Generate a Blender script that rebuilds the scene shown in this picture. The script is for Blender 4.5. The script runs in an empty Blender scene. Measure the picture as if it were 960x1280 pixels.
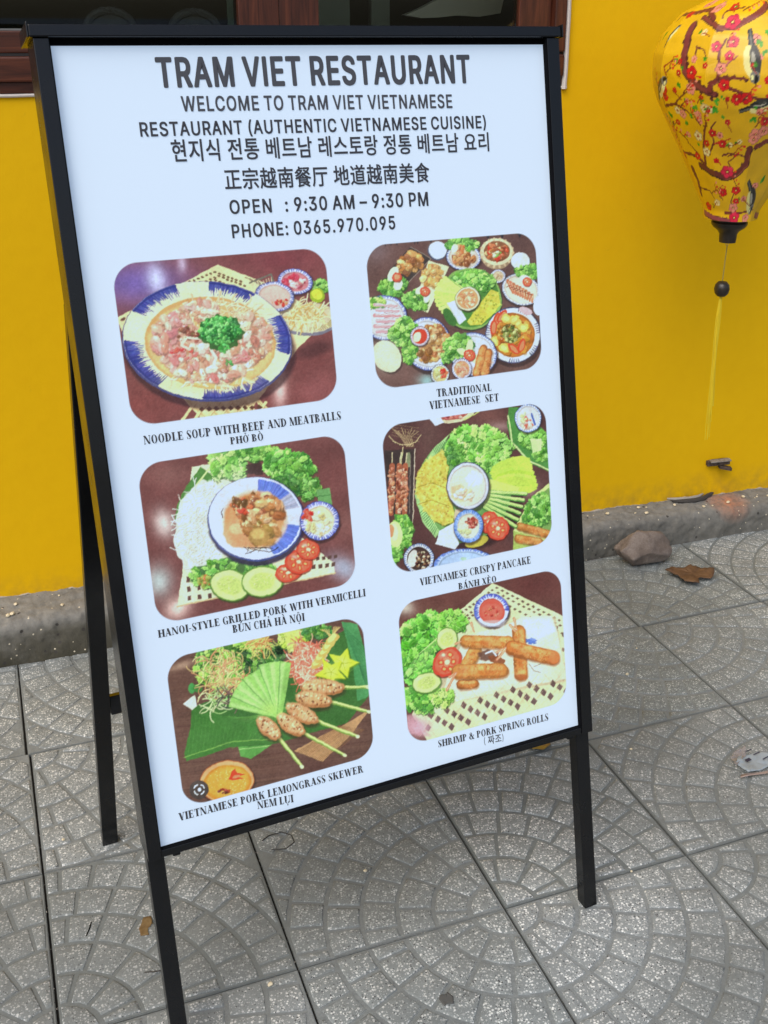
import bpy, bmesh, math, random, json
import numpy as np
from mathutils import Vector, Matrix, noise
from mathutils.geometry import tessellate_polygon
S = bpy.context.scene; COL = S.collection
# ------------------------------------------------------------------ camera
cam = bpy.data.cameras.new('camera'); camo = bpy.data.objects.new('camera', cam); COL.objects.link(camo)
CP = Vector((0.0554, -1.4151, 1.5424))
CR, CU, CF = Vector((0.932117, -0.362087, 0.0074)), Vector((0.13098, 0.35619, 0.92519)), Vector((0.33769, 0.86143, -0.37945))
CR.normalize(); CF.normalize(); CU = CR.cross(CF); CU.normalize()
camo.matrix_world = Matrix(((CR.x, CU.x, -CF.x, CP.x), (CR.y, CU.y, -CF.y, CP.y), (CR.z, CU.z, -CF.z, CP.z), (0, 0, 0, 1)))
cam.sensor_fit = 'VERTICAL'; cam.sensor_height = 36; cam.sensor_width = 27; cam.lens = 1372.23 / 1280 * 36
cam.shift_x = -37.73 / 1280; cam.shift_y = -55.29 / 1280
cam.clip_start = 0.05; cam.clip_end = 400; S.camera = camo
# ------------------------------------------------------------------ sky, sun, exposure: a bright overcast street in open shade
W = bpy.data.worlds.new('World'); S.world = W; W.use_nodes = True
SUN_EL, SUN_AZ = math.radians(50), math.radians(228)        # azimuth clockwise from +Y: behind the camera, to the left
nt = W.node_tree; bg = nt.nodes['Background']; sky = nt.nodes.new('ShaderNodeTexSky')
sky.sky_type = 'NISHITA'; sky.sun_disc = False; sky.sun_elevation = SUN_EL; sky.sun_rotation = SUN_AZ
sky.air_density = 1.0; sky.dust_density = 3.5; sky.ozone_density = 1.0
nt.links.new(sky.outputs[0], bg.inputs[0]); bg.inputs[1].default_value = 0.15
sl = bpy.data.lights.new('sun', 'SUN'); sl.energy = 1.6; sl.angle = math.radians(55); sl.color = (1.0, 0.97, 0.93)
so = bpy.data.objects.new('sun', sl); COL.objects.link(so); so.location = (0, -3, 6)
sd = Vector((math.sin(SUN_AZ) * math.cos(SUN_EL), math.cos(SUN_AZ) * math.cos(SUN_EL), math.sin(SUN_EL)))
so.rotation_euler = sd.to_track_quat('Z', 'Y').to_euler()
S.view_settings.view_transform = 'Standard'; S.view_settings.look = 'None'; S.view_settings.exposure = 0.06; S.view_settings.gamma = 1.0
S.view_settings.use_curve_mapping = False
random.seed(5)
# ------------------------------------------------------------------ helpers
def link(name, me, mat=None, parent=None):
    o = bpy.data.objects.new(name, me); COL.objects.link(o)
    if mat is not None and me is not None and not me.materials: me.materials.append(mat)
    if parent is not None: o.parent = parent
    return o
def mesh(name, V, F, smooth=False):
    me = bpy.data.meshes.new(name); me.from_pydata([tuple(v) for v in V], [], F); me.update()
    if smooth: me.polygons.foreach_set('use_smooth', [True] * len(me.polygons))
    return me
def tag(o, label=None, cat=None, group=None, kind=None):
    for k, v in (('label', label), ('category', cat), ('group', group), ('kind', kind)):
        if v: o[k] = v
    return o
def empty(name, loc=(0, 0, 0)):
    o = bpy.data.objects.new(name, None); COL.objects.link(o); o.location = loc; o.empty_display_size = .05
    return o
class MB:
    """collects boxes, bars, tubes and lathes, then builds ONE mesh"""
    def __init__(s): s.V = []; s.F = []
    def add(s, V, F):
        n = len(s.V); s.V += [tuple(v) for v in V]; s.F += [tuple(i + n for i in f) for f in F]
    def box(s, a, b, bev=0.0):
        bm = bmesh.new(); bmesh.ops.create_cube(bm, size=1)
        for v in bm.verts:
            v.co = Vector(((a[0] + b[0]) / 2 + v.co.x * (b[0] - a[0]), (a[1] + b[1]) / 2 + v.co.y * (b[1] - a[1]), (a[2] + b[2]) / 2 + v.co.z * (b[2] - a[2])))
        if bev: bmesh.ops.bevel(bm, geom=bm.edges[:], offset=bev, segments=2, profile=.6, affect='EDGES')
        bm.verts.index_update(); s.add([v.co for v in bm.verts], [[v.index for v in f.verts] for f in bm.faces]); bm.free(); return s
    def bar(s, p, q, w, d, side, bev=0.0015):
        """square tube from p to q; side = direction its width w lies along"""
        p, q, side = Vector(p), Vector(q), Vector(side); ax = (q - p); L = ax.length; ax.normalize()
        side = (side - ax * side.dot(ax)).normalized(); up = ax.cross(side)
        t = MB().box((-w / 2, -d / 2, 0), (w / 2, d / 2, L), bev)
        s.add([p + side * v[0] + up * v[1] + ax * v[2] for v in t.V], t.F); return s
    def tube(s, pts, r, n=8, cap=True):
        pts = [Vector(p) for p in pts]; V = []; F = []; m = len(pts); up = Vector((0, 0, 1))
        for i, p in enumerate(pts):
            t = (pts[min(i + 1, m - 1)] - pts[max(i - 1, 0)]).normalized()
            if abs(t.dot(up)) > .95: up = Vector((1, 0, 0))
            a = t.cross(up).normalized(); b = t.cross(a); rr = r[i] if isinstance(r, (list, tuple)) else r
            V += [p + a * math.cos(6.2832 * k / n) * rr + b * math.sin(6.2832 * k / n) * rr for k in range(n)]
        for i in range(m - 1):
            for k in range(n): F.append((i * n + k, i * n + (k + 1) % n, (i + 1) * n + (k + 1) % n, (i + 1) * n + k))
        if cap: F.append(tuple(range(n))[::-1]); F.append(tuple(range((m - 1) * n, m * n)))
        s.add(V, F); return s
    def lathe(s, prof, n=32, c=(0, 0, 0)):
        V = []; F = []; m = len(prof)
        for r, z in prof: V += [(c[0] + r * math.cos(6.28319 * k / n), c[1] + r * math.sin(6.28319 * k / n), c[2] + z) for k in range(n)]
        for i in range(m - 1):
            for k in range(n): F.append((i * n + k, i * n + (k + 1) % n, (i + 1) * n + (k + 1) % n, (i + 1) * n + k))
        F.append(tuple(range(n))[::-1]); F.append(tuple(range((m - 1) * n, m * n))); s.add(V, F); return s
    def build(s, name, mat, parent=None, smooth=False):
        me = mesh(name, s.V, s.F, smooth)
        if smooth:
            try: me.set_sharp_from_angle(angle=math.radians(40))
            except Exception: pass
        return link(name, me, mat, parent)
# ------------------------------------------------------------------ materials
def mat(name, col=(.5, .5, .5), rough=.6, metal=0, spec=None, coat=0):
    m = bpy.data.materials.new(name); m.use_nodes = True; b = m.node_tree.nodes['Principled BSDF']
    b.inputs['Base Color'].default_value = (*col, 1); b.inputs['Roughness'].default_value = rough; b.inputs['Metallic'].default_value = metal
    if spec is not None: b.inputs['Specular IOR Level'].default_value = spec
    if coat: b.inputs['Coat Weight'].default_value = coat; b.inputs['Coat Roughness'].default_value = .12
    m.diffuse_color = (*col, 1)
    return m
class N:
    def __init__(s, m): s.t = m.node_tree; s.b = s.t.nodes['Principled BSDF']
    def n(s, ty, **kw):
        x = s.t.nodes.new(ty)
        for k, v in kw.items():
            if k in x.inputs.keys(): x.inputs[k].default_value = v
            else: setattr(x, k, v)
        return x
    def l(s, a, b): s.t.links.new(a, b)
    def ramp(s, fac, stops):
        r = s.n('ShaderNodeValToRGB'); e = r.color_ramp.elements
        while len(e) < len(stops): e.new(.5)
        for i, (p, c) in enumerate(stops): e[i].position = p; e[i].color = (*c, 1) if len(c) == 3 else c
        s.l(fac, r.inputs[0]); return r.outputs[0]
    def co(s, out='Object'): return s.n('ShaderNodeTexCoord').outputs[out]
    def noise(s, sc, det=4, vec=None, rough=.55, dist=0):
        x = s.n('ShaderNodeTexNoise', Scale=sc, Detail=det, Roughness=rough, Distortion=dist)
        if vec is not None: s.l(vec, x.inputs['Vector'])
        return x.outputs['Fac']
    def mix(s, f, a, b, mode='MIX'):
        x = s.n('ShaderNodeMix', data_type='RGBA', blend_type=mode)
        for k, v in ((0, f), (6, a), (7, b)):
            if isinstance(v, (int, float)): x.inputs[k].default_value = v
            elif isinstance(v, tuple): x.inputs[k].default_value = (*v, 1)
            else: s.l(v, x.inputs[k])
        return x.outputs[2]
    def bump(s, h, st=.3, d=.001, prev=None):
        x = s.n('ShaderNodeBump', Strength=st, Distance=d); s.l(h, x.inputs['Height'])
        if prev is not None: s.l(prev, x.inputs['Normal'])
        s.l(x.outputs[0], s.b.inputs['Normal']); return x.outputs[0]
    def math(s, op, a, b=None):
        x = s.n('ShaderNodeMath', operation=op)
        for i, v in ((0, a), (1, b)):
            if v is None: continue
            if isinstance(v, (int, float)): x.inputs[i].default_value = v
            else: s.l(v, x.inputs[i])
        return x.outputs[0]
def m_stone(name, chips=True, base=(.19, .19, .175), rnd=True):
    m = mat(name, base, .85); k = N(m); v = k.co()
    oi = k.n('ShaderNodeObjectInfo'); ad = k.n('ShaderNodeVectorMath', operation='ADD'); k.l(v, ad.inputs[0])
    sc = k.n('ShaderNodeVectorMath', operation='SCALE'); cb = k.n('ShaderNodeCombineXYZ'); k.l(oi.outputs['Random'], cb.inputs[0]); k.l(oi.outputs['Random'], cb.inputs[1])
    sc.inputs['Scale'].default_value = 37; k.l(cb.outputs[0], sc.inputs[0]); k.l(sc.outputs[0], ad.inputs[1]); v = ad.outputs[0]
    big = k.noise(7, 4, v); mid = k.noise(60, 3, v); fine = k.noise(420, 2, v)
    c = k.mix(k.ramp(big, [(.3, (0, 0, 0)), (.7, (1, 1, 1))]), tuple(x * .82 for x in base), tuple(x * 1.14 for x in base))
    c = k.mix(.5, c, k.ramp(mid, [(.3, tuple(x * .7 for x in base)), (.7, tuple(x * 1.25 for x in base))]))
    c = k.mix(k.ramp(fine, [(.35, (.5, .5, .5)), (.65, (0, 0, 0))]), c, tuple(x * .55 for x in base))
    h = fine
    if chips:
        for s_, thr, colr in ((200, .60, (.74, .76, .74)), (330, .66, (.56, .58, .56)), (260, .86, (.06, .06, .065))):
            vo = k.n('ShaderNodeTexVoronoi', Scale=s_); k.l(v, vo.inputs['Vector'])
            sep = k.n('ShaderNodeSeparateColor'); k.l(vo.outputs['Color'], sep.inputs[0])
            pick = k.math('MULTIPLY', k.math('GREATER_THAN', sep.outputs[0], thr), k.math('LESS_THAN', vo.outputs['Distance'], .42))
            pick = k.math('MULTIPLY', pick, k.ramp(mid, [(.35, (.25,) * 3), (.55, (1, 1, 1))]))
            c = k.mix(pick, c, colr)
    tint = k.ramp(oi.outputs['Random'], [(0, (.80, .82, .80)), (.5, (.98, .98, .97)), (1, (1.12, 1.11, 1.10))])
    c = k.mix(1.0, c, tint, 'MULTIPLY')
    # soot and damp that lies over the paving in broad patches, where it lies
    w = k.noise(1.7, 5, k.n('ShaderNodeNewGeometry').outputs['Position'])
    c = k.mix(k.ramp(w, [(.40, (.6,) * 3), (.60, (0, 0, 0))]), c, (.13, .14, .13))
    k.l(c, k.b.inputs['Base Color']); k.bump(fine, .5, .0009); return m
M = {}
M['cobble'] = m_stone('pressed stone chips', True, (.278, .305, .306))
M['slab'] = m_stone('cement slab', False, (.228, .25, .25))
M['bed'] = mat('sand and dirt in the joints', (.018, .017, .015), .95)
def m_asphalt():
    m = mat('asphalt', (.05, .05, .05), .9); k = N(m); f = k.noise(180, 3, k.co()); k.l(k.ramp(f, [(.3, (.03, .03, .03)), (.7, (.085, .083, .08))]), k.b.inputs['Base Color']); k.bump(f, .5, .003); return m
M['asphalt'] = m_asphalt()
def m_wall():
    m = mat('yellow plaster paint', (.62, .37, .0), .7, 0, .18); k = N(m); v = k.co()
    a = k.noise(1.6, 4, v); b = k.noise(26, 5, v); f = k.noise(260, 2, v)
    c = k.mix(k.ramp(a, [(.3, (0, 0, 0)), (.7, (1, 1, 1))]), (.77, .45, .0), (.82, .485, .001))
    c = k.mix(k.math('MULTIPLY', k.ramp(b, [(.4, (0, 0, 0)), (.75, (1, 1, 1))]), .25), c, (.73, .395, .0))
    sep = k.n('ShaderNodeSeparateXYZ'); k.l(v, sep.inputs[0])   # splashed dust along the foot of the wall
    foot = k.math('MULTIPLY', k.ramp(sep.outputs[2], [(.11, (1, 1, 1)), (.20, (0, 0, 0))]), k.ramp(b, [(.35, (0, 0, 0)), (.7, (.75,) * 3)]))
    c = k.mix(foot, c, (.42, .25, .03))
    sc = k.noise(9, 3, v, dist=2.5); c = k.mix(k.ramp(sc, [(.70, (0, 0, 0)), (.76, (.22,) * 3)]), c, (.55, .32, .01))
    k.l(c, k.b.inputs['Base Color']); p = k.bump(b, .25, .004); k.bump(f, .2, .0006, p); return m
M['wall'] = m_wall()
def m_concrete():
    m = mat('old kerb concrete', (.2, .18, .15), .92); k = N(m); v = k.co(); sep = k.n('ShaderNodeSeparateXYZ'); k.l(v, sep.inputs[0])
    a = k.noise(5, 6, v, .65); b = k.noise(45, 5, v, .7); f = k.noise(300, 2, v)
    c = k.ramp(a, [(.3, (.115, .114, .105)), (.5, (.20, .197, .18)), (.7, (.285, .28, .255))])
    c = k.mix(.55, c, k.ramp(b, [(.3, (.10, .098, .088)), (.55, (.21, .205, .185)), (.8, (.33, .32, .29))]))
    # damp and moss that has climbed the face; older and darker towards the left
    face = k.ramp(sep.outputs[2], [(.0, (1, 1, 1)), (.075, (.8,) * 3), (.105, (0, 0, 0))])
    left = k.ramp(k.math('ADD', k.math('MULTIPLY', sep.outputs[0], .4), .1), [(.15, (1, 1, 1)), (.8, (.45,) * 3)])
    damp = k.math('MULTIPLY', k.math('MULTIPLY', face, left), k.ramp(k.noise(6, 5, v, .7), [(.25, (.5,) * 3), (.5, (1, 1, 1))]))
    c = k.mix(damp, c, k.mix(k.noise(3, 3, v), (.035, .033, .026), (.075, .068, .04)))
    for s_, thr, colr in ((150, .975, (.62, .56, .42)), (80, .975, (.05, .045, .04))):
        vo = k.n('ShaderNodeTexVoronoi', Scale=s_); k.l(v, vo.inputs['Vector']); s2 = k.n('ShaderNodeSeparateColor'); k.l(vo.outputs['Color'], s2.inputs[0])
        c = k.mix(k.math('MULTIPLY', k.math('GREATER_THAN', s2.outputs[0], thr), k.math('LESS_THAN', vo.outputs['Distance'], .35)), c, colr)
    # a spray of orange paint dust
    d = k.n('ShaderNodeVectorMath', operation='DISTANCE'); k.l(v, d.inputs[0]); d.inputs[1].default_value = (2.19, 1.245, .105)
    o = k.math('MULTIPLY', k.ramp(d.outputs['Value'], [(.0, (1, 1, 1)), (.085, (0, 0, 0))]), k.ramp(b, [(.35, (.3,) * 3), (.6, (1, 1, 1))]))
    c = k.mix(k.math('MULTIPLY', o, .75), c, (.62, .2, .06))
    k.l(c, k.b.inputs['Base Color']); p = k.bump(b, .6, .005); k.bump(f, .4, .001, p); return m
M['concrete'] = m_concrete()
def m_wood(name, axis):
    m = mat(name, (.12, .04, .018), .38); k = N(m); mp = k.n('ShaderNodeMapping'); k.l(k.co(), mp.inputs[0])
    mp.inputs['Scale'].default_value = (3, 40, 55) if axis == 'x' else (55, 40, 3)
    g = k.noise(1.2, 6, mp.outputs[0], .65, 1.2)
    k.l(k.ramp(g, [(.3, (.022, .006, .003)), (.5, (.07, .018, .008)), (.72, (.13, .036, .015))]), k.b.inputs['Base Color']); k.bump(g, .15, .0006); return m
M['wood_h'] = m_wood('wood grain foil, rails', 'x'); M['wood_v'] = m_wood('wood grain foil, stiles', 'z')
M['sealant'] = mat('pale sealant', (.62, .58, .54), .6); M['gasket'] = mat('black gasket', (.012, .01, .01), .6)
def m_glass():
    m = bpy.data.materials.new('window glass'); m.use_nodes = True; t = m.node_tree; t.nodes.clear()
    o = t.nodes.new('ShaderNodeOutputMaterial'); mx = t.nodes.new('ShaderNodeMixShader'); fr = t.nodes.new('ShaderNodeFresnel'); fr.inputs[0].default_value = 1.5
    tr = t.nodes.new('ShaderNodeBsdfTransparent'); tr.inputs[0].default_value = (.8, .84, .8, 1); gl = t.nodes.new('ShaderNodeBsdfGlossy'); gl.inputs['Roughness'].default_value = .02
    t.links.new(fr.outputs[0], mx.inputs[0]); t.links.new(tr.outputs[0], mx.inputs[1]); t.links.new(gl.outputs[0], mx.inputs[2]); t.links.new(mx.outputs[0], o.inputs[0]); return m
M['glass'] = m_glass()
def m_black():
    m = mat('black powder coated metal', (.006, .0065, .0075), .25, 0, .4); k = N(m); f = k.noise(700, 2, k.co()); k.bump(f, .12, .0003)
    g = k.noise(18, 4, k.co()); k.l(k.ramp(g, [(.3, (.17,) * 3), (.7, (.3,) * 3)]), k.b.inputs['Roughness']); return m
M['black'] = m_black()
M['liner'] = mat('matt black liner', (.004, .004, .005), .9, 0, .05)
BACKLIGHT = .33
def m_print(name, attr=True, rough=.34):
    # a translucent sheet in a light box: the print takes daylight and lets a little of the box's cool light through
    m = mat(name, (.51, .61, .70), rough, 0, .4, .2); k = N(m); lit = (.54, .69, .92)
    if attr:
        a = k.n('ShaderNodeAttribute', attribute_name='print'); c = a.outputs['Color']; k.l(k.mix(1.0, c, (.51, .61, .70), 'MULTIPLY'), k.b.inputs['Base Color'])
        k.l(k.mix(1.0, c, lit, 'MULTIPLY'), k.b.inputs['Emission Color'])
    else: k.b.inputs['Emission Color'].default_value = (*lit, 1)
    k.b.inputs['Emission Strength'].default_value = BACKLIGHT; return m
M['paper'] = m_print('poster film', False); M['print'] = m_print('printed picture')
M['ink'] = mat('dark ink', (.035, .035, .042), .4, 0, .5, .2); M['ink_soft'] = mat('grey black ink', (.06, .062, .072), .4, 0, .5, .2)
# ------------------------------------------------------------------ ground
street = MB(); street.V = [(-60, -60, -.022), (60, -60, -.022), (60, 60, -.022), (-60, 60, -.022)]; street.F = [(0, 1, 2, 3)]
tag(street.build('street', M['asphalt']), kind='structure')
bed = MB().box((-2.0, -2.8, -.016), (4.8, 1.3, -.0075)); pavement = tag(bed.build('pavement', M['bed']), kind='structure')
TS = .4
def clip(poly, lim):
    for ax, s_, v in ((0, 1, 0 + lim), (0, -1, -(TS - lim)), (1, 1, 0 + lim), (1, -1, -(TS - lim))):
        out = []
        for i in range(len(poly)):
            a, b = poly[i - 1], poly[i]; da, db = a[ax] * s_ - v, b[ax] * s_ - v
            if (da >= 0) != (db >= 0): t = da / (da - db); out.append((a[0] + (b[0] - a[0]) * t, a[1] + (b[1] - a[1]) * t))
            if db >= 0: out.append(b)
        poly = out
        if len(poly) < 3: return []
    return poly
def inset(poly, d):
    n = len(poly); out = []
    for i in range(n):
        a, b, c = Vector(poly[i - 1]), Vector(poly[i]), Vector(poly[(i + 1) % n]); e1, e2 = (b - a), (c - b)
        if e1.length < 1e-6 or e2.length < 1e-6: out.append(tuple(b)); continue
        n1 = Vector((-e1.y, e1.x)).normalized(); n2 = Vector((-e2.y, e2.x)).normalized(); m = n1 + n2
        if m.length < .3: out.append(tuple(b)); continue
        m = m.normalized(); out.append(tuple(b + m * min(d / max(m.dot(n1), .45), 2 * d)))
    return out
def area(p): return .5 * sum(p[i - 1][0] * p[i][1] - p[i][0] * p[i - 1][1] for i in range(len(p)))
def cobble_relief(seed):
    """moulded fan: quarter rings of small setts around one corner of the slab"""
    r = random.Random(seed); m = MB(); RW = .0672; g = .0033
    for k in range(9):
        r0, r1 = k * RW, (k + 1) * RW; rm = max(.03, (r0 + r1) / 2)
        n = 1 if k == 0 else max(2, round(rm * math.pi / 2 / .060)); segs = [math.pi / 2 * (i + (0 if i in (0, n) else r.uniform(-.12, .12))) / n for i in range(n + 1)]
        if k % 2: segs = [0] + [(segs[i] + segs[i + 1]) / 2 for i in range(n)] + [math.pi / 2]
        for i in range(len(segs) - 1):
            q0, q1 = r0 + g, r1 - g + r.uniform(-.001, .001); a0, a1 = segs[i], segs[i + 1]; P = []; st = 4
            if k == 0: q0 = .004
            b0, b1 = a0 + g / q1, a1 - g / q1; d0, d1 = a0 + g / max(q0, .012), a1 - g / max(q0, .012)
            if b1 - b0 < .04: continue
            if d1 < d0: d0 = d1 = (d0 + d1) / 2
            for j in range(st + 1): t = b0 + (b1 - b0) * j / st; P.append((q1 * math.cos(t), q1 * math.sin(t)))
            for j in range(st + 1): t = d1 + (d0 - d1) * j / st; P.append((q0 * math.cos(t), q0 * math.sin(t)))
            P = clip(P, .006)
            Q = []
            for p in P:
                if not Q or math.hypot(p[0] - Q[-1][0], p[1] - Q[-1][1]) > .003: Q.append(p)
            while len(Q) > 2 and math.hypot(Q[0][0] - Q[-1][0], Q[0][1] - Q[-1][1]) < .003: Q.pop()
            P = Q
            if len(P) < 3: continue
            if area(P) < 0: P = P[::-1]
            per = sum(math.hypot(P[i_][0] - P[i_ - 1][0], P[i_][1] - P[i_ - 1][1]) for i_ in range(len(P)))
            if area(P) < 2.5e-4 or area(P) / per < .0042: continue
            P = [(x + r.uniform(-.0008, .0008), y + r.uniform(-.0008, .0008)) for x, y in P]
            h = .0024 * r.uniform(.7, 1.2); n_ = len(P); c = Vector((sum(p[0] for p in P) / n_, sum(p[1] for p in P) / n_))
            w_ = area(P) / per * 2
            def shr(d): return [tuple(c + (Vector(p) - c) * max(.35, 1 - d / (w_ * 1.15))) for p in P]
            I1 = shr(.0014); I2 = shr(.0042)
            V = [(x, y, -.0015) for x, y in P] + [(x, y, h * .66) for x, y in I1] + [(x, y, h) for x, y in I2]
            F = [(a * n_ + i_, a * n_ + (i_ + 1) % n_, (a + 1) * n_ + (i_ + 1) % n_, (a + 1) * n_ + i_) for a in (0, 1) for i_ in range(n_)] + [tuple(range(2 * n_, 3 * n_))]
            m.add([(x - TS / 2, y - TS / 2, z) for x, y, z in V], F)
    me = mesh('cobble_relief', m.V, m.F, True); me.materials.append(M['cobble'])
    try: me.set_sharp_from_angle(angle=math.radians(50))
    except Exception: pass
    return me
reliefs = [cobble_relief(s_) for s_ in (3, 8, 14, 21)]
def slab_mesh(w, d):
    bm = bmesh.new(); bmesh.ops.create_cube(bm, size=1)
    for v in bm.verts: v.co = Vector((v.co.x * w, v.co.y * d, -.0035 + v.co.z * .009))
    bmesh.ops.bevel(bm, geom=[e for e in bm.edges if all(v.co.z > -.0035 for v in e.verts)], offset=.0014, segments=2, affect='EDGES')
    me = bpy.data.meshes.new('paving_tile'); bm.to_mesh(me); bm.free(); me.materials.append(M['slab']); return me
slabs = [slab_mesh(.3952, .3972), slab_mesh(.3962, .3976)]
# which corner of each tile the fan springs from, (0 = near left, 1 = near right, 2 = far right, 3 = far left), as they were laid
LAID = {(2, 0): 0, (1, 0): 1, (1, -1): 2, (2, -1): 3, (3, 0): 1, (0, 0): 0, (-1, 0): 1, (4, 1): 3, (4, 2): 0, (5, 2): 1, (3, 1): 2, (3, -1): 3, (0, 1): 3, (0, -1): 3, (-1, -1): 2, (4, 0): 0, (5, 1): 0, (2, 1): 2, (1, 1): 3, (-1, 1): 0}
rt = random.Random(4)
for i in range(-5, 12):
    for j in range(-7, 3):
        cx, cy = (i + .5) * TS, (j + .5) * TS
        if j >= 2: cx -= .008
        t = link('paving_tile', slabs[(i + j) % 2], None, pavement)
        t.location = (cx, cy, rt.uniform(-.0007, .0007)); k = LAID.get((i, j), rt.randrange(4))
        t.rotation_euler = (rt.uniform(-.002, .002), rt.uniform(-.002, .002), rt.uniform(-.004, .004))
        c = link('cobble_relief', reliefs[rt.randrange(4)], None, t); c.location = (0, 0, .001); c.rotation_euler = (0, 0, k * math.pi / 2)
# ------------------------------------------------------------------ kerb under the wall
WY = -0.0128; WD = 1.2068; WE = Vector((math.cos(WY), math.sin(WY), 0)); WN = Vector((-math.sin(WY), math.cos(WY), 0))
def wp(s, n, z): return WE * s + WN * (WD + n) + Vector((0, 0, z))      # along the wall, back from the kerb's foot, up
def interp(x, xs, ys): return float(np.interp(x, xs, ys))
def kerb_top(s): return interp(s, (-.05, .16, 1.0, 1.65, 2.37, 3.2), (.132, .130, .122, .117, .098, .085))
def kerb_surf(s, f):
    """f 0..1 from the foot of the face, over the worn nosing, back to the wall"""
    H = kerb_top(s); b = interp(s, (-.07, .15, 1.61, 1.93, 2.3), (-.014, -.012, .023, .021, .007))
    pr = ((0, b, -.02), (.14, b + .001, .30 * H), (.28, b + .004, .58 * H), (.38, b + .009, .74 * H), (.46, b + .018, .84 * H), (.54, b + .031, .90 * H), (.64, b + .05, .935 * H), (.82, .085, .965 * H), (1, .135, H))
    n = interp(f, [p[0] for p in pr], [p[1] for p in pr]); z = interp(f, [p[0] for p in pr], [p[2] for p in pr])
    q = Vector((s * 1.0, n * 1.0, z * 1.0)); a = noise.noise(q * 7) * .007 + noise.noise(q * 24) * .0045 + noise.noise(q * 60) * .004 + noise.noise(q * 150) * .0025
    return wp(s + a * .3, n - a * (.9 if f < .5 else .2), z + a * (.3 if f < .5 else .8) * (1 if f > .1 else 0))
V = []; F = []; ns, nf = 1100, 34
for i in range(ns + 1):
    for j in range(nf + 1): V.append(kerb_surf(-2.0 + 6.4 * i / ns, j / nf))
for i in range(ns):
    for j in range(nf): a = i * (nf + 1) + j; F.append((a, a + nf + 1, a + nf + 2, a + 1))
tag(link('kerb', mesh('kerb', V, F, True), M['concrete']), kind='structure')
# ragged lip of pale render where the paint stops
m = MB(); pts = []; rad = []
for i in range(900):
    s_ = -1.9 + 6.2 * i / 899; p = kerb_surf(s_, .86); z = max(kerb_surf(s_, .80).z, p.z); rad.append(max(.0004, .0035 * noise.noise(Vector((s_ * 6, 2, 0))) + .003 * noise.noise(Vector((s_ * 34, 5, 0))) + .0012)); pts.append(wp(s_, .119, z + .001 + rad[-1] * .4))
m.tube(pts, rad, 6); tag(m.build('render_lip', mat('pale render', (.42, .38, .31), .9), None, True), kind='structure')
# ------------------------------------------------------------------ the building: yellow wall with a brown framed window
bld = tag(empty('shop_building', wp(0, .12, 0)), 'bright yellow plastered wall with a brown framed window, behind the menu board', 'building')
bld.rotation_euler = (0, 0, WY)
# local axes: x along the wall, y into the building (0 = face of the plaster), z up
wx0, wx1, wz0, wz1 = -1.35, 1.524, 1.3735, 2.45
m = MB()
for a, b in (((-2.0, 0, .05), (4.4, .16, wz0)), ((-2.0, 0, wz0), (wx0, .16, wz1)), ((wx1, 0, wz0), (4.4, .16, wz1)), ((-2.0, 0, wz1), (4.4, .16, 3.4))):
    m.box(a, b)
# merge into a clean front: inner faces between the blocks stay inside the wall
m.build('wall', M['wall'], bld)
win = empty('window'); win.parent = bld
M['bead'] = mat('grey glazing bead', (.16, .165, .16), .4)
def piece(name, a, b, mt, bev=.002, par=win): return MB().box(a, b, bev).build(name, mt, par)
H1, H2 = wz1 - .006, wz0 + .005
x0, x1 = wx0 + .006, wx1 - .012
piece('outer_frame', (x0, -.008, H2), (x1, .05, H2 + .024), M['wood_h'])
piece('outer_frame', (x0, -.016, H2 + .0245), (x1, .05, H2 + .078), M['wood_h'], .004)
piece('outer_frame', (x0, -.004, H2 + .0785), (x1, .05, H2 + .084), M['gasket'], 0)
piece('outer_frame', (x1 - .034, -.017, H2 + .0845), (x1, .05, H1 - .045), M['wood_v'], .004)
piece('outer_frame', (x0, -.017, H2 + .0845), (x0 + .034, .05, H1 - .045), M['wood_v'], .004)
piece('outer_frame', (x0, -.017, H1 - .0445), (x1, .05, H1), M['wood_h'], .004)
SB = H2 + .0845; GB = 1.5135
for (a, b, ls, rs, y) in ((-.52, .757, .09, .098, .0), (.7575, x1 - .0345, .0985, .092, .004), (x0 + .0345, -.5205, .09, .09, .004)):
    piece('sash_rail', (a, y, SB), (b, y + .035, GB - .0045), M['wood_h'], .003)
    piece('sash_rail', (a, y, H1 - .11), (b, y + .035, H1 - .045), M['wood_h'], .003)
    piece('sash_stile', (a, y - .001, GB - .004), (a + ls, y + .036, H1 - .1105), M['wood_v'], .003)
    piece('sash_stile', (b - rs, y - .001, GB - .004), (b, y + .036, H1 - .1105), M['wood_v'], .003)
    piece('gasket', (a + ls + .0005, y + .004, GB - .004), (b - rs - .0005, y + .012, GB), M['bead'], 0)
    piece('glass_pane', (a + ls + .0006, y + .015, GB + .0002), (b - rs - .0006, y + .020, H1 - .111), M['glass'], 0)
m = MB()   # the bead of pale sealant round the frame, uneven as it was smoothed by hand
def wob(p, q, n=60):
    return [Vector(p).lerp(Vector(q), i / n) + Vector((noise.noise(Vector((i * .35, p[0], 1))), 0, noise.noise(Vector((i * .35, p[0], 7))))) * .0016 for i in range(n + 1)]
m.tube(wob((wx1 - .004, -.006, wz0 - .002), (wx1 - .004, -.006, wz1)), .0072, 8); m.build('sealant', M['sealant'], win, True)
m = MB(); m.tube(wob((wx0, -.004, wz0 + .001), (wx1 + .004, -.004, wz0 + .001), 120), .0042, 8); m.build('sealant', M['sealant'], win, True)
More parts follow.
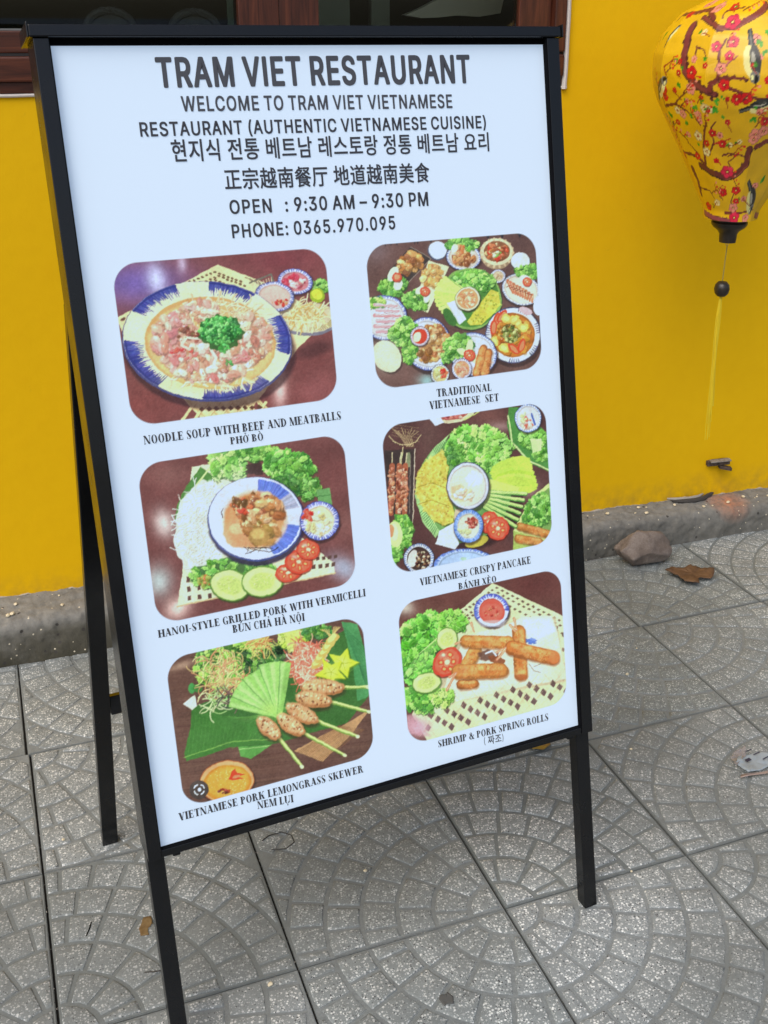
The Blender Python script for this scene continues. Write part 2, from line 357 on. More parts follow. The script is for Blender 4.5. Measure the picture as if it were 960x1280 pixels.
# the dim room behind the glass
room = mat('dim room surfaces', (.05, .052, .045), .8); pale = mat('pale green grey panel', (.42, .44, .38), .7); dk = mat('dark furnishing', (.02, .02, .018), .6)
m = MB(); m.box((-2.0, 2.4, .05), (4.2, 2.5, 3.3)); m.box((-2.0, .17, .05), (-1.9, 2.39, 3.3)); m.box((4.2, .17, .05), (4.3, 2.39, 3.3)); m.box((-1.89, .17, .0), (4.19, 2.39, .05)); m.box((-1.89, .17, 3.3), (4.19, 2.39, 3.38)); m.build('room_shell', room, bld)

def reflection_shape(name, label, cat, mb, mt, group=None): return tag(mb.build(name, mt), label, cat, group)  # reflections in the glass, put in as objects inside the room
def inroom(s_, n, z): return wp(s_, .12 + n, z)
def upright(s0, s1, n, z0, z1, d=.03):
    a, b = inroom(s0, n, z0), inroom(s1, n, z0); mid = (a + b) / 2
    return MB().bar((mid.x, mid.y, z0), (mid.x, mid.y, z1), (b - a).length, d, WE, .002)
reflection_shape('panel_reflection', 'wide pale grey green panel standing in for a reflection in the glass just right of the window mullion', 'reflection stand-in', upright(1.10, 1.21, .9, .06, 2.6), pale)  # added upright standing in for a reflection, like the two below
reflection_shape('panel_reflection', 'narrow pale grey green panel standing in for a reflection in the glass, left of the beige parasol shape', 'reflection stand-in', upright(1.282, 1.345, .9, .06, 2.6), pale)
reflection_shape('post_reflection', 'thin greenish post standing in for a reflection in the glass just left of the window mullion', 'post', upright(.715, .732, .4, .06, 2.6, .01), mat('greenish post', (.22, .30, .24), .4))
# pale shape added behind the right-hand pane, standing in for a reflected parasol
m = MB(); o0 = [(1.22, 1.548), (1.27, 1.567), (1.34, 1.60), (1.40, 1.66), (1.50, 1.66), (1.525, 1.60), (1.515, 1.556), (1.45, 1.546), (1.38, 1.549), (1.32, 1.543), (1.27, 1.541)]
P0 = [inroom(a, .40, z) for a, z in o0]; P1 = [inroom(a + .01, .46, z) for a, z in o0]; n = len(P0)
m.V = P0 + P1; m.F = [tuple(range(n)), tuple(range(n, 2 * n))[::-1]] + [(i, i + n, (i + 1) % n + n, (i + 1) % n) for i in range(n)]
reflection_shape('parasol_reflection', 'pale beige scalloped shape added behind the window, standing in for a reflected parasol', 'canopy', m, mat('beige parasol reflection', (.84, .76, .66), .9))
for (a, b, zt, lab) in ((.395, .53, 1.555, 'dim grey rounded hump standing in for a reflection in the left part of the window glass'), (.645, .785, 1.553, 'dim grey rounded hump standing in for a reflection in the glass, nearer the window mullion')):  # rounded humps added behind the pane in place of reflected grey shapes
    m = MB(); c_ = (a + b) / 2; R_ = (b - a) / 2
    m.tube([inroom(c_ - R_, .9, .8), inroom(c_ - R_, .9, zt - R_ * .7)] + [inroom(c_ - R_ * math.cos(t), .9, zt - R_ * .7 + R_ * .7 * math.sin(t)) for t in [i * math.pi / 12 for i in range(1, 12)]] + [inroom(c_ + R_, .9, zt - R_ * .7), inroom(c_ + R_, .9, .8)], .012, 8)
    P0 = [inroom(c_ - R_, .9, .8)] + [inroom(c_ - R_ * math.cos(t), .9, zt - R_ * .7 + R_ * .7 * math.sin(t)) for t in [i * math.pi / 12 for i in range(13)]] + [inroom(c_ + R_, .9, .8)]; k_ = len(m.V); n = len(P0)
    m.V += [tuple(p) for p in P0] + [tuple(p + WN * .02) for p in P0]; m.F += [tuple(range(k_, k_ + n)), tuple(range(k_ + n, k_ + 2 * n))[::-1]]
    ch = reflection_shape('hump_reflection', lab, 'chair', m, mat('grey hump reflection', (.16, .16, .17), .8), 'grey humps standing in for reflections')
# ------------------------------------------------------------------ flat print: a small painter for the menu pictures and the silk
class Cv:
    def __init__(s, w, h, bg, seed=1):
        s.w, s.h = w, h
        s.a = np.empty((h, w, 3), np.float32); s.a[:] = np.array(bg, np.float32)
        s.r = random.Random(seed)
    def box(s, x0, y0, x1, y1):
        x0 = max(0, int(math.floor(x0))); y0 = max(0, int(math.floor(y0)))
        x1 = min(s.w, int(math.ceil(x1)) + 1); y1 = min(s.h, int(math.ceil(y1)) + 1)
        if x1 <= x0 or y1 <= y0: return None
        X, Y = np.meshgrid(np.arange(x0, x1, dtype=np.float32), np.arange(y0, y1, dtype=np.float32))
        return (slice(y0, y1), slice(x0, x1)), X, Y
    def blend(s, sl, m, col):
        v = s.a[sl]; m = m[..., None]
        v += (np.asarray(col, np.float32) - v) * m
    def ell(s, cx, cy, rx, ry=None, col=(0, 0, 0), rot=0, a=1, wob=0, k=5, soft=1.2):
        ry = ry or rx; R = max(rx, ry) * (1 + wob) + 2
        b = s.box(cx - R, cy - R, cx + R, cy + R)
        if not b: return
        sl, X, Y = b; c, n = math.cos(rot), math.sin(rot)
        x = ((X - cx) * c + (Y - cy) * n) / rx; y = (-(X - cx) * n + (Y - cy) * c) / ry
        d = np.sqrt(x * x + y * y)
        if wob:
            t = np.arctan2(y, x); p = s.r.random() * 6
            d = d / (1 + wob * (0.6 * np.sin(k * t + p) + 0.4 * np.sin((2 * k + 1) * t + 2 * p)))
        m = np.clip((1 - d) * min(rx, ry) / soft + 0.5, 0, 1) * a
        s.blend(sl, m, col)
    def glow(s, cx, cy, rx, ry, col, a=1, rot=0):
        R = max(rx, ry) * 2.6
        b = s.box(cx - R, cy - R, cx + R, cy + R)
        if not b: return
        sl, X, Y = b; c, n = math.cos(rot), math.sin(rot)
        x = ((X - cx) * c + (Y - cy) * n) / rx; y = (-(X - cx) * n + (Y - cy) * c) / ry
        s.blend(sl, np.exp(-(x * x + y * y)) * a, col)
    def mask(s, pts, soft=1.2):
        P = np.array(pts, np.float32)
        b = s.box(P[:, 0].min() - 2, P[:, 1].min() - 2, P[:, 0].max() + 2, P[:, 1].max() + 2)
        if not b: return None
        sl, X, Y = b; ins = np.zeros(X.shape, bool); D = np.full(X.shape, 1e9, np.float32)
        for i in range(len(P)):
            ax, ay = P[i]; bx, by = P[(i + 1) % len(P)]
            if ay != by:
                ins ^= ((ay > Y) != (by > Y)) & (X < (bx - ax) * (Y - ay) / (by - ay) + ax)
            L = (bx - ax) ** 2 + (by - ay) ** 2 + 1e-9
            t = np.clip(((X - ax) * (bx - ax) + (Y - ay) * (by - ay)) / L, 0, 1)
            D = np.minimum(D, (X - ax - t * (bx - ax)) ** 2 + (Y - ay - t * (by - ay)) ** 2)
        D = np.sqrt(D)
        return sl, np.clip(np.where(ins, D, -D) / soft + 0.5, 0, 1), X, Y
    def poly(s, pts, col, a=1, soft=1.2):
        m = s.mask(pts, soft)
        if m: s.blend(m[0], m[1] * a, col)
    def line(s, pts, w, col, w2=None, a=1, soft=1.2):
        w2 = w if w2 is None else w2; n = len(pts) - 1
        P = np.array(pts, np.float32); W = max(w, w2)
        b = s.box(P[:, 0].min() - W - 2, P[:, 1].min() - W - 2, P[:, 0].max() + W + 2, P[:, 1].max() + W + 2)
        if not b: return
        sl, X, Y = b; M = np.zeros(X.shape, np.float32)
        for i in range(n):
            ax, ay = P[i]; bx, by = P[i + 1]
            L = (bx - ax) ** 2 + (by - ay) ** 2 + 1e-9
            t = np.clip(((X - ax) * (bx - ax) + (Y - ay) * (by - ay)) / L, 0, 1)
            d = np.sqrt((X - ax - t * (bx - ax)) ** 2 + (Y - ay - t * (by - ay)) ** 2)
            r = 0.5 * (w + (w2 - w) * (i + t) / n)
            M = np.maximum(M, np.clip((r - d) / soft + 0.5, 0, 1))
        s.blend(sl, M * a, col)
    def noise(s, amp, cell, tint=(1, 1, 1), sl=None):
        nh, nw = s.h // cell + 3, s.w // cell + 3
        g = np.array([[s.r.uniform(-1, 1) for _ in range(nw)] for _ in range(nh)], np.float32)
        y = np.arange(s.h) / cell; x = np.arange(s.w) / cell
        yi = y.astype(int); xi = x.astype(int); fy = (y - yi)[:, None]; fx = (x - xi)[None, :]
        n = g[yi][:, xi] * (1 - fy) * (1 - fx) + g[yi + 1][:, xi] * fy * (1 - fx) + g[yi][:, xi + 1] * (1 - fy) * fx + g[yi + 1][:, xi + 1] * fy * fx
        s.a += (n * amp)[..., None] * np.array(tint, np.float32)
    def field(s, cell):
        nh, nw = s.h // cell + 3, s.w // cell + 3
        g = np.array([[s.r.uniform(-1, 1) for _ in range(nw)] for _ in range(nh)], np.float32)
        y = np.arange(s.h) / cell; x = np.arange(s.w) / cell; yi = y.astype(int); xi = x.astype(int); fy = (y - yi)[:, None]; fx = (x - xi)[None, :]
        fy = fy * fy * (3 - 2 * fy); fx = fx * fx * (3 - 2 * fx)
        return g[yi][:, xi] * (1 - fy) * (1 - fx) + g[yi + 1][:, xi] * fy * (1 - fx) + g[yi][:, xi + 1] * (1 - fy) * fx + g[yi + 1][:, xi + 1] * fy * fx
    def organic(s, a1=1.1, a2=1.5):
        """roughens every outline a little and mottles the tones, as in a printed photograph"""
        dx = s.field(10) * a1 + s.field(26) * a2; dy = s.field(10) * a1 + s.field(26) * a2
        Y, X = np.mgrid[0:s.h, 0:s.w]; s.a = s.a[np.clip(Y + dy, 0, s.h - 1).astype(int), np.clip(X + dx, 0, s.w - 1).astype(int)]
        s.a *= (1 + s.field(8) * .045 + s.field(3) * .045 + s.field(50) * .06)[..., None]
    # ---- food
    def inell(s, cx, cy, rx, ry, rot=0, p=0.5):
        t = s.r.random() * 6.283; r = s.r.random() ** p
        x, y = rx * r * math.cos(t), ry * r * math.sin(t)
        return cx + x * math.cos(rot) - y * math.sin(rot), cy + x * math.sin(rot) + y * math.cos(rot)
    def jit(s, c, d): 
        k = s.r.uniform(-d, d); return tuple(min(255, max(0, v + k + s.r.uniform(-d, d) * .3)) for v in c)
    def bits(s, cx, cy, rx, ry, n, size, pal, rot=0, asp=0.6, dark=0.6, hi=34, wob=.12):
        for _ in range(int(n * 1.25)):
            x, y = s.inell(cx, cy, rx, ry, rot); r = size * s.r.uniform(.45, 1.25); t = s.r.uniform(0, 3.14); k = s.r.choice((3, 4, 5, 7))
            c = s.jit(s.r.choice(pal), 22); sf = max(1.4, r * .16)
            s.ell(x + .16 * r, y + .26 * r, r * 1.04, r * asp * 1.08, tuple(v * dark for v in c), t, .62, wob, k, sf * 1.6)
            s.ell(x, y, r, r * asp, c, t, .95, wob, k, sf)
            s.ell(x + .2 * r, y + .15 * r, r * .5, r * asp * .4, tuple(v * .84 for v in c), t + .4, .6, wob, 3, sf * 2)
            s.ell(x - .2 * r, y - .2 * r, r * .5, r * asp * .36, tuple(min(255, v + hi) for v in c), t, .7, wob, 3, sf * 1.6)
            if s.r.random() < .45: s.ell(x - .3 * r, y - .25 * r, r * .14, r * .1, (252, 246, 236), t, .7)
            if s.r.random() < .35: s.line([(x - r * .5 * math.cos(t), y - r * .4 * math.sin(t)), (x + r * .2, y + r * .1), (x + r * .5 * math.cos(t + .5), y + r * .4 * math.sin(t + .5))], 1.4, tuple(v * .6 for v in c), a=.55)
    def leafy(s, cx, cy, rx, ry, n, size=22, rot=0, pal=((96, 165, 62), (125, 192, 84), (66, 130, 48), (150, 212, 104))):
        """ruffled lettuce: curled lobes with frilled rims, folds in shade between them"""
        s.ell(cx, cy, rx * .97, ry * .95, (40, 84, 34), rot, .85, .07, 7, 5)
        for i in range(int(n * 1.7)):
            q = i / (n * 1.7); x, y = s.inell(cx, cy, rx, ry, rot); r = size * s.r.uniform(.4, .95) * (1.1 - .35 * q); t = s.r.uniform(0, 6.28)
            c = s.jit(s.r.choice(pal), 20); g = s.r.uniform(-16, 22) * q; c = tuple(min(255, max(0, v + g)) for v in c); k = s.r.randint(4, 9); wb = s.r.uniform(.14, .26); a_ = s.r.uniform(.45, .85)
            s.ell(x + .14 * r, y + .24 * r, r * 1.03, r * a_ * 1.05, (30, 70, 28), t, .6, wb, k, 2.6)
            s.ell(x, y, r, r * a_, tuple(min(255, v + 20) for v in c), t, .95, wb, k, 1.3)
            s.ell(x + .05 * r, y + .07 * r, r * .84, r * a_ * .8, c, t, .95, wb * .8, k, 1.8)
            s.ell(x + .18 * r, y + .16 * r, r * .46, r * a_ * .42, tuple(v * .78 for v in c), t + .3, .7, .12, 4, 5)
            dx, dy = math.cos(t), math.sin(t); m_ = s.r.uniform(-.25, .25)
            s.line([(x - dx * r * .7, y - dy * r * .7), (x - dy * r * m_, y + dx * r * m_), (x + dx * r * .7, y + dy * r * .7)], 1.5, (200, 232, 150), .6, .5)
            for e in (-1, 1):
                if s.r.random() < .55: s.line([(x, y), (x + dx * r * .3 - dy * e * r * a_ * .55, y + dy * r * .3 + dx * e * r * a_ * .55)], 1.1, (190, 224, 140), .5, .45)
            if s.r.random() < .35: s.ell(x - .4 * r, y - .3 * r, r * .2, r * .1, (226, 246, 190), t, .55, soft=2)
            if s.r.random() < .3: s.line([(x + dx * r, y + dy * r), (x + dx * r * .4 - dy * 4, y + dy * r * .4 + dx * 4)], 2.2, (28, 60, 26), .8, .6)
    def noodle(s, cx, cy, rx, ry, n, cols, w=3, L=40, rot=0):
        for _ in range(n):
            x, y = s.inell(cx, cy, rx, ry, rot); t = s.r.uniform(0, 6.28); k = s.r.uniform(-.05, .05); pts = []
            for i in range(7):
                pts.append((x, y)); x += math.cos(t) * L / 6; y += math.sin(t) * L / 6; t += k * L / 6
            c = s.jit(s.r.choice(cols), 12)
            s.line([(p + 1.2, q_ + 1.6) for p, q_ in pts], w, tuple(v * .62 for v in c), a=.5)
            s.line(pts, w, c, a=.95)
    def dish(s, cx, cy, rx, ry, rot=0, rim=(222, 228, 240), edge=(50, 60, 120), inn=(225, 225, 225), ir=.78, strokes=46, sc=(60, 80, 165), sw=5, arcs=None, shadow=.6):
        s.ell(cx + rx * .04, cy + ry * .09, rx * 1.05, ry * 1.06, (38, 26, 28), rot, shadow, soft=6)
        s.ell(cx, cy, rx, ry, edge, rot); s.ell(cx, cy, rx * .97, ry * .965, rim, rot)
        for i in range(strokes):
            t = 6.283 * i / strokes + s.r.uniform(-.04, .04)
            if arcs and not any(a0 <= t % 6.283 <= a1 for a0, a1 in arcs): continue
            q0, q1 = .955, ir + (.97 - ir) * s.r.uniform(.02, .5)
            P = []
            for q_ in (q0, q1):
                x, y = rx * q_ * math.cos(t), ry * q_ * math.sin(t)
                P.append((cx + x * math.cos(rot) - y * math.sin(rot), cy + x * math.sin(rot) + y * math.cos(rot)))
            s.line(P, sw, s.jit(sc, 22), sw * .35, .9)
        s.ell(cx, cy, rx * ir, ry * ir, tuple(v * .82 for v in inn), rot, soft=2.5); s.ell(cx + 1, cy + 2, rx * ir * .95, ry * ir * .94, inn, rot, soft=3)
    def tomato(s, cx, cy, rx, ry, rot=0):
        s.ell(cx + 2, cy + 4, rx * 1.04, ry * 1.04, (90, 24, 20), rot, .7, soft=3)
        s.ell(cx, cy, rx, ry, (200, 66, 48), rot, wob=.04); s.ell(cx, cy, rx * .84, ry * .84, (222, 104, 78), rot, .9, .03, 6, 4); s.ell(cx, cy, rx * .5, ry * .5, (234, 142, 108), rot, .7, .1, 6, 7)
        for i in range(6):
            t = 1.05 * i + rot + .3
            s.ell(cx + math.cos(t) * rx * .48, cy + math.sin(t) * ry * .48, rx * .26, ry * .2, (198, 66, 42), t, .85, .2, 4, 4)
            s.ell(cx + math.cos(t) * rx * .5, cy + math.sin(t) * ry * .5, rx * .12, ry * .09, (240, 176, 110), t)
        s.ell(cx, cy, rx * .18, ry * .16, (246, 208, 176), rot)
        s.glow(cx - rx * .3, cy - ry * .4, rx * .25, ry * .15, (255, 240, 235), .6)
    def cucumber(s, cx, cy, rx, ry, rot=0):
        s.ell(cx + 3, cy + 5, rx * 1.03, ry * 1.03, (40, 70, 30), rot, .6, soft=4)
        s.ell(cx, cy, rx, ry, (82, 128, 52), rot, wob=.02); s.ell(cx, cy, rx * .94, ry * .92, (204, 224, 150), rot, wob=.015, soft=3); s.glow(cx - rx * .3, cy - ry * .3, rx * .4, ry * .3, (232, 242, 200), .6)
        s.ell(cx, cy, rx * .62, ry * .58, (178, 205, 112), rot, .8, soft=8)
        for i in range(22):
            x, y = s.inell(cx, cy, rx * .52, ry * .48, rot); s.ell(x, y, 5, 2.2, s.jit((222, 232, 160), 14), s.r.uniform(0, 3), .85); s.ell(x + 1, y + 2, 4, 1.4, (140, 172, 80), 0, .5)
    def weave(s, P, n, m, a, b, col=(228, 214, 172), hole=(96, 66, 58), r=(7, 6)):
        # lattice of holes over a quad P (tl, tr, br, bl)
        s.poly([(x + 3, y + 6) for x, y in P], (40, 24, 24), .5, 5); s.poly(P, col)
        for i in range(n):
            for j in range(m):
                u = (i + .5) / n; v = (j + .5) / m
                x = (P[0][0] * (1 - u) + P[1][0] * u) * (1 - v) + (P[3][0] * (1 - u) + P[2][0] * u) * v
                y = (P[0][1] * (1 - u) + P[1][1] * u) * (1 - v) + (P[3][1] * (1 - u) + P[2][1] * u) * v
                s.line([(x - a[0] * .5, y - a[1] * .5), (x + a[0] * .5, y + a[1] * .5)], 1.4, tuple(v_ * .8 for v_ in col), a=.7)
                h = [(x - r[0], y), (x, y - r[1]), (x + r[0], y), (x, y + r[1])]
                s.poly([(p + s.r.uniform(-1, 1), q_ + s.r.uniform(-1, 1)) for p, q_ in h], s.jit(hole, 12))
    def roll(s, p0, p1, w, col=(202, 132, 66)):
        (x0, y0), (x1, y1) = p0, p1
        s.line([(x0 + 3, y0 + 7), (x1 + 3, y1 + 7)], w * 1.02, (96, 56, 30), a=.55, soft=7)
        s.line([p0, p1], w, tuple(v * .74 for v in col), soft=2)
        L = math.hypot(x1 - x0, y1 - y0); nx, ny = (y1 - y0) / L, -(x1 - x0) / L
        if ny > 0: nx, ny = -nx, -ny
        s.line([(x0 + nx * w * .08, y0 + ny * w * .08), (x1 + nx * w * .08, y1 + ny * w * .08)], w * .74, col, soft=9)
        s.line([(x0 + nx * w * .2, y0 + ny * w * .2), (x1 + nx * w * .2, y1 + ny * w * .2)], w * .3, (232, 172, 104), a=.8, soft=9)
        for _ in range(int(L * w / 260)):
            t = s.r.random(); o = s.r.uniform(-.4, .35) * w; s.ell(x0 + (x1 - x0) * t + nx * o, y0 + (y1 - y0) * t + ny * o, s.r.uniform(8, 18), s.r.uniform(5, 10), s.jit(s.r.choice([(222, 156, 92), (184, 108, 52), (236, 180, 116), (168, 96, 48)]), 12), s.r.uniform(0, 3), .4, .15, 4, 7)
        for _ in range(int(L * w / 110)):
            t = s.r.random(); o = s.r.uniform(-.45, .45) * w
            s.ell(x0 + (x1 - x0) * t + nx * o, y0 + (y1 - y0) * t + ny * o, s.r.uniform(1.5, 5), s.r.uniform(1, 2.5), s.jit(s.r.choice([(168, 92, 40), (240, 190, 120), (150, 84, 40), (222, 150, 84)]), 14), s.r.uniform(0, 3), .55)
    def glaze(s, pts, n, col, size, a=.5):
        m = s.mask(pts)
        P = np.array(pts)
        for _ in range(n):
            x = s.r.uniform(P[:, 0].min(), P[:, 0].max()); y = s.r.uniform(P[:, 1].min(), P[:, 1].max())
            iy, ix = int(y) - m[0][0].start, int(x) - m[0][1].start
            if 0 <= iy < m[1].shape[0] and 0 <= ix < m[1].shape[1] and m[1][iy, ix] > .5:
                s.ell(x, y, size * s.r.uniform(.5, 1.2), size * s.r.uniform(.3, .8), s.jit(col, 20), s.r.uniform(0, 3), a, .2)

def pic_noodle_soup():
    c = Cv(960, 810, (112, 62, 62), 11)
    c.glow(150, 190, 210, 90, (104, 88, 168), .9); c.glow(225, 175, 36, 60, (196, 206, 250), .95, -.2); c.glow(322, 118, 18, 34, (190, 180, 215), .8)
    c.glow(700, 100, 160, 60, (110, 50, 58), .8); c.glow(160, 640, 120, 90, (120, 62, 60), .8)
    c.glow(690, 590, 26, 70, (226, 200, 200), .9); c.glow(830, 590, 90, 60, (140, 80, 84), .6)
    cream = (226, 210, 164)
    c.poly([(76, 322), (455, 122), (660, 200), (880, 330), (770, 420), (600, 640), (560, 700), (400, 705), (340, 640), (110, 400)], cream)
    for i in range(13):
        for j in range(3):
            x = 350 + 16 * i + 14 * (j % 2); y = 150 + 15 * j + abs(i - 6) * 6
            c.ell(x, y, 6, 4, (92, 74, 52), .3)
    for i in range(7): c.ell(100 + i * 26, 328 - i * 14, 10, 6, (90, 56, 50), -.4)
    for i in range(6): c.line([(560 + i * 16, 170 + i * 5), (640 + i * 4, 210 + 6 * i)], 4, (120, 110, 90))
    c.line([(576, 190), (655, 158), (668, 196)], 6, (96, 96, 86)); 
    for i in range(8): c.line([(585 + i * 10, 192 - i * 3), (600 + i * 9, 222 - i * 2)], 3, (205, 200, 170))
    # woven strips under the bowl
    for k in range(6):
        x = 350 + 52 * k
        c.line([(x, 636), (x + 70, 706)], 15, (214, 192, 140)); c.line([(x, 636), (x + 70, 706)], 1.5, (150, 120, 80))
    for k in range(7):
        x = 372 + 44 * k; c.line([(x, 640), (x - 50, 706)], 12, (222, 202, 152)); c.line([(x + 7, 640), (x - 43, 706)], 1.5, (140, 104, 70))
    for k in range(9): c.poly([(385 + 27 * k, 664 - k), (396 + 27 * k, 655 - k), (408 + 27 * k, 664 - k), (396 + 27 * k, 674 - k)], (84, 52, 40))
    # side plate with noodles and lime
    c.ell(800, 328, 112, 62, (110, 110, 128), -.05); c.ell(800, 322, 106, 56, (196, 190, 160), -.05)
    for i in range(16): c.line([(800 + 100 * math.cos(.2 + i * .09), 322 + 50 * math.sin(.2 + i * .09)), (800 + 80 * math.cos(.2 + i * .09), 322 + 36 * math.sin(.2 + i * .09))], 3, (150, 140, 90))
    c.noodle(785, 310, 66, 44, 110, [(226, 206, 150), (240, 226, 180), (196, 166, 100)], 4, 44)
    c.leafy(838, 204, 34, 24, 26, 13); c.ell(830, 238, 30, 26, (140, 170, 40), .5, wob=.05); c.ell(828, 234, 22, 18, (214, 216, 70), .5)
    c.dish(746, 186, 66, 48, .1, (200, 206, 230), (60, 66, 130), (190, 120, 130), .76, 40, (70, 90, 180), 5)
    c.bits(742, 186, 38, 24, 34, 12, [(206, 70, 96), (226, 130, 140), (240, 200, 200), (170, 40, 60)])
    c.dish(668, 242, 74, 56, .15, (190, 196, 222), (52, 60, 120), (206, 176, 168), .8, 44, (70, 80, 160), 5); c.bits(690, 262, 30, 14, 14, 7, [(190, 50, 40), (226, 150, 110)])
    c.ell(820, 440, 70, 26, (62, 34, 36), -.3, .6, soft=20)
    # the bowl
    c.ell(425, 440, 325, 226, (44, 24, 30), .08, .7, soft=10)
    c.ell(416, 410, 320, 226, (56, 62, 120), .08); c.ell(416, 406, 316, 221, (238, 228, 192), .08)
    for a0, a1 in ((-1.60, -1.02), (-2.72, -2.02), (-.55, .12), (.68, 1.56), (2.15, 3.02)):
        n = int((a1 - a0) * 90)
        for i in range(n):
            t = a0 + (a1 - a0) * i / n; q1 = .80 + .1 * c.r.random() + (.02 if i % 3 else -.04)
            P = [(416 + 316 * q_ * math.cos(t) * math.cos(.08) - 221 * q_ * math.sin(t) * math.sin(.08), 406 + 316 * q_ * math.cos(t) * math.sin(.08) + 221 * q_ * math.sin(t) * math.cos(.08)) for q_ in (.985, q1)]
            c.line(P, 7, c.jit((58, 66, 150), 22), 2, .95)
        for q_, w in ((.975, 7),):
            c.line([(416 + 316 * q_ * math.cos(a0 + (a1 - a0) * i / 14) * .997 - 221 * q_ * math.sin(a0 + (a1 - a0) * i / 14) * .08, 406 + 316 * q_ * math.cos(a0 + (a1 - a0) * i / 14) * .08 + 221 * q_ * math.sin(a0 + (a1 - a0) * i / 14) * .997) for i in range(15)], w, (40, 46, 120))
    c.ell(428, 415, 246, 172, (196, 152, 96), .08, soft=3); c.ell(430, 420, 236, 162, (216, 178, 122), .08, soft=8); c.glow(430, 560, 150, 30, (222, 184, 112), .7)
    c.noodle(470, 300, 150, 40, 70, [(236, 222, 190), (222, 200, 160)], 5, 50)
    c.noodle(430, 540, 140, 40, 60, [(238, 226, 196), (226, 204, 160)], 6, 50)
    c.bits(300, 400, 90, 100, 100, 22, [(212, 164, 148), (226, 186, 168), (196, 140, 122), (236, 212, 196), (214, 150, 146)])
    c.bits(570, 400, 76, 90, 90, 20, [(206, 152, 132), (190, 132, 112), (226, 190, 166), (232, 206, 190)])
    c.bits(430, 490, 150, 66, 120, 21, [(216, 166, 148), (236, 214, 196), (222, 140, 134), (196, 150, 120), (240, 226, 206)])
    c.bits(380, 290, 70, 32, 36, 18, [(222, 178, 160), (204, 150, 130), (240, 220, 196)])
    c.bits(345, 385, 44, 26, 16, 12, [(150, 88, 66), (128, 74, 58)], hi=20); c.bits(320, 455, 60, 20, 20, 10, [(214, 86, 84), (226, 140, 130)])
    c.line([(430, 440), (450, 470), (440, 505)], 12, (236, 218, 206)); c.line([(395, 400), (340, 395), (320, 425), (350, 440)], 10, (216, 196, 184))
    for _ in range(120): x, y = c.inell(430, 420, 210, 145); c.ell(x, y, 3, 1.6, c.jit(c.r.choice([(120, 70, 50), (90, 120, 50), (250, 240, 225)]), 15), c.r.uniform(0, 3), .7)
    c.ell(468, 376, 82, 64, (30, 84, 30), 0, .85, .12, 7)
    c.bits(464, 366, 76, 52, 260, 8, [(44, 140, 52), (70, 170, 76), (30, 104, 40), (110, 196, 104)], asp=.7, hi=50); c.bits(480, 430, 20, 22, 26, 8, [(60, 150, 60), (90, 190, 90)]); c.bits(498, 488, 12, 8, 6, 7, [(80, 160, 80)])
    return c

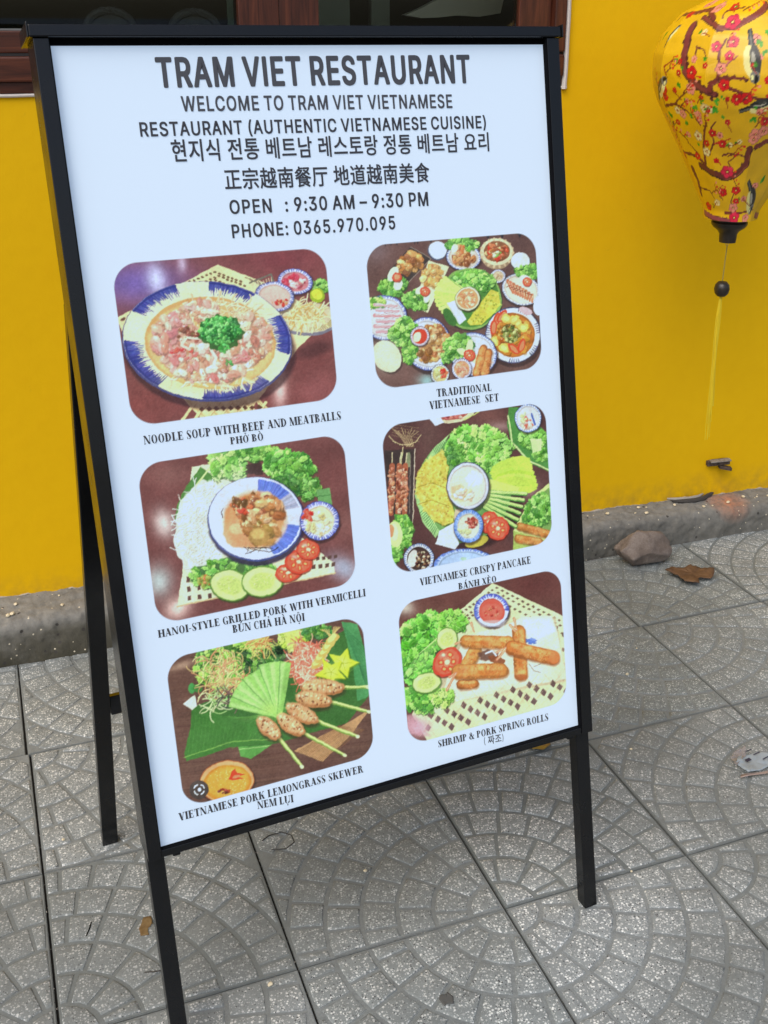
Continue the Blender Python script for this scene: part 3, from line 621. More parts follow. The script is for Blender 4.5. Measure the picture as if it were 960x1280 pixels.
def pic_set():
    c = Cv(960, 886, (92, 66, 62), 12)
    c.glow(200, 700, 120, 60, (110, 84, 80), .8); c.glow(345, 720, 40, 30, (150, 196, 204), .9); c.glow(110, 120, 60, 60, (124, 110, 118), .6); c.glow(640, 60, 200, 40, (80, 56, 54), .7)
    for x in (150, 176, 205, 285, 300, 360, 625, 690, 770): c.poly([(x - 9, 84 - x * .055), (x + 9, 82 - x * .055), (x + 4, 112 - x * .06)], (36, 32, 40))
    def fried(cx, cy, rx, ry, n, s_=17, pal=((196, 146, 84), (164, 108, 58), (220, 180, 116), (130, 84, 48)), rot=0): c.bits(cx, cy, rx, ry, n, s_, list(pal), rot, .75)
    c.poly([(270, 104), (362, 160), (262, 268), (165, 220)], (56, 48, 46)); c.line([(270, 104), (362, 160), (262, 268)], 3, (140, 130, 120)); fried(266, 180, 62, 42, 44, rot=-.5)
    c.leafy(190, 285, 66, 44, 46, 20); c.ell(190, 230, 22, 36, (222, 232, 204), .5); c.ell(212, 278, 20, 28, (226, 236, 210), .3); c.tomato(207, 245, 22, 22); c.ell(207, 245, 11, 11, (240, 150, 110))
    c.poly([(352, 168), (447, 196), (350, 408), (282, 384)], (222, 214, 180)); fried(366, 238, 46, 50, 50, 16, ((206, 160, 92), (176, 124, 66), (228, 190, 126)))
    c.leafy(298, 350, 58, 46, 46, 19); c.ell(314, 305, 26, 16, (222, 232, 206), -.6); c.ell(344, 340, 14, 24, (228, 236, 212), .3); c.tomato(336, 310, 22, 21)
    c.ell(393, 124, 45, 44, (60, 70, 100)); c.ell(395, 120, 42, 41, (206, 222, 232)); c.glow(390, 112, 26, 22, (236, 246, 250), .9)
    c.dish(514, 152, 80, 62, .1, (206, 216, 236), (50, 60, 110), (200, 196, 190), .85, 60, (70, 90, 160), 3)
    c.leafy(508, 92, 72, 32, 56, 17); fried(512, 162, 50, 26, 34, 13, ((176, 118, 70), (206, 156, 100), (140, 86, 50))); c.bits(497, 118, 22, 22, 18, 11, [(226, 130, 84), (236, 176, 130)]); c.ell(472, 112, 14, 20, (226, 236, 212), .4)
    c.ell(668, 136, 78, 72, (150, 130, 104)); c.ell(666, 128, 76, 62, (222, 206, 176)); c.ell(668, 126, 60, 48, (128, 84, 56)); c.bits(668, 128, 50, 38, 50, 12, [(190, 120, 74), (226, 190, 140), (150, 84, 52), (206, 70, 44)]); c.bits(672, 140, 20, 14, 10, 9, [(120, 180, 90), (220, 226, 190)])
    for i in range(18): c.ell(668 + 74 * math.cos(i * .35), 132 + 64 * math.sin(i * .35), 8, 6, (206, 188, 154), i * .35, .8)
    c.ell(778, 176, 46, 42, (70, 60, 62)); c.ell(776, 170, 43, 38, (212, 222, 228))
    c.dish(672, 240, 35, 31, 0, (200, 208, 226), (60, 60, 90), (206, 190, 160), .7, 22, (100, 110, 160), 3); c.bits(674, 244, 14, 10, 8, 7, [(226, 206, 170), (180, 150, 110)])
    c.dish(778, 302, 90, 72, .35, (206, 214, 226), (46, 56, 80), (220, 214, 200), .86, 60, (90, 100, 140), 3)
    c.leafy(815, 222, 62, 30, 44, 16)
    for i in range(9): c.line([(718 + i * 14, 262 + i * 8), (742 + i * 11, 318 + i * 5)], 15, c.jit((186, 118, 84), 22), 9); c.line([(722 + i * 14, 268 + i * 8), (740 + i * 11, 306 + i * 5)], 4, (236, 206, 176), 2)
    for i in range(8): c.line([(712 + i * 15, 290 + i * 5), (730 + i * 14, 284 + i * 6)], 4, (96, 46, 34), a=.8)
    c.ell(796, 250, 26, 14, (226, 236, 212), .1); c.tomato(806, 266, 21, 20)
    # central banana leaf platter
    c.ell(548, 352, 146, 142, (30, 40, 30), 0, .7, soft=6); c.ell(546, 344, 144, 142, (120, 164, 84), .2, wob=.02); c.ell(546, 344, 134, 132, (70, 124, 52), .2)
    c.leafy(560, 262, 96, 42, 80, 22); c.leafy(612, 270, 44, 36, 26, 18)
    for i in range(11):
        t = 2.3 + i * .16; c.line([(540 + 40 * math.cos(t), 330 + 40 * math.sin(t)), (534 + 146 * math.cos(t), 330 + 118 * math.sin(t))], 17, c.jit((190, 224, 120), 12), 22); c.line([(540 + 60 * math.cos(t + .07), 330 + 50 * math.sin(t + .07)), (534 + 142 * math.cos(t + .07), 330 + 118 * math.sin(t + .07))], 2.5, (84, 150, 56))
    c.poly([(530, 450), (640, 300), (676, 316), (684, 372), (648, 420), (596, 464), (548, 470)], (196, 196, 74)); c.glaze([(530, 450), (640, 300), (676, 316), (684, 372), (648, 420), (596, 464), (548, 470)], 150, (206, 202, 92), 10); c.glaze([(540, 450), (640, 310), (670, 372), (596, 460)], 50, (120, 140, 40), 6, .7)
    c.ell(450, 430, 46, 22, (60, 110, 50), 1.0); c.poly([(436, 366), (474, 352), (528, 440), (496, 464)], (222, 232, 238)); c.line([(440, 370), (500, 462)], 4, (180, 196, 206)); c.line([(486, 398), (514, 442)], 3, (190, 204, 214))
    c.dish(533, 344, 57, 56, 0, (226, 216, 190), (120, 110, 90), (226, 160, 110), .84, 0); c.bits(532, 346, 38, 36, 40, 10, [(236, 176, 130), (206, 130, 86), (244, 206, 170)])
    # left plate of shrimp
    c.dish(150, 432, 104, 104, 0, (210, 220, 238), (56, 70, 140), (206, 210, 220), .86, 100, (90, 110, 190), 4)
    c.leafy(110, 360, 46, 26, 26, 18, pal=((150, 206, 90), (180, 220, 120), (110, 176, 70)))
    for i in range(6): c.line([(104 + (i % 2) * 12, 372 + i * 25), (222 - abs(i - 2) * 8, 378 + i * 23)], 17, c.jit((216, 150, 160), 16), 10); c.line([(110, 368 + i * 25), (214 - abs(i - 2) * 8, 374 + i * 23)], 5, (244, 206, 212), 2, .8); c.line([(150, 385 + i * 24), (226 - i * 3, 388 + i * 23)], 3, (120, 60, 70), 1, .7)
    # lower plate
    c.dish(348, 552, 108, 124, -.15, (204, 216, 238), (60, 76, 140), (206, 216, 232), .87, 100, (96, 116, 196), 4)
    c.leafy(240, 500, 66, 60, 70, 24); c.leafy(262, 590, 36, 46, 34, 20); fried(378, 540, 62, 74, 90, 17, ((206, 160, 104), (176, 124, 70), (230, 196, 146), (150, 100, 56)))
    fried(345, 606, 46, 26, 30, 14); c.dish(312, 517, 44, 46, 0, (196, 190, 206), (50, 50, 76), (190, 60, 40), .76, 24, (110, 110, 150), 3); c.ell(300, 520, 18, 24, (214, 226, 190), .3)
    c.ell(166, 616, 64, 80, (46, 34, 34), -.5, .7, soft=5); c.ell(160, 610, 62, 78, (206, 204, 178), -.55); c.glow(150, 600, 46, 60, (222, 224, 204), .9)
    # soup bowl with tomato
    c.dish(742, 512, 128, 130, .2, (214, 218, 226), (50, 54, 84), (178, 108, 40), .79, 0); 
    for i in range(70):
        t = i * .0898; 
        if (i // 5) % 2: c.line([(742 + 124 * math.cos(t), 512 + 126 * math.sin(t)), (742 + 108 * math.cos(t), 512 + 110 * math.sin(t))], 8, c.jit((70, 76, 120), 20), 3, .8)
    c.bits(738, 512, 86, 84, 70, 18, [(190, 120, 40), (206, 150, 60), (170, 96, 34)], hi=26)
    for x, y, t in ((668, 440, 1.9), (652, 476, 1.7), (745, 575, .8), (782, 560, 1.9), (690, 425, 2.2)): c.ell(x, y, 34, 16, (200, 66, 40), t); c.ell(x + 2, y + 2, 26, 9, (232, 130, 90), t)
    for x, y, t in ((712, 436, .5), (764, 456, .9), (790, 478, .2), (700, 572, .6), (656, 540, 1.2), (748, 440, 2.4)): c.ell(x, y, 24, 19, (206, 196, 100), t, 1, .15, 3); c.ell(x, y, 14, 10, (226, 220, 140), t)
    c.bits(730, 505, 44, 40, 80, 9, [(84, 104, 40), (130, 140, 60), (180, 190, 120), (110, 90, 40)])
    # bottom plate
    c.dish(560, 600, 108, 100, .3, (206, 218, 238), (60, 76, 130), (200, 212, 230), .87, 90, (90, 110, 180), 4)
    c.leafy(490, 560, 66, 50, 70, 20); c.leafy(440, 620, 26, 26, 20, 14); c.ell(542, 566, 16, 36, (214, 232, 180), .2); c.ell(512, 590, 30, 15, (214, 232, 180), .4); c.ell(566, 620, 30, 18, (214, 232, 180), 1.0); c.tomato(542, 605, 27, 27)
    c.roll((606, 575), (575, 690), 38, (180, 112, 60)); c.roll((630, 590), (612, 690), 34, (176, 108, 58)); c.glaze([(590, 560), (650, 590), (620, 700), (556, 690)], 50, (226, 170, 110), 5)
    c.dish(505, 668, 46, 47, 0, (200, 200, 220), (50, 50, 90), (206, 150, 110), .76, 30, (100, 110, 160), 3); c.bits(505, 670, 28, 28, 26, 10, [(226, 180, 150), (190, 120, 90)])
    c.dish(405, 692, 42, 46, 0, (196, 206, 210), (40, 46, 70), (196, 190, 130), .8, 24, (90, 110, 150), 3); c.bits(398, 690, 18, 24, 14, 11, [(206, 222, 150), (230, 236, 200)]); c.bits(420, 690, 12, 22, 12, 10, [(200, 60, 44), (226, 120, 80)])
    c.ell(800, 400, 32, 16, (206, 176, 190), .4); c.ell(862, 376, 26, 44, (200, 226, 236), .1)
    return c

def pic_bun_cha():
    c = Cv(960, 810, (104, 62, 62), 13)
    c.glow(180, 190, 90, 50, (124, 84, 82), .8); c.glow(165, 372, 40, 55, (212, 206, 208), .95, -.3); c.glow(145, 590, 50, 60, (176, 200, 206), .85); c.glow(215, 690, 50, 40, (232, 208, 204), .95, -.5)
    c.glow(840, 540, 70, 44, (166, 178, 206), .9, .5); c.glow(760, 110, 120, 50, (96, 56, 56), .8); c.glow(850, 360, 40, 60, (124, 84, 82), .7)
    c.poly([(268, 160), (335, 150), (800, 520), (805, 556), (214, 684), (232, 560)], (230, 224, 190)); c.line([(212, 684), (806, 558)], 5, (190, 170, 130))
    for i in range(3):
        for j in range(3): c.poly([(248 + 38 * i + 3 * j, 572 + 36 * j - 4 * i), (260 + 38 * i + 3 * j, 570 + 36 * j - 4 * i), (262 + 38 * i + 3 * j, 592 + 34 * j - 4 * i), (248 + 38 * i + 3 * j, 595 + 34 * j - 4 * i)], (84, 58, 56))
    for i in range(4): c.poly([(735 + 22 * i, 500 - i * 3), (748 + 22 * i, 497 - i * 3), (748 + 22 * i, 510 - i * 3), (735 + 22 * i, 513 - i * 3)], (84, 62, 58)); c.poly([(720 + 24 * i, 530 - i * 3), (734 + 24 * i, 527 - i * 3), (734 + 24 * i, 542 - i * 3), (720 + 24 * i, 545 - i * 3)], (84, 62, 58))
    # banana leaf and vermicelli
    c.poly([(300, 160), (355, 200), (300, 330), (235, 420), (206, 360), (215, 300), (250, 230)], (74, 124, 60)); c.line([(330, 170), (262, 260), (222, 380), (216, 470)], 7, (190, 214, 150))
    c.ell(310, 390, 104, 176, (206, 214, 206), .12, wob=.06, k=7); c.ell(312, 385, 96, 168, (222, 232, 230), .12, wob=.06, k=6, soft=6)
    c.noodle(312, 385, 84, 156, 300, [(226, 236, 234), (240, 246, 244), (206, 218, 212)], 3.2, 60, .12)
    for _ in range(40): x, y = c.inell(320, 440, 70, 100); c.ell(x, y, 3, 1.5, (176, 166, 120), c.r.uniform(0, 3), .6)
    c.leafy(408, 150, 70, 60, 90, 26, pal=((130, 200, 90), (166, 222, 120), (96, 168, 66), (190, 232, 140)))
    c.leafy(520, 110, 90, 24, 46, 22, pal=((110, 180, 70), (150, 206, 100), (70, 136, 50)))
    c.ell(510, 168, 40, 22, (56, 40, 40), 0, .9, .2); c.leafy(630, 160, 90, 56, 90, 28, pal=((84, 160, 54), (116, 190, 80), (54, 120, 40), (150, 212, 104))); c.leafy(700, 240, 46, 40, 40, 22, pal=((60, 120, 44), (84, 156, 58), (120, 180, 84)))
    c.poly([(735, 245), (785, 240), (795, 300), (745, 300)], (96, 150, 90)); c.line([(742, 270), (790, 264)], 3, (60, 110, 60)); c.leafy(610, 225, 60, 30, 34, 22, pal=((44, 96, 38), (66, 130, 50)))
    # herbs under cucumber
    c.leafy(420, 560, 160, 60, 70, 20, -.1); c.bits(320, 588, 30, 20, 20, 10, [(206, 120, 70), (150, 170, 80)])
    c.cucumber(412, 604, 76, 60, .2); c.cucumber(532, 590, 78, 58, -.1)
    c.tomato(630, 556, 50, 34, -.2); c.tomato(670, 516, 52, 44, .1); c.tomato(705, 470, 44, 38, .3)
    # main bowl
    c.ell(512, 366, 184, 166, (40, 34, 60), 0, .9, soft=7); c.ell(508, 356, 180, 158, (58, 70, 130)); c.ell(508, 353, 176, 154, (206, 216, 242)); c.glow(430, 330, 60, 110, (226, 232, 250), .9); c.ell(508, 356, 138, 124, (214, 220, 238), 0, .7, soft=8)
    blue = (84, 110, 206)
    for i in range(60):
        t = -1.5 + i * .02; q0 = .98 - c.r.random() * .03; q1 = .70 - c.r.random() * .1
        c.line([(508 + 172 * q0 * math.cos(t), 354 + 150 * q0 * math.sin(t)), (508 + 172 * q1 * math.cos(t), 354 + 150 * q1 * math.sin(t))], 6, c.jit(blue if i < 40 else (150, 160, 190), 20), 3, .85)
    for i in range(44):
        t = .2 + i * .022; q0 = .98 - c.r.random() * .03; q1 = .70 - c.r.random() * .08
        c.line([(508 + 172 * q0 * math.cos(t), 354 + 150 * q0 * math.sin(t)), (508 + 172 * q1 * math.cos(t), 354 + 150 * q1 * math.sin(t))], 6, c.jit(blue, 20), 3, .85)
    c.ell(505, 360, 122, 112, (222, 190, 170), 0, .9, soft=10); c.ell(502, 362, 112, 102, (214, 150, 104), 0, 1, .03, soft=8)
    c.ell(446, 410, 60, 54, (222, 150, 110), .2, .9, .06, soft=6); c.ell(436, 392, 26, 20, (240, 190, 146), 0, .8, soft=8)
    c.bits(520, 330, 80, 66, 95, 20, [(184, 122, 78), (206, 150, 100), (150, 92, 56), (228, 186, 140), (120, 74, 48)]); c.bits(525, 400, 60, 46, 55, 20, [(196, 150, 96), (170, 120, 70), (140, 110, 60), (222, 190, 140)])
    c.ell(520, 420, 38, 34, (160, 128, 74), 0, .95, .05, soft=4); c.ell(515, 412, 26, 20, (196, 168, 104), 0, .9, .1, soft=5); c.bits(455, 300, 40, 24, 24, 13, [(200, 96, 60), (120, 84, 50), (226, 176, 130)]); c.bits(460, 326, 12, 8, 5, 10, [(206, 66, 40)])
    for k in range(9): t = k * .7; c.line([(500 + 40 * math.cos(t), 462), (525 + 50 * math.cos(t + 1), 474 + 10 * math.sin(t))], 2, (40, 34, 36), 1)
    c.line([(470, 488), (510, 470), (560, 480), (592, 462)], 2.5, (36, 30, 34)); c.line([(384, 350), (380, 330), (386, 318)], 2.5, (60, 50, 50))
    # small bowl
    c.dish(748, 362, 74, 74, 0, (200, 206, 236), (46, 52, 120), (222, 214, 180), .74, 60, (76, 90, 176), 6); c.bits(740, 376, 44, 40, 50, 12, [(232, 226, 196), (214, 206, 150), (240, 236, 214)]); c.bits(704, 340, 18, 22, 16, 9, [(206, 50, 40), (226, 90, 70)])
    return c

def pic_banh_xeo():
    c = Cv(960, 923, (78, 50, 50), 14)
    c.glow(560, 110, 100, 50, (104, 66, 62), .8); c.glow(740, 440, 50, 40, (176, 150, 156), .7); c.glow(610, 720, 90, 40, (92, 58, 56), .8); c.glow(280, 220, 50, 90, (96, 70, 66), .7); c.glow(608, 160, 60, 24, (164, 140, 140), .6)
    # skewers on a tray
    c.poly([(74, 270), (216, 262), (206, 600), (100, 560)], (54, 44, 44)); c.line([(216, 262), (206, 600)], 4, (196, 186, 168)); c.line([(196, 290), (190, 560)], 3, (120, 110, 104)); c.line([(186, 285), (186, 340)], 16, (120, 130, 100))
    for x0, x1 in ((108, 104), (150, 138), (176, 166)):
        c.line([(x0 + 2, 280), (x1 + 6, 350)], 5, (206, 196, 160)); c.line([(x1 + 6, 340), (x1, 560)], 26, (150, 84, 60), 24); c.bits(x1 + 2, 450, 11, 108, 60, 10, [(176, 104, 76), (206, 140, 108), (130, 66, 46), (226, 176, 146)])
    c.line([(160, 255), (152, 330)], 4, (210, 200, 150))
    c.leafy(158, 640, 44, 80, 60, 22); c.leafy(130, 740, 24, 50, 24, 18); c.ell(124, 656, 34, 60, (206, 226, 150), -.1); c.ell(118, 646, 20, 40, (226, 234, 180), -.1); c.ell(106, 640, 14, 30, (226, 140, 100))
    # dark whisk of sticks
    for i in range(9): c.line([(105 + i * 16, 165 + (i % 3) * 8), (150 + i * 6, 205), (178 + i * 4, 252)], 2.4, (190, 176, 130), a=.9)
    for i in range(5): t = i * .5; c.line([(170 + 76 * math.cos(t + .2), 186 + 60 * math.sin(t + .2)), (170 + 76 * math.cos(t + .9), 186 + 60 * math.sin(t + .9))], 3, (196, 186, 140)); c.line([(110, 150 + 12 * i), (236, 165 + 16 * i)], 1.8, (166, 150, 110), a=.7)
    # top dish
    c.ell(390, 96, 100, 46, (196, 190, 160), -.1); c.ell(385, 92, 82, 36, (150, 70, 64), -.1); c.bits(385, 100, 70, 22, 40, 10, [(206, 110, 100), (232, 176, 160), (150, 50, 50)]); c.poly([(280, 120), (330, 108), (350, 140), (310, 156)], (206, 222, 236)); c.line([(440, 130), (512, 90)], 5, (170, 190, 110))
    # right top leaf tray with bowl
    c.poly([(650, 70), (700, 70), (835, 200), (835, 368), (740, 326), (660, 232), (640, 150)], (70, 130, 62)); c.line([(646, 110), (665, 232), (742, 318), (835, 360)], 7, (190, 212, 150)); c.leafy(760, 215, 70, 40, 46, 22); c.leafy(800, 290, 40, 26, 20, 18); c.poly([(745, 215), (800, 215), (800, 270), (760, 280)], (190, 222, 160))
    c.dish(738, 120, 62, 66, 0, (200, 214, 236), (46, 66, 110), (206, 214, 226), .84, 40, (80, 110, 190), 4); c.bits(732, 140, 30, 26, 16, 11, [(206, 96, 80), (226, 206, 190)]); c.line([(755, 100), (770, 150)], 8, (70, 96, 180)); c.bits(715, 115, 14, 24, 8, 9, [(200, 220, 160)])
    # right lower dish
    c.poly([(835, 420), (760, 480), (700, 580), (670, 640), (670, 730), (845, 720), (845, 500)], (196, 214, 140)); c.poly([(835, 440), (770, 490), (712, 590), (700, 640), (845, 640), (845, 500)], (110, 150, 80)); c.leafy(790, 545, 60, 80, 70, 24, .6); c.poly([(668, 640), (845, 690), (845, 728), (670, 730)], (150, 176, 90))
    for (p0, p1) in (((700, 620), (830, 655)), ((690, 675), (790, 690))): c.roll(p0, p1, 36, (168, 116, 58))
    # central platter
    c.ell(470, 470, 246, 256, (40, 26, 28), 0, .7, soft=12); c.ell(440, 450, 220, 246, (100, 150, 84), .15); c.poly([(380, 190), (300, 260), (222, 400), (216, 480), (250, 600), (310, 672), (330, 640), (260, 520), (290, 330)], (150, 196, 130))
    for i in range(12): c.line([(300 + i * 7, 262 - i * 5), (320 + i * 7, 300 - i * 4)], 2.5, (56, 110, 60)); c.line([(236 + i * 6, 560 + i * 9), (262 + i * 5, 540 + i * 8)], 2.5, (66, 120, 66))
    pc = [(345, 268), (372, 300), (362, 400), (374, 470), (398, 560), (390, 600), (352, 616), (300, 590), (258, 540), (222, 470), (226, 380), (262, 320)]
    c.poly([(x + 5, y + 8) for x, y in pc], (60, 70, 20), .7, 5); c.poly(pc, (202, 186, 84), 1, 3); c.glaze(pc, 420, (212, 198, 96), 12, .6); c.glaze(pc, 140, (150, 150, 50), 6, .6); c.glaze(pc, 130, (236, 222, 140), 6, .6); c.glaze(pc, 30, (130, 90, 40), 5, .5)
    for y in (440, 520): c.line([(225, y), (290, y - 22), (372, y + 6)], 3, (130, 116, 40), a=.8)
    c.leafy(500, 250, 130, 90, 150, 34, pal=((120, 196, 76), (156, 222, 104), (84, 160, 54), (184, 234, 130))); c.leafy(400, 290, 34, 50, 34, 22, pal=((60, 120, 44), (90, 156, 60))); c.leafy(600, 260, 60, 60, 50, 28, pal=((120, 190, 76), (150, 212, 104))); c.leafy(560, 340, 40, 30, 20, 20)
    for i in range(7):
        t = -.55 + i * .11; c.ell(655 + 5 * i, 345 + 14 * i, 98, 40, c.jit((176, 214, 84), 10), t * .6, 1, .04, 11); c.line([(575, 380 + 8 * i), (742, 330 + 17 * i)], 2, (120, 170, 50), a=.6)
    c.poly([(560, 400), (700, 440), (690, 466), (560, 450)], (206, 222, 120), .8, 5)
    for i in range(6):
        p0 = (556 - i * 4, 462 + i * 14); p1 = (726 - i * 9, 470 + i * 30); c.line([p0, p1], 19, (60, 120, 50)); c.line([(p0[0], p0[1] - 2), (p1[0], p1[1] - 3)], 13, (186, 222, 138)); c.line([p0, p1], 2, (140, 180, 90))
    c.tomato(556, 600, 42, 52, .3); c.tomato(598, 628, 52, 54, .1); c.ell(500, 690, 56, 24, (176, 170, 70), -.3)
    c.poly([(330, 640), (400, 600), (420, 700), (402, 726), (310, 700)], (212, 224, 232)); c.poly([(400, 540), (440, 540), (420, 600), (396, 590)], (196, 176, 150))
    c.dish(460, 432, 98, 110, 0, (196, 204, 222), (56, 62, 96), (206, 206, 206), .86, 0); c.ell(456, 436, 80, 90, (222, 214, 200)); c.ell(420, 466, 40, 40, (232, 190, 150), .4, .9, .1, soft=8); c.ell(490, 400, 40, 36, (232, 236, 236), 0, .9, .1, soft=6); c.bits(440, 470, 40, 24, 16, 16, [(232, 196, 156), (244, 226, 206), (222, 226, 222)]); c.ell(470, 440, 3, 50, (206, 206, 200), .6, .8); c.ell(470, 440, 46, 3, (206, 206, 200), .3, .8)
    c.dish(463, 618, 68, 78, 0, (150, 180, 226), (46, 60, 110), (214, 214, 200), .74, 70, (90, 130, 210), 6); c.bits(476, 600, 26, 24, 40, 8, [(170, 70, 60), (206, 130, 110), (120, 50, 50)]); c.bits(440, 640, 26, 26, 14, 12, [(200, 214, 160), (226, 232, 206)])
    c.dish(234, 768, 70, 70, 0, (206, 214, 226), (50, 60, 80), (60, 44, 40), .78, 40, (90, 116, 180), 6); c.ell(206, 768, 22, 40, (214, 214, 214), .2); c.bits(250, 772, 34, 40, 90, 6, [(70, 40, 36), (150, 110, 80), (226, 206, 176), (40, 26, 26)])
    c.dish(450, 806, 150, 84, 0, (176, 200, 236), (56, 70, 120), (160, 190, 232), .84, 90, (90, 120, 200), 8); c.ell(440, 770, 14, 8, (150, 190, 150), 0, .7, .2)
    return c

def pic_skewer():
    c = Cv(960, 840, (92, 66, 58), 15)
    for i in range(70):
        y = 120 + i * 10 + c.r.uniform(-3, 3); c.line([(90, y + 30), (400, y), (860, y - 60)], c.r.uniform(1, 4), c.jit(c.r.choice([(74, 50, 46), (110, 82, 72), (84, 60, 54)]), 8), a=.5)
    c.glow(140, 215, 50, 14, (176, 150, 130), .8, -.3); c.glow(640, 600, 120, 40, (82, 54, 50), .7)
    # dark green leaf bed
    c.poly([(178, 370), (300, 330), (700, 110), (790, 60), (850, 200), (842, 330), (760, 430), (520, 500), (440, 520), (330, 520), (160, 575), (150, 545), (175, 440)], (52, 100, 44)); 
    for i in range(26): c.line([(230 + i * 4, 400 + i * 5), (520 + i * 11, 420 - i * 8)], 2, c.jit((80, 136, 60), 14), a=.6)
    c.poly([(178, 370), (250, 390), (430, 440), (500, 505), (330, 520), (160, 575), (150, 545), (175, 440)], (58, 112, 48)); c.line([(150, 560), (330, 500), (500, 490)], 4, (110, 160, 76))
    for i in range(22): c.line([(180 + 14 * i, 400 + i * 4), (165 + 14 * i, 545 - i * 3)], 1.6, (84, 140, 64), a=.6)
    c.poly([(740, 50), (800, 60), (838, 200), (842, 330), (800, 350), (780, 200)], (70, 140, 84)); 
    for i in range(14): c.line([(745 + i * 5, 70 + i * 12), (835, 150 + i * 12)], 2, (40, 96, 60), a=.8)
    c.poly([(352, 520), (480, 512), (400, 565), (360, 556)], (84, 150, 70)); c.line([(356, 530), (470, 516)], 3, (150, 196, 120)); c.poly([(145, 358), (190, 325), (200, 365), (180, 382)], (222, 222, 206)); c.ell(178, 300, 12, 20, (70, 150, 80)); c.ell(200, 300, 20, 14, (60, 130, 60), .3)
    # corn husk
    c.poly([(560, 535), (760, 430), (845, 380), (780, 470), (670, 575)], (176, 140, 100))
    for i in range(16): c.line([(575 + i * 6, 540 + i * 2), (735 + i * 6, 440 + i)], 2, c.jit((130, 96, 66), 14), a=.9)
    # salad
    c.leafy(300, 220, 110, 80, 90, 26, pal=((110, 180, 60), (150, 210, 90), (60, 110, 44), (180, 222, 110))); c.leafy(440, 190, 80, 60, 60, 24, pal=((40, 74, 40), (60, 110, 50), (30, 54, 34), (110, 170, 70))); c.leafy(400, 130, 60, 24, 34, 20, pal=((140, 200, 80), (170, 220, 100)))
    c.noodle(290, 250, 80, 70, 120, [(222, 206, 150), (206, 176, 120), (190, 214, 130), (206, 150, 110)], 3.4, 70); c.noodle(440, 130, 60, 26, 60, [(206, 130, 80), (222, 190, 120), (190, 200, 110)], 3.2, 50)
    c.noodle(265, 350, 30, 44, 26, [(190, 206, 160), (150, 190, 120)], 4, 60); c.noodle(330, 340, 40, 30, 24, [(60, 60, 60), (110, 84, 84)], 3.5, 40)
    for i in range(40): x, y = c.inell(330, 210, 150, 70); c.line([(x, y), (x + c.r.uniform(-30, 30), y + c.r.uniform(-30, 30))], 2.6, c.jit(c.r.choice([(60, 150, 40), (206, 216, 150), (30, 60, 30)]), 16), 1.2, .8)
    c.leafy(560, 110, 50, 44, 46, 24, pal=((206, 226, 90), (226, 238, 130), (170, 206, 70))); c.poly([(520, 80), (585, 72), (575, 150), (540, 170)], (222, 232, 130), .7, 4); c.leafy(650, 90, 56, 26, 30, 18, pal=((50, 110, 50), (90, 150, 60))); 
    for i in range(5): c.line([(660 + i * 8, 80), (705, 100 + 8 * i), (735 - i * 6, 70)], 3, (196, 176, 110))
    # shredded carrot
    c.ell(608, 205, 62, 82, (190, 96, 76), .2, 1, .05); c.noodle(608, 205, 48, 66, 190, [(232, 140, 110), (244, 176, 150), (206, 104, 84), (250, 206, 180)], 3.6, 60)
    for i in range(5): c.ell(650 + i * 14, 205 - i * 22, 15, 30, (206, 170, 90), .7 + i * .06, 1, .05); c.ell(648 + i * 14, 200 - i * 22, 10, 22, (238, 206, 130), .7)
    for k, (cx, cy) in enumerate(((745, 205), (700, 240))):
        pts = [(cx + (62 if i % 2 == 0 else 30) * math.cos(i * .628 + .4 * k) * 1.0, cy + (58 if i % 2 == 0 else 28) * math.sin(i * .628 + .4 * k)) for i in range(10)]
        c.poly([(x + 3, y + 5) for x, y in pts], (110, 140, 20), .6, 4); c.poly(pts, (206, 222, 60), 1, 4); c.glow(cx, cy, 24, 22, (232, 238, 130), .9)
        for i in range(0, 10, 2): c.line([(cx, cy), ((cx + pts[i][0]) / 2, (cy + pts[i][1]) / 2)], 3, (150, 176, 40), a=.7)
    # fan of sliced cucumber
    for i in range(8):
        t = -2.98 + i * .205; r = 190 if i < 5 else 205
        ex, ey = 505 + r * math.cos(t), 400 + r * .98 * math.sin(t); t2 = t + .2; fx, fy = 505 + r * math.cos(t2), 400 + r * .98 * math.sin(t2)
        c.poly([(495, 410), (ex, ey), (fx, fy), (520, 395)], c.jit((140, 196, 104), 8), 1, 2); c.poly([(500, 405), (ex + (505 - ex) * .06, ey + (400 - ey) * .06), ((ex + fx) / 2, (ey + fy) / 2)], (182, 222, 150), .6, 9)
        c.line([(500, 405), (ex, ey)], 2.2, (80, 140, 66), 3.5 if i % 2 else 1.2, .8 if i % 2 else .35)
    c.glow(470, 380, 34, 26, (170, 214, 110), .7)
    # skewers: (head, tail of meat, tip of stalk)
    for (mx, my), (nx_, ny_), (tx, ty) in (((605, 295), (735, 298), (838, 297)), ((580, 335), (690, 350), (842, 388)), ((545, 370), (640, 420), (800, 482)), ((510, 410), (590, 465), (752, 552)), ((435, 420), (500, 480), (592, 594))):
        c.line([(nx_, ny_), (tx, ty)], 15, (110, 150, 66), 12); c.line([(nx_, ny_ - 3), (tx, ty - 2)], 9, (206, 226, 140), 7); c.ell(tx, ty, 9, 6, (232, 230, 180), .5)
        L = math.hypot(nx_ - mx, ny_ - my); t = math.atan2(ny_ - my, nx_ - mx)
        c.ell((mx + nx_) / 2 + 4, (my + ny_) / 2 + 10, L * .62, 34, (50, 36, 24), t, .6, soft=8)
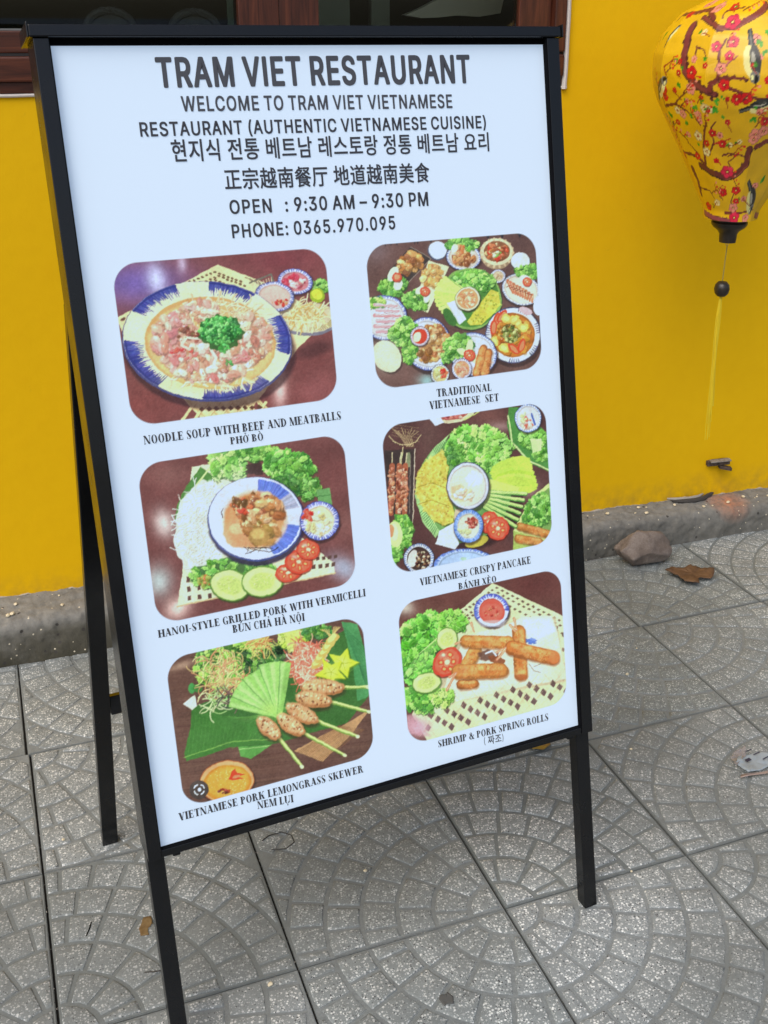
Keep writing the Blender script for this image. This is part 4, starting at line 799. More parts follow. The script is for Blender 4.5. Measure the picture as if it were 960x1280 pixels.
        c.ell((mx + nx_) / 2, (my + ny_) / 2, L * .62, 31, (160, 108, 66), t, 1, .05, 6, 2.5); c.ell((mx + nx_) / 2 - 2, (my + ny_) / 2 - 6, L * .55, 23, (220, 176, 132), t, 1, .07, 7, soft=9); c.bits((mx + nx_) / 2, (my + ny_) / 2 - 3, L * .48, 17, 22, 9, [(216, 168, 122), (226, 184, 140), (196, 142, 94), (206, 150, 100)], t, .7, .8, 22)
        for i in range(8):
            u = (i + .5) / 8; w = 28 * math.sin(math.pi * (.12 + .8 * u)); px, py = mx + (nx_ - mx) * (u * 1.15 - .08), my + (ny_ - my) * (u * 1.15 - .08)
            c.ell(px, py - 3, 9, w, c.jit((220, 174, 128), 14), t + .25, .5, .1, soft=7); c.line([(px - math.sin(t) * -w + 5, py - w * math.cos(t)), (px + 8, py), (px - math.sin(t) * w + 5, py + w * math.cos(t))], 2.2, (126, 76, 46), a=.45)
            c.ell(px - 2 + c.r.uniform(-5, 5), py - w * c.r.uniform(.1, .6), 5, 3, (250, 226, 192), c.r.uniform(0, 3), .7, soft=2.5)
        c.bits((mx + nx_) / 2, (my + ny_) / 2, L * .5, 22, 16, 4, [(140, 84, 50), (236, 196, 150), (120, 76, 46)], t)
    # dipping bowl
    c.ell(312, 655, 106, 84, (44, 30, 28), -.15, .7, soft=8); c.ell(310, 650, 103, 80, (150, 84, 48), -.15); c.ell(310, 650, 100, 76, (214, 160, 110), -.15); c.ell(312, 656, 90, 68, (196, 130, 44), -.15, soft=3); c.ell(312, 654, 80, 58, (214, 156, 62), -.15, soft=8)
    for _ in range(80): x, y = c.inell(310, 652, 72, 50); c.ell(x, y, 2.6, 2, (240, 206, 140), 0, .6)
    c.poly([(316, 640), (330, 612), (340, 600), (350, 618), (378, 622), (350, 632), (372, 640), (334, 646)], (206, 60, 36)); c.ell(345, 632, 14, 6, (236, 130, 90), -.3); c.bits(300, 686, 20, 8, 10, 7, [(84, 30, 24), (150, 60, 36)])
    c.ell(206, 680, 36, 36, (66, 58, 56)); 
    for k in range(4): t = k * 1.571 + .785; c.line([(206 + 19 * math.cos(t - .45), 680 + 19 * math.sin(t - .45)), (206 + 20 * math.cos(t), 680 + 20 * math.sin(t)), (206 + 19 * math.cos(t + .45), 680 + 19 * math.sin(t + .45))], 5, (232, 236, 240))
    c.ell(206, 680, 7, 7, (236, 240, 244))
    return c

def pic_rolls():
    c = Cv(960, 923, (92, 56, 52), 16)
    c.glow(700, 110, 130, 60, (88, 46, 46), .7); c.glow(210, 240, 120, 40, (104, 70, 62), .7); c.glow(100, 220, 40, 34, (206, 206, 196), .8)
    c.weave([(500, 104), (850, 270), (850, 600), (160, 700)], 1, 1, (0, 0), (0, 0), (222, 216, 176), (222, 216, 176), (1, 1))
    mat = (222, 220, 178)
    c.poly([(500, 104), (842, 266), (880, 700), (800, 760), (215, 860), (128, 712), (330, 250)], mat)
    for r_ in range(3):
        for i in range(12):
            x = 345 + i * 17 - r_ * 2 + (r_ % 2) * 8; y = 255 - i * 13 + r_ * 26
            if x < 500 and y > 100: c.poly([(x - 8, y), (x, y - 6), (x + 8, y), (x, y + 6)], (96, 78, 66))
    for r_ in range(3):
        for i in range(15):
            x = 520 + i * 24 + (r_ % 2) * 11 - r_ * 6; y = 128 + i * 12.5 + r_ * 24
            if x < 836: c.poly([(x - 9, y - 1), (x, y - 6), (x + 9, y + 1), (x, y + 6)], (96, 80, 68))
    for i in range(8): c.poly([(790 + (i % 2) * 34, 300 + i * 34), (806 + (i % 2) * 30, 306 + i * 34), (800 + (i % 2) * 30, 322 + i * 34), (786 + (i % 2) * 34, 314 + i * 34)], (92, 72, 70))
    # plate
    c.poly([(345, 380), (620, 270), (790, 262), (838, 500), (835, 560), (300, 660), (210, 680), (240, 500)], (176, 166, 140), .8, 8); c.poly([(380, 350), (560, 300), (640, 262), (772, 256), (800, 330), (842, 548), (560, 600), (262, 668), (300, 500)], (232, 224, 204), 1, 4); c.poly([(640, 275), (765, 268), (790, 330), (700, 370), (640, 330)], (216, 230, 236), .8, 10); c.glow(810, 480, 40, 80, (236, 206, 170), .7); c.glow(500, 610, 160, 20, (240, 214, 180), .7, -.2)
    c.ell(676, 374, 26, 12, (60, 96, 190), .1, .9, .3, 6); c.ell(684, 366, 14, 6, (110, 140, 210), .1)
    # lower lattice
    for r_ in range(4):
        for i in range(9):
            x = 215 + i * 76 + (r_ % 2) * 38 - r_ * 6; y = 716 - i * 23.5 + r_ * 29 - (r_ % 2) * 10
            if y > 560 and x < 850 and y < 800 - (x - 210) * .28: 
                c.line([(x - 40, y - 44), (x + 40, y + 44)], 2, (190, 184, 140), a=.8); c.line([(x - 40, y + 40), (x + 40, y - 46)], 2, (196, 190, 146), a=.8)
                c.poly([(x - 15, y + 3), (x - 2, y - 19), (x + 15, y - 3), (x + 2, y + 19)], c.jit((100, 78, 78), 8))
    # lettuce
    c.leafy(190, 340, 110, 80, 90, 34, -.2, pal=((96, 186, 60), (126, 212, 84), (66, 150, 44), (160, 228, 110))); c.leafy(150, 460, 76, 110, 80, 34, pal=((96, 186, 60), (126, 212, 84), (66, 150, 44))); c.leafy(310, 280, 70, 44, 60, 26, pal=((110, 196, 66), (150, 222, 96)))
    c.leafy(170, 640, 80, 60, 60, 30, pal=((110, 190, 70), (150, 216, 100), (76, 156, 54))); c.leafy(270, 630, 50, 40, 34, 24, pal=((150, 210, 90), (180, 226, 120)))
    for i in range(12): c.line([(88 + i * 8, 540 - i * 4), (150 + i * 10, 440 - i * 8), (230 + i * 8, 380 - i * 10)], 2.2, (206, 240, 160), a=.45)
    c.cucumber(290, 365, 48, 56, .2); c.cucumber(196, 566, 68, 48, -.25); c.tomato(290, 470, 58, 76, .7)
    c.glow(160, 770, 60, 44, (214, 170, 190), .95); c.poly([(105, 715), (140, 712), (212, 815), (110, 800)], (206, 160, 180), .6, 12)
    # dipping bowl
    c.ell(500, 250, 82, 68, (70, 56, 56), 0, .5, soft=10); c.dish(495, 232, 80, 76, 0, (214, 222, 240), (60, 70, 140), (206, 90, 76), .72, 70, (74, 90, 190), 9, arcs=((2.6, 6.283),)); c.ell(497, 242, 60, 50, (206, 84, 70), 0, 1, soft=3); c.ell(497, 240, 50, 40, (222, 106, 90), 0, .9, soft=10); c.bits(497, 235, 40, 28, 22, 6, [(232, 140, 110), (190, 60, 50)]); c.poly([(425, 280), (570, 275), (550, 308), (450, 310)], (206, 206, 220), .55, 6)
    # rolls and shrimp tails
    c.roll((420, 420), (385, 480), 62, (206, 150, 80)); c.roll((355, 575), (415, 570), 44, (176, 106, 50)); c.ell(480, 440, 46, 26, (96, 66, 56), 0, .9, .15, soft=6); c.ell(520, 460, 40, 18, (130, 70, 40), .3, .9, .1)
    c.roll((620, 330), (630, 525), 62, (196, 120, 58)); c.roll((378, 375), (575, 380), 58); c.roll((345, 515), (540, 510), 70); c.roll((590, 405), (775, 450), 68, (196, 116, 56)); c.ell(785, 448, 24, 30, (214, 120, 70), .2, .8, soft=6); c.ell(632, 540, 30, 14, (150, 84, 44), 0, .8, soft=5)
    for pts in ([(330, 385), (355, 375)], [(300, 540), (330, 520), (290, 600), (322, 530)], [(510, 430), (560, 405), (520, 460), (560, 415)], [(598, 270), (612, 320), (582, 300), (606, 330)], [(402, 290), (415, 330)]):
        for i in range(0, len(pts) - 1, 1): c.line([pts[i], pts[i + 1]], 12, (222, 130, 96), 6); c.line([pts[i], pts[i + 1]], 4, (246, 190, 160), 2)
    c.line([(470, 430), (500, 420), (515, 440)], 8, (214, 214, 226)); c.line([(668, 480), (690, 510), (720, 518)], 2, (80, 60, 50)); c.line([(690, 490), (720, 480)], 2, (80, 60, 50))
    return c
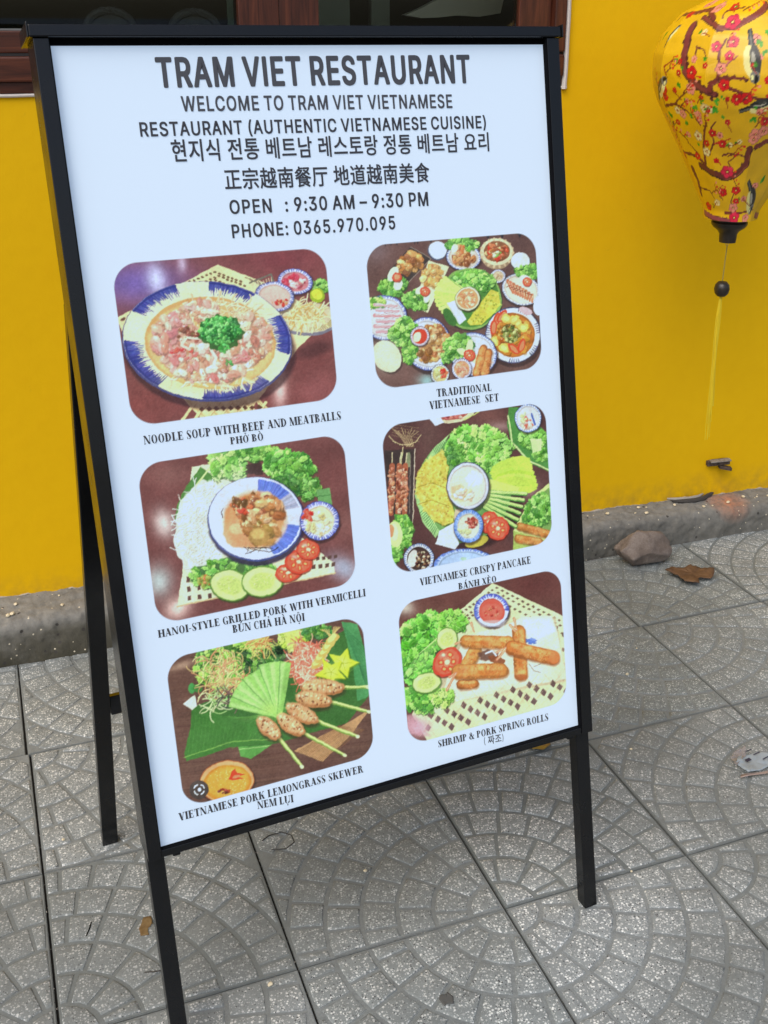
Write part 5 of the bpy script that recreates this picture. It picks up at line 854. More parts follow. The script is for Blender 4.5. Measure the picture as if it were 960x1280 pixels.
# ------------------------------------------------------------------ lettering
GL = json.loads(r'''{"a":{"(":[273,[[[89,207],[90,244],[94,283],[109,364],[119,403],[145,477],[160,510],[177,539],[236,539],[219,503],[204,466],[179,390],[161,313],[152,241],[151,207],[152,176],[155,145],[167,83],[188,16],[218,-57],[236,-96],[177,-96],[150,-46],[128,4],[111,55],[99,106],[92,156]]]],")":[273,[[[37,-96],[56,-56],[86,18],[106,85],[113,116],[118,147],[121,177],[122,207],[121,241],[112,313],[94,390],[69,466],[54,503],[37,539],[97,539],[113,510],[128,477],[142,441],[154,403],[173,323],[179,283],[183,244],[184,207],[182,156],[174,104],[161,53],[144,3],[123,-47],[97,-96]]]],".":[188,[[[95,-4],[83,-3],[73,1],[63,9],[55,18],[51,29],[50,41],[51,53],[55,64],[63,73],[73,81],[83,85],[95,87],[107,85],[118,81],[128,73],[135,64],[140,53],[141,41],[140,29],[135,18],[128,9],[118,1],[107,-3]]]],"0":[453,[[[227,-7],[191,-3],[158,7],[130,24],[105,48],[85,77],[69,113],[57,155],[50,202],[48,254],[50,306],[57,353],[69,395],[85,431],[106,461],[130,484],[159,502],[191,512],[227,516],[262,512],[295,502],[323,484],[348,461],[368,431],[384,395],[396,353],[403,306],[405,254],[403,202],[396,155],[384,113],[368,77],[348,48],[323,24],[295,7],[263,-3]],[[227,50],[250,52],[271,60],[290,74],[306,92],[320,116],[330,144],[338,176],[342,213],[344,254],[342,295],[338,332],[330,365],[320,393],[306,416],[290,435],[271,449],[250,457],[227,460],[203,457],[182,449],[163,435],[147,416],[134,393],[123,365],[115,332],[111,295],[109,254],[111,213],[115,176],[123,144],[134,116],[147,92],[163,74],[182,60],[203,52]]]],"3":[453,[[[218,-7],[188,-5],[159,1],[133,10],[108,22],[88,38],[70,57],[57,79],[48,104],[44,132],[109,132],[112,115],[118,100],[126,87],[137,76],[150,66],[165,59],[182,54],[200,51],[219,50],[239,51],[258,55],[275,61],[291,69],[304,80],[315,93],[323,108],[328,125],[329,145],[328,163],[323,180],[316,196],[306,211],[292,223],[275,234],[254,241],[229,246],[201,248],[157,248],[157,299],[288,448],[288,452],[70,452],[70,509],[372,509],[372,461],[211,278],[211,289],[247,290],[279,286],[308,276],[333,262],[354,244],[371,222],[383,198],[391,173],[393,145],[390,116],[383,90],[370,66],[354,45],[333,27],[309,12],[281,2],[251,-5]]]],"5":[453,[[[221,-7],[192,-5],[165,1],[140,11],[118,25],[99,41],[83,60],[71,82],[63,105],[60,130],[122,130],[125,115],[130,102],[138,89],[148,78],[160,68],[173,60],[188,54],[204,51],[221,50],[241,51],[259,56],[276,64],[291,75],[304,89],[314,104],[322,122],[326,141],[328,162],[326,183],[321,203],[314,221],[303,237],[290,251],[275,262],[257,270],[238,275],[218,277],[201,276],[184,273],[152,262],[139,255],[128,246],[67,253],[96,509],[366,509],[366,452],[151,452],[134,301],[148,311],[178,325],[194,330],[212,333],[229,334],[252,332],[274,328],[294,321],[313,311],[330,299],[345,285],[358,269],[370,251],[379,231],[386,210],[390,187],[391,163],[388,132],[381,102],[369,76],[352,52],[332,32],[309,15],[282,3],[253,-4]]]],"6":[453,[[[226,-7],[196,-4],[168,3],[142,15],[119,31],[100,51],[84,74],[73,101],[66,130],[64,162],[65,187],[71,212],[80,239],[93,268],[112,302],[252,509],[322,509],[151,261],[145,261],[165,288],[196,307],[208,311],[235,314],[265,312],[291,305],[316,295],[337,280],[355,262],[370,240],[380,215],[387,187],[389,157],[387,127],[379,98],[368,73],[352,50],[333,30],[310,14],[284,3],[257,-4]],[[226,48],[245,50],[263,55],[279,63],[293,73],[304,86],[314,101],[322,119],[326,137],[327,157],[326,178],[322,196],[314,213],[304,228],[293,241],[279,251],[263,259],[245,264],[226,265],[207,264],[190,259],[174,252],[160,241],[148,229],[138,214],[131,197],[126,179],[125,158],[126,138],[131,119],[138,102],[148,86],[160,73],[174,63],[190,55],[207,50]]]],"7":[453,[[[97,0],[323,448],[323,452],[62,452],[62,509],[391,509],[391,449],[165,0]]]],"9":[453,[[[226,516],[256,513],[285,506],[310,494],[333,478],[352,458],[368,434],[380,408],[387,378],[389,347],[387,322],[382,296],[373,270],[359,240],[340,207],[315,168],[200,0],[130,0],[301,248],[307,248],[287,221],[257,202],[232,195],[188,197],[161,203],[137,214],[116,229],[98,247],[83,269],[72,294],[66,321],[64,352],[66,382],[73,411],[85,436],[101,459],[120,479],[143,494],[168,506],[196,513]],[[226,460],[207,459],[190,454],[174,446],[160,435],[148,423],[138,407],[131,390],[127,372],[125,352],[127,331],[131,313],[138,295],[148,280],[160,268],[174,257],[190,250],[207,245],[226,243],[245,245],[263,249],[279,257],[293,267],[305,280],[314,295],[322,312],[326,330],[327,350],[326,371],[322,390],[314,407],[305,422],[293,435],[279,446],[263,454],[245,459]]]],":":[188,[[[95,-4],[83,-3],[73,1],[63,9],[55,18],[51,29],[50,41],[51,53],[55,64],[63,73],[73,81],[83,85],[95,87],[107,85],[118,81],[128,73],[135,64],[140,53],[141,41],[140,29],[135,18],[128,9],[118,1],[107,-3]],[[95,271],[83,272],[63,284],[55,294],[51,304],[50,316],[51,328],[55,339],[63,349],[73,356],[83,360],[95,362],[107,360],[118,356],[128,349],[135,339],[140,328],[141,316],[140,304],[128,284],[118,277],[107,272]]]],"A":[480,[[[16,0],[201,509],[276,509],[463,0],[395,0],[287,302],[264,372],[232,478],[245,478],[191,302],[85,0]],[[110,142],[110,199],[370,199],[370,142]]]],"C":[510,[[[267,-7],[225,-3],[186,7],[150,25],[119,49],[92,79],[70,115],[53,157],[44,203],[40,254],[44,305],[53,352],[70,393],[92,429],[119,459],[150,484],[186,501],[225,512],[267,516],[317,511],[362,496],[383,485],[402,471],[419,456],[435,438],[448,418],[459,397],[467,373],[473,348],[408,348],[404,365],[389,395],[380,407],[357,428],[344,437],[330,444],[300,453],[267,456],[237,453],[209,445],[184,432],[161,414],[141,391],[125,364],[113,332],[106,295],[103,254],[106,213],[113,177],[125,145],[141,117],[161,94],[184,76],[210,63],[237,56],[267,53],[300,56],[330,65],[344,72],[369,90],[389,114],[404,144],[408,160],[473,160],[467,135],[459,112],[448,91],[435,71],[420,53],[383,24],[363,13],[317,-2],[293,-6]]]],"E":[419,[[[60,0],[60,509],[372,509],[372,452],[125,452],[125,286],[355,286],[355,229],[125,229],[125,57],[375,57],[375,0]]]],"H":[517,[[[60,0],[60,509],[125,509],[125,289],[392,289],[392,509],[457,509],[457,0],[392,0],[392,232],[125,232],[125,0]]]],"I":[300,[[[31,0],[31,57],[118,57],[118,452],[31,452],[31,509],[269,509],[269,452],[183,452],[183,57],[269,57],[269,0]]]],"L":[393,[[[60,0],[60,509],[125,509],[125,57],[361,57],[361,0]]]],"M":[628,[[[60,0],[60,509],[152,509],[287,159],[322,49],[307,49],[352,187],[476,509],[568,509],[568,0],[504,0],[507,457],[513,457],[482,363],[456,291],[342,0],[286,0],[159,321],[112,457],[119,457],[122,291],[122,0]]]],"N":[523,[[[60,0],[60,509],[136,509],[363,151],[388,107],[414,55],[405,54],[399,157],[399,509],[463,509],[463,0],[387,0],[177,331],[108,452],[119,454],[125,291],[125,0]]]],"O":[533,[[[267,-7],[225,-3],[186,7],[150,25],[119,49],[92,79],[70,115],[53,157],[44,203],[40,254],[44,305],[53,352],[70,393],[92,429],[119,459],[150,484],[186,501],[225,512],[267,516],[309,512],[348,501],[384,484],[415,459],[442,429],[464,393],[480,352],[490,305],[493,254],[490,203],[480,157],[464,115],[442,79],[415,49],[384,25],[348,7],[309,-3]],[[267,53],[296,55],[324,63],[349,76],[372,94],[392,116],[408,144],[420,176],[428,213],[430,254],[428,295],[420,332],[408,365],[392,392],[372,415],[349,433],[324,446],[296,453],[267,456],[237,453],[210,445],[184,433],[161,415],[142,392],[125,364],[113,332],[106,295],[103,254],[106,213],[113,176],[125,144],[142,117],[161,94],[184,76],[210,63],[237,55]]]],"P":[445,[[[60,0],[60,509],[235,509],[272,506],[305,499],[332,487],[356,471],[375,452],[390,430],[400,404],[407,377],[409,348],[407,318],[400,291],[390,265],[375,243],[356,223],[332,207],[305,195],[272,188],[235,186],[125,186],[125,0]],[[125,242],[233,242],[257,244],[279,248],[297,256],[312,266],[324,279],[333,294],[339,310],[343,328],[344,348],[343,367],[339,385],[333,402],[324,416],[312,428],[297,439],[279,446],[257,451],[125,452]]]],"R":[449,[[[60,0],[60,509],[236,509],[273,506],[305,500],[333,489],[356,473],[376,455],[390,433],[401,408],[407,381],[409,352],[407,323],[401,296],[390,271],[376,250],[356,232],[333,217],[305,206],[273,200],[236,198],[125,198],[125,0]],[[125,255],[258,256],[280,260],[298,267],[313,276],[325,287],[334,300],[340,316],[344,333],[345,352],[344,371],[340,389],[334,405],[325,419],[313,430],[298,440],[258,451],[125,452]],[[353,0],[230,229],[303,229],[428,0]]]],"S":[447,[[[224,-9],[188,-7],[156,-1],[128,9],[102,23],[81,40],[64,60],[51,83],[42,109],[38,137],[104,137],[108,118],[114,102],[123,88],[136,76],[150,66],[166,59],[185,53],[204,50],[224,49],[246,50],[267,54],[286,60],[303,69],[317,79],[329,92],[338,106],[344,122],[346,139],[344,154],[340,168],[332,179],[322,189],[296,205],[245,222],[184,239],[145,253],[112,269],[86,289],[67,313],[56,341],[52,372],[54,400],[62,425],[75,448],[92,468],[113,484],[138,498],[165,508],[195,514],[227,516],[259,514],[289,508],[316,498],[340,484],[360,468],[377,449],[390,427],[398,403],[401,378],[337,378],[332,402],[320,421],[302,437],[280,449],[254,456],[225,459],[185,454],[167,448],[152,440],[139,430],[129,418],[121,405],[117,391],[115,376],[117,359],[122,345],[131,334],[142,324],[155,315],[169,308],[212,293],[264,279],[312,264],[344,248],[359,238],[384,213],[395,198],[402,180],[407,161],[408,139],[406,112],[399,87],[386,64],[370,43],[349,25],[323,11],[294,0],[261,-7]]]],"T":[449,[[[32,452],[32,509],[417,509],[417,452],[257,452],[257,0],[193,0],[193,452]]]],"U":[517,[[[259,-8],[220,-6],[186,2],[154,15],[126,33],[103,55],[85,80],[71,108],[63,140],[60,173],[60,509],[124,509],[124,178],[126,155],[132,133],[141,113],[153,95],[169,80],[187,68],[208,59],[232,53],[259,52],[285,53],[309,59],[331,68],[349,80],[364,95],[377,113],[385,133],[391,155],[393,178],[393,509],[457,509],[457,173],[454,140],[446,108],[433,80],[414,55],[391,33],[363,15],[332,2],[297,-6]]]],"V":[480,[[[204,0],[16,509],[84,509],[192,206],[248,31],[235,31],[267,138],[395,509],[463,509],[278,0]]]],"W":[686,[[[155,0],[16,509],[82,509],[163,196],[187,94],[197,40],[189,40],[211,145],[306,509],[380,509],[462,196],[486,94],[497,40],[488,40],[510,145],[603,509],[670,509],[530,0],[455,0],[368,323],[351,391],[336,475],[350,475],[335,395],[318,323],[230,0]]]],"–":[350,[[[350,244],[350,188],[0,188],[0,244]]]]},"c":{"南":[350,[[[111,161],[120,147],[132,119],[154,126],[149,140],[132,168]],[[160,294],[160,259],[21,259],[21,234],[160,234],[160,197],[40,197],[40,-28],[67,-28],[67,173],[284,173],[284,3],[276,-5],[227,-5],[236,-28],[281,-27],[296,-24],[305,-19],[310,-10],[311,3],[311,197],[189,197],[189,234],[329,234],[329,259],[189,259],[189,294]],[[218,168],[194,118],[93,118],[93,97],[161,97],[161,62],[86,62],[86,40],[161,40],[161,-21],[187,-21],[187,40],[265,40],[265,62],[187,62],[187,97],[259,97],[259,118],[216,118],[241,161]]]],"厅":[350,[[[44,272],[44,153],[42,99],[34,42],[12,-10],[34,-27],[58,30],[68,93],[71,153],[71,247],[334,247],[334,272]],[[90,193],[90,167],[204,167],[204,7],[195,-1],[137,-1],[147,-27],[176,-27],[214,-22],[224,-17],[229,-8],[231,7],[231,167],[326,167],[326,193]]]],"地":[350,[[[150,262],[150,166],[112,150],[122,126],[150,138],[150,28],[155,-2],[171,-16],[202,-20],[289,-20],[317,-14],[331,6],[338,44],[314,54],[311,23],[303,8],[287,4],[203,4],[185,6],[177,12],[175,27],[175,149],[222,169],[222,50],[247,50],[247,180],[296,201],[294,97],[283,88],[260,88],[266,65],[299,68],[308,72],[314,79],[318,91],[320,117],[321,223],[323,228],[304,235],[294,226],[247,207],[247,294],[222,294],[222,196],[175,176],[175,262]],[[12,54],[22,28],[130,77],[124,100],[84,83],[84,185],[126,185],[126,210],[84,210],[84,290],[60,290],[60,210],[15,210],[15,185],[60,185],[60,73]]]],"宗":[350,[[[81,192],[81,168],[268,168],[268,192]],[[82,77],[64,51],[41,26],[16,6],[38,-12],[63,11],[87,39],[108,69]],[[239,64],[288,11],[306,-13],[329,1],[310,25],[286,52],[261,77]],[[151,291],[168,258],[28,258],[28,183],[54,183],[54,234],[297,234],[297,183],[324,183],[324,258],[197,258],[176,298]],[[22,127],[22,103],[161,103],[161,4],[154,-2],[108,-1],[117,-27],[160,-25],[174,-22],[182,-17],[187,-9],[188,103],[328,103],[328,127]]]],"正":[350,[[[66,179],[66,13],[18,13],[18,-12],[333,-12],[333,13],[198,13],[198,124],[307,124],[307,149],[198,149],[198,243],[321,243],[321,269],[32,269],[32,243],[170,243],[170,13],[93,13],[93,179]]]],"美":[350,[[[243,296],[235,279],[213,245],[120,245],[133,251],[115,281],[102,296],[79,286],[90,273],[106,245],[34,245],[34,222],[161,222],[161,193],[51,193],[51,170],[161,170],[161,140],[20,140],[20,117],[158,117],[153,90],[29,90],[29,66],[146,66],[122,35],[81,12],[14,-4],[28,-27],[102,-7],[148,23],[174,64],[208,20],[257,-10],[320,-27],[336,-3],[278,10],[232,33],[200,66],[328,66],[328,90],[181,90],[186,117],[333,117],[333,140],[188,140],[188,170],[300,170],[300,193],[188,193],[188,222],[316,222],[316,245],[242,245],[271,287]]]],"越":[350,[[[276,281],[310,238],[329,249],[294,291]],[[35,136],[34,86],[27,35],[9,-12],[27,-27],[38,-5],[46,20],[52,45],[85,5],[133,-14],[200,-19],[329,-19],[340,7],[200,6],[165,7],[136,12],[112,19],[112,88],[161,88],[161,111],[112,111],[112,159],[166,159],[166,183],[106,183],[106,228],[159,228],[159,251],[106,251],[106,294],[82,294],[82,251],[28,251],[28,228],[82,228],[82,183],[15,183],[15,159],[88,159],[88,35],[76,49],[65,67],[57,89],[57,134]],[[171,49],[179,56],[200,70],[245,96],[239,117],[199,95],[199,211],[245,211],[248,166],[254,125],[261,90],[242,68],[220,49],[197,34],[213,15],[233,29],[252,45],[269,64],[279,42],[291,29],[306,24],[322,30],[332,49],[337,86],[319,99],[317,70],[314,53],[309,48],[300,52],[292,65],[285,86],[302,116],[317,148],[329,183],[308,188],[300,164],[290,140],[278,117],[268,211],[336,211],[336,233],[267,233],[266,294],[242,294],[243,233],[175,233],[175,97],[173,85],[166,77],[160,73]]]],"道":[350,[[[22,268],[42,248],[72,209],[94,223],[80,242],[62,262],[43,280]],[[159,129],[277,129],[277,99],[159,99]],[[159,81],[277,81],[277,51],[159,51]],[[159,176],[277,176],[277,147],[159,147]],[[134,196],[134,31],[302,31],[302,196],[218,196],[231,226],[332,226],[332,248],[266,248],[292,286],[266,294],[239,248],[174,248],[192,256],[186,269],[167,296],[145,286],[168,248],[109,248],[109,226],[202,226],[194,196]],[[92,169],[18,169],[18,145],[67,145],[67,36],[50,27],[15,-2],[31,-24],[49,-4],[65,11],[79,16],[89,13],[113,-2],[140,-13],[171,-18],[209,-20],[329,-16],[337,9],[253,4],[174,4],[144,9],[119,18],[92,35]]]],"食":[350,[[[248,128],[248,97],[102,97],[102,128]],[[248,148],[102,148],[102,177],[248,177]],[[153,54],[203,28],[252,-1],[289,-27],[308,-9],[269,17],[245,31],[306,72],[286,87],[274,77],[274,190],[324,170],[341,193],[285,213],[232,242],[191,276],[197,285],[174,297],[132,251],[76,214],[13,187],[30,166],[76,185],[76,17],[74,6],[69,-1],[64,-5],[74,-27],[118,-15],[187,-1],[187,22],[102,6],[102,75],[271,75],[223,43],[171,69]],[[150,227],[167,199],[100,199],[128,217],[153,237],[176,259],[200,237],[227,217],[256,199],[194,199],[173,234]]]],"餐":[350,[[[53,198],[79,181],[39,162],[19,156],[33,139],[85,160],[132,192],[166,236],[151,244],[114,243],[114,260],[175,260],[175,277],[114,277],[114,294],[91,294],[91,243],[85,243],[90,250],[68,254],[55,237],[37,219],[13,203],[29,189],[60,213],[72,227],[134,227],[111,202],[97,192],[68,210]],[[189,233],[233,210],[196,194],[209,175],[254,197],[303,162],[319,179],[273,211],[290,229],[305,250],[316,273],[301,279],[189,279],[189,259],[285,259],[276,246],[265,234],[252,223],[204,248]],[[245,75],[245,57],[107,57],[107,75]],[[245,90],[107,90],[107,107],[245,107]],[[155,144],[170,124],[104,124],[130,137],[175,169],[198,153],[225,137],[254,124],[196,124],[176,149]],[[75,-27],[86,-23],[183,-7],[186,12],[107,1],[107,40],[181,40],[169,27],[215,10],[261,-9],[298,-27],[312,-9],[266,11],[306,42],[287,55],[246,19],[187,40],[271,40],[271,117],[323,100],[339,121],[284,136],[231,157],[189,183],[196,191],[175,202],[133,165],[77,136],[15,116],[31,95],[82,113],[82,15],[79,4],[72,-3],[65,-7]]]],"남":[322,[[[64,93],[64,-23],[263,-23],[263,93]],[[235,70],[235,1],[92,1],[92,70]],[[234,289],[234,110],[263,110],[263,193],[310,193],[310,217],[263,217],[263,289]],[[33,134],[105,136],[154,140],[206,148],[202,173],[153,165],[107,160],[62,159],[62,273],[33,273]]]],"랑":[322,[[[162,89],[106,82],[70,62],[58,31],[70,0],[106,-20],[162,-27],[218,-20],[253,0],[266,31],[253,62],[218,82]],[[162,66],[203,62],[229,50],[238,31],[229,12],[203,0],[162,-4],[121,0],[95,12],[86,31],[95,50],[121,62]],[[234,289],[234,98],[263,98],[263,186],[310,186],[310,210],[263,210],[263,289]],[[30,270],[30,246],[145,246],[145,206],[31,206],[31,116],[110,117],[158,120],[207,127],[204,151],[157,144],[111,141],[60,140],[60,184],[173,184],[173,270]]]],"레":[322,[[[258,290],[258,-27],[286,-27],[286,290]],[[27,255],[27,231],[112,231],[112,168],[28,168],[28,51],[88,51],[127,54],[169,60],[167,84],[128,78],[56,75],[56,145],[140,145],[140,255]],[[194,282],[194,176],[155,176],[155,152],[194,152],[194,-11],[222,-11],[222,282]]]],"리":[322,[[[248,290],[248,-28],[277,-28],[277,290]],[[35,260],[35,236],[152,236],[152,171],[36,171],[36,49],[115,50],[167,53],[221,61],[218,84],[116,74],[65,73],[65,147],[181,147],[181,260]]]],"베":[322,[[[56,158],[123,158],[123,76],[56,76]],[[259,290],[259,-27],[287,-27],[287,290]],[[196,283],[196,169],[150,169],[150,258],[123,258],[123,181],[56,181],[56,258],[29,258],[29,52],[150,52],[150,145],[196,145],[196,-12],[223,-12],[223,283]]]],"스":[322,[[[18,40],[18,15],[305,15],[305,40]],[[144,268],[144,243],[127,193],[84,153],[29,131],[42,106],[90,125],[131,156],[160,197],[189,156],[230,125],[277,106],[290,131],[236,153],[192,192],[175,243],[175,268]]]],"식":[322,[[[65,83],[65,59],[248,59],[248,-27],[277,-27],[277,83]],[[248,290],[248,99],[277,99],[277,290]],[[100,275],[100,244],[90,198],[62,161],[20,135],[35,112],[69,131],[96,159],[115,193],[134,161],[160,136],[194,118],[208,141],[167,165],[139,200],[129,244],[129,275]]]],"요":[322,[[[160,246],[206,239],[236,219],[248,188],[236,157],[206,137],[160,130],[115,137],[85,157],[74,188],[85,219],[115,239]],[[160,270],[101,259],[60,231],[46,188],[51,162],[65,140],[88,123],[88,37],[18,37],[18,13],[305,13],[305,37],[234,37],[234,123],[256,140],[271,162],[276,188],[261,231],[220,259]],[[117,37],[117,112],[160,107],[205,112],[205,37]]]],"전":[322,[[[249,289],[249,202],[185,202],[185,178],[249,178],[249,57],[278,57],[278,289]],[[76,78],[76,-20],[287,-20],[287,4],[105,4],[105,78]],[[28,264],[28,240],[98,240],[98,224],[88,181],[60,145],[19,121],[34,97],[68,116],[95,143],[113,176],[131,146],[157,122],[189,105],[204,128],[164,151],[137,185],[127,224],[127,240],[197,240],[197,264]]]],"정":[322,[[[174,91],[117,84],[81,64],[68,32],[81,0],[117,-20],[174,-27],[230,-20],[266,0],[279,32],[266,64],[230,84]],[[174,68],[215,64],[241,52],[250,32],[241,12],[215,0],[174,-4],[133,0],[106,12],[97,32],[106,52],[133,64]],[[249,290],[249,207],[187,207],[187,183],[249,183],[249,101],[278,101],[278,290]],[[28,266],[28,243],[98,243],[98,232],[88,188],[60,152],[19,127],[34,104],[68,123],[95,150],[113,184],[131,154],[157,130],[189,112],[204,136],[164,159],[137,192],[127,232],[127,243],[197,243],[197,266]]]],"조":[322,[[[146,114],[146,37],[18,37],[18,13],[305,13],[305,37],[175,37],[175,114]],[[41,261],[41,237],[146,237],[146,230],[128,183],[85,146],[32,126],[43,103],[91,120],[132,149],[161,188],[190,149],[232,121],[279,104],[291,127],[237,147],[193,183],[176,230],[176,237],[280,237],[280,261]]]],"지":[322,[[[248,290],[248,-27],[277,-27],[277,290]],[[28,257],[28,233],[101,233],[101,193],[90,138],[59,90],[18,57],[34,34],[68,58],[97,94],[116,138],[136,97],[164,64],[199,41],[215,64],[172,95],[142,140],[131,193],[131,233],[204,233],[204,257]]]],"짜":[322,[[[239,290],[239,-27],[268,-27],[268,139],[312,139],[312,164],[268,164],[268,290]],[[127,257],[127,234],[150,234],[150,195],[148,156],[139,113],[120,75],[101,114],[92,156],[90,195],[90,234],[113,234],[113,257],[23,257],[23,234],[62,234],[62,195],[58,147],[43,98],[13,61],[32,39],[51,61],[66,88],[76,119],[85,88],[99,59],[120,36],[140,59],[155,87],[164,119],[174,88],[188,61],[208,39],[227,61],[197,98],[182,146],[178,195],[178,234],[214,234],[214,257]]]],"토":[322,[[[54,264],[54,102],[146,102],[146,36],[18,36],[18,12],[305,12],[305,36],[175,36],[175,102],[272,102],[272,125],[84,125],[84,172],[262,172],[262,196],[84,196],[84,240],[269,240],[269,264]]]],"통":[322,[[[160,75],[101,69],[65,52],[52,24],[65,-4],[101,-21],[160,-27],[219,-21],[256,-4],[269,24],[256,52],[219,69]],[[160,53],[203,50],[230,40],[239,24],[230,8],[203,-1],[160,-5],[117,-1],[90,8],[81,24],[90,40],[117,50]],[[55,280],[55,153],[146,153],[146,122],[17,122],[17,98],[304,98],[304,122],[175,122],[175,153],[270,153],[270,175],[84,175],[84,206],[260,206],[260,228],[84,228],[84,257],[268,257],[268,280]]]],"트":[322,[[[18,38],[18,14],[305,14],[305,38]],[[54,262],[54,95],[272,95],[272,119],[84,119],[84,168],[262,168],[262,192],[84,192],[84,238],[269,238],[269,262]]]],"현":[322,[[[107,210],[70,202],[45,181],[36,150],[45,118],[70,97],[107,89],[145,97],[170,118],[179,150],[170,181],[145,202]],[[107,187],[131,182],[146,169],[152,150],[146,130],[131,116],[107,112],[84,116],[69,130],[63,150],[69,169],[84,182]],[[195,139],[195,115],[249,115],[249,48],[278,48],[278,289],[249,289],[249,205],[195,205],[195,181],[249,181],[249,139]],[[93,290],[93,251],[18,251],[18,227],[195,227],[195,251],[122,251],[122,290]],[[75,69],[75,-20],[285,-20],[285,4],[104,4],[104,69]]]]}}''')
def larea(p): return .5 * sum(p[i - 1][0] * p[i][1] - p[i][0] * p[i - 1][1] for i in range(len(p)))
def inside(pt, lp):
    c = False
    for i in range(len(lp)):
        (ax, ay), (bx, by) = lp[i - 1], lp[i]
        if (ay > pt[1]) != (by > pt[1]) and pt[0] < (bx - ax) * (pt[1] - ay) / (by - ay) + ax: c = not c
    return c
def outline_glyph(font, ch):
    """outer loops, each with its holes"""
    adv, loops = GL['a' if font == 't' else font][ch]; loops = [[tuple(p) for p in lp] for lp in loops if len(lp) > 2]
    big = max(loops, key=lambda l: abs(larea(l))); sg = 1 if larea(big) > 0 else -1
    groups = [[l] for l in loops if larea(l) * sg > 0]
    for h in [l for l in loops if larea(l) * sg <= 0]:
        c_ = [g for g in groups if inside(h[0], g[0])]
        if c_: min(c_, key=lambda g: abs(larea(g[0]))).append(h)
    return adv, groups
# weight: each glyph is laid down several times, a little apart, until its strokes are as heavy as the print
BOLD = {'t': (32, 20), 'a': (20, 15), 'c': (6.5, 5), 'didone': (3, 3)}
TESS = {}
def ring(cx, cy, ro, so_, ri, si, a0, a1, n=16):
    out = []
    for i in range(n):
        t, u = math.radians(a0 + (a1 - a0) * i / n), math.radians(a0 + (a1 - a0) * (i + 1) / n)
        out.append([(cx + ro * math.cos(t), cy + so_ * math.sin(t)), (cx + ro * math.cos(u), cy + so_ * math.sin(u)), (cx + ri * math.cos(u), cy + si * math.sin(u)), (cx + ri * math.cos(t), cy + si * math.sin(t))])
    return out
TK, TN = .25, .075
def rc(x0, y0, x1, y1): return [(x0, y0), (x1, y0), (x1, y1), (x0, y1)]
def stem(x, w=TK, y0=0, y1=1, e=.07, top=True, bot=True):
    o = [rc(x, y0, x + w, y1)]
    if bot: o.append(rc(x - e, y0, x + w + e, y0 + TN))
    if top: o.append(rc(x - e, y1 - TN, x + w + e, y1))
    return o
def dg(x0, y0, x1, y1, w): return [[(x0, y0), (x0 + w, y0), (x1 + w, y1), (x1, y1)]]
def srf(x, y, w=.2): return [rc(x - w / 2, y, x + w / 2, y + TN)]
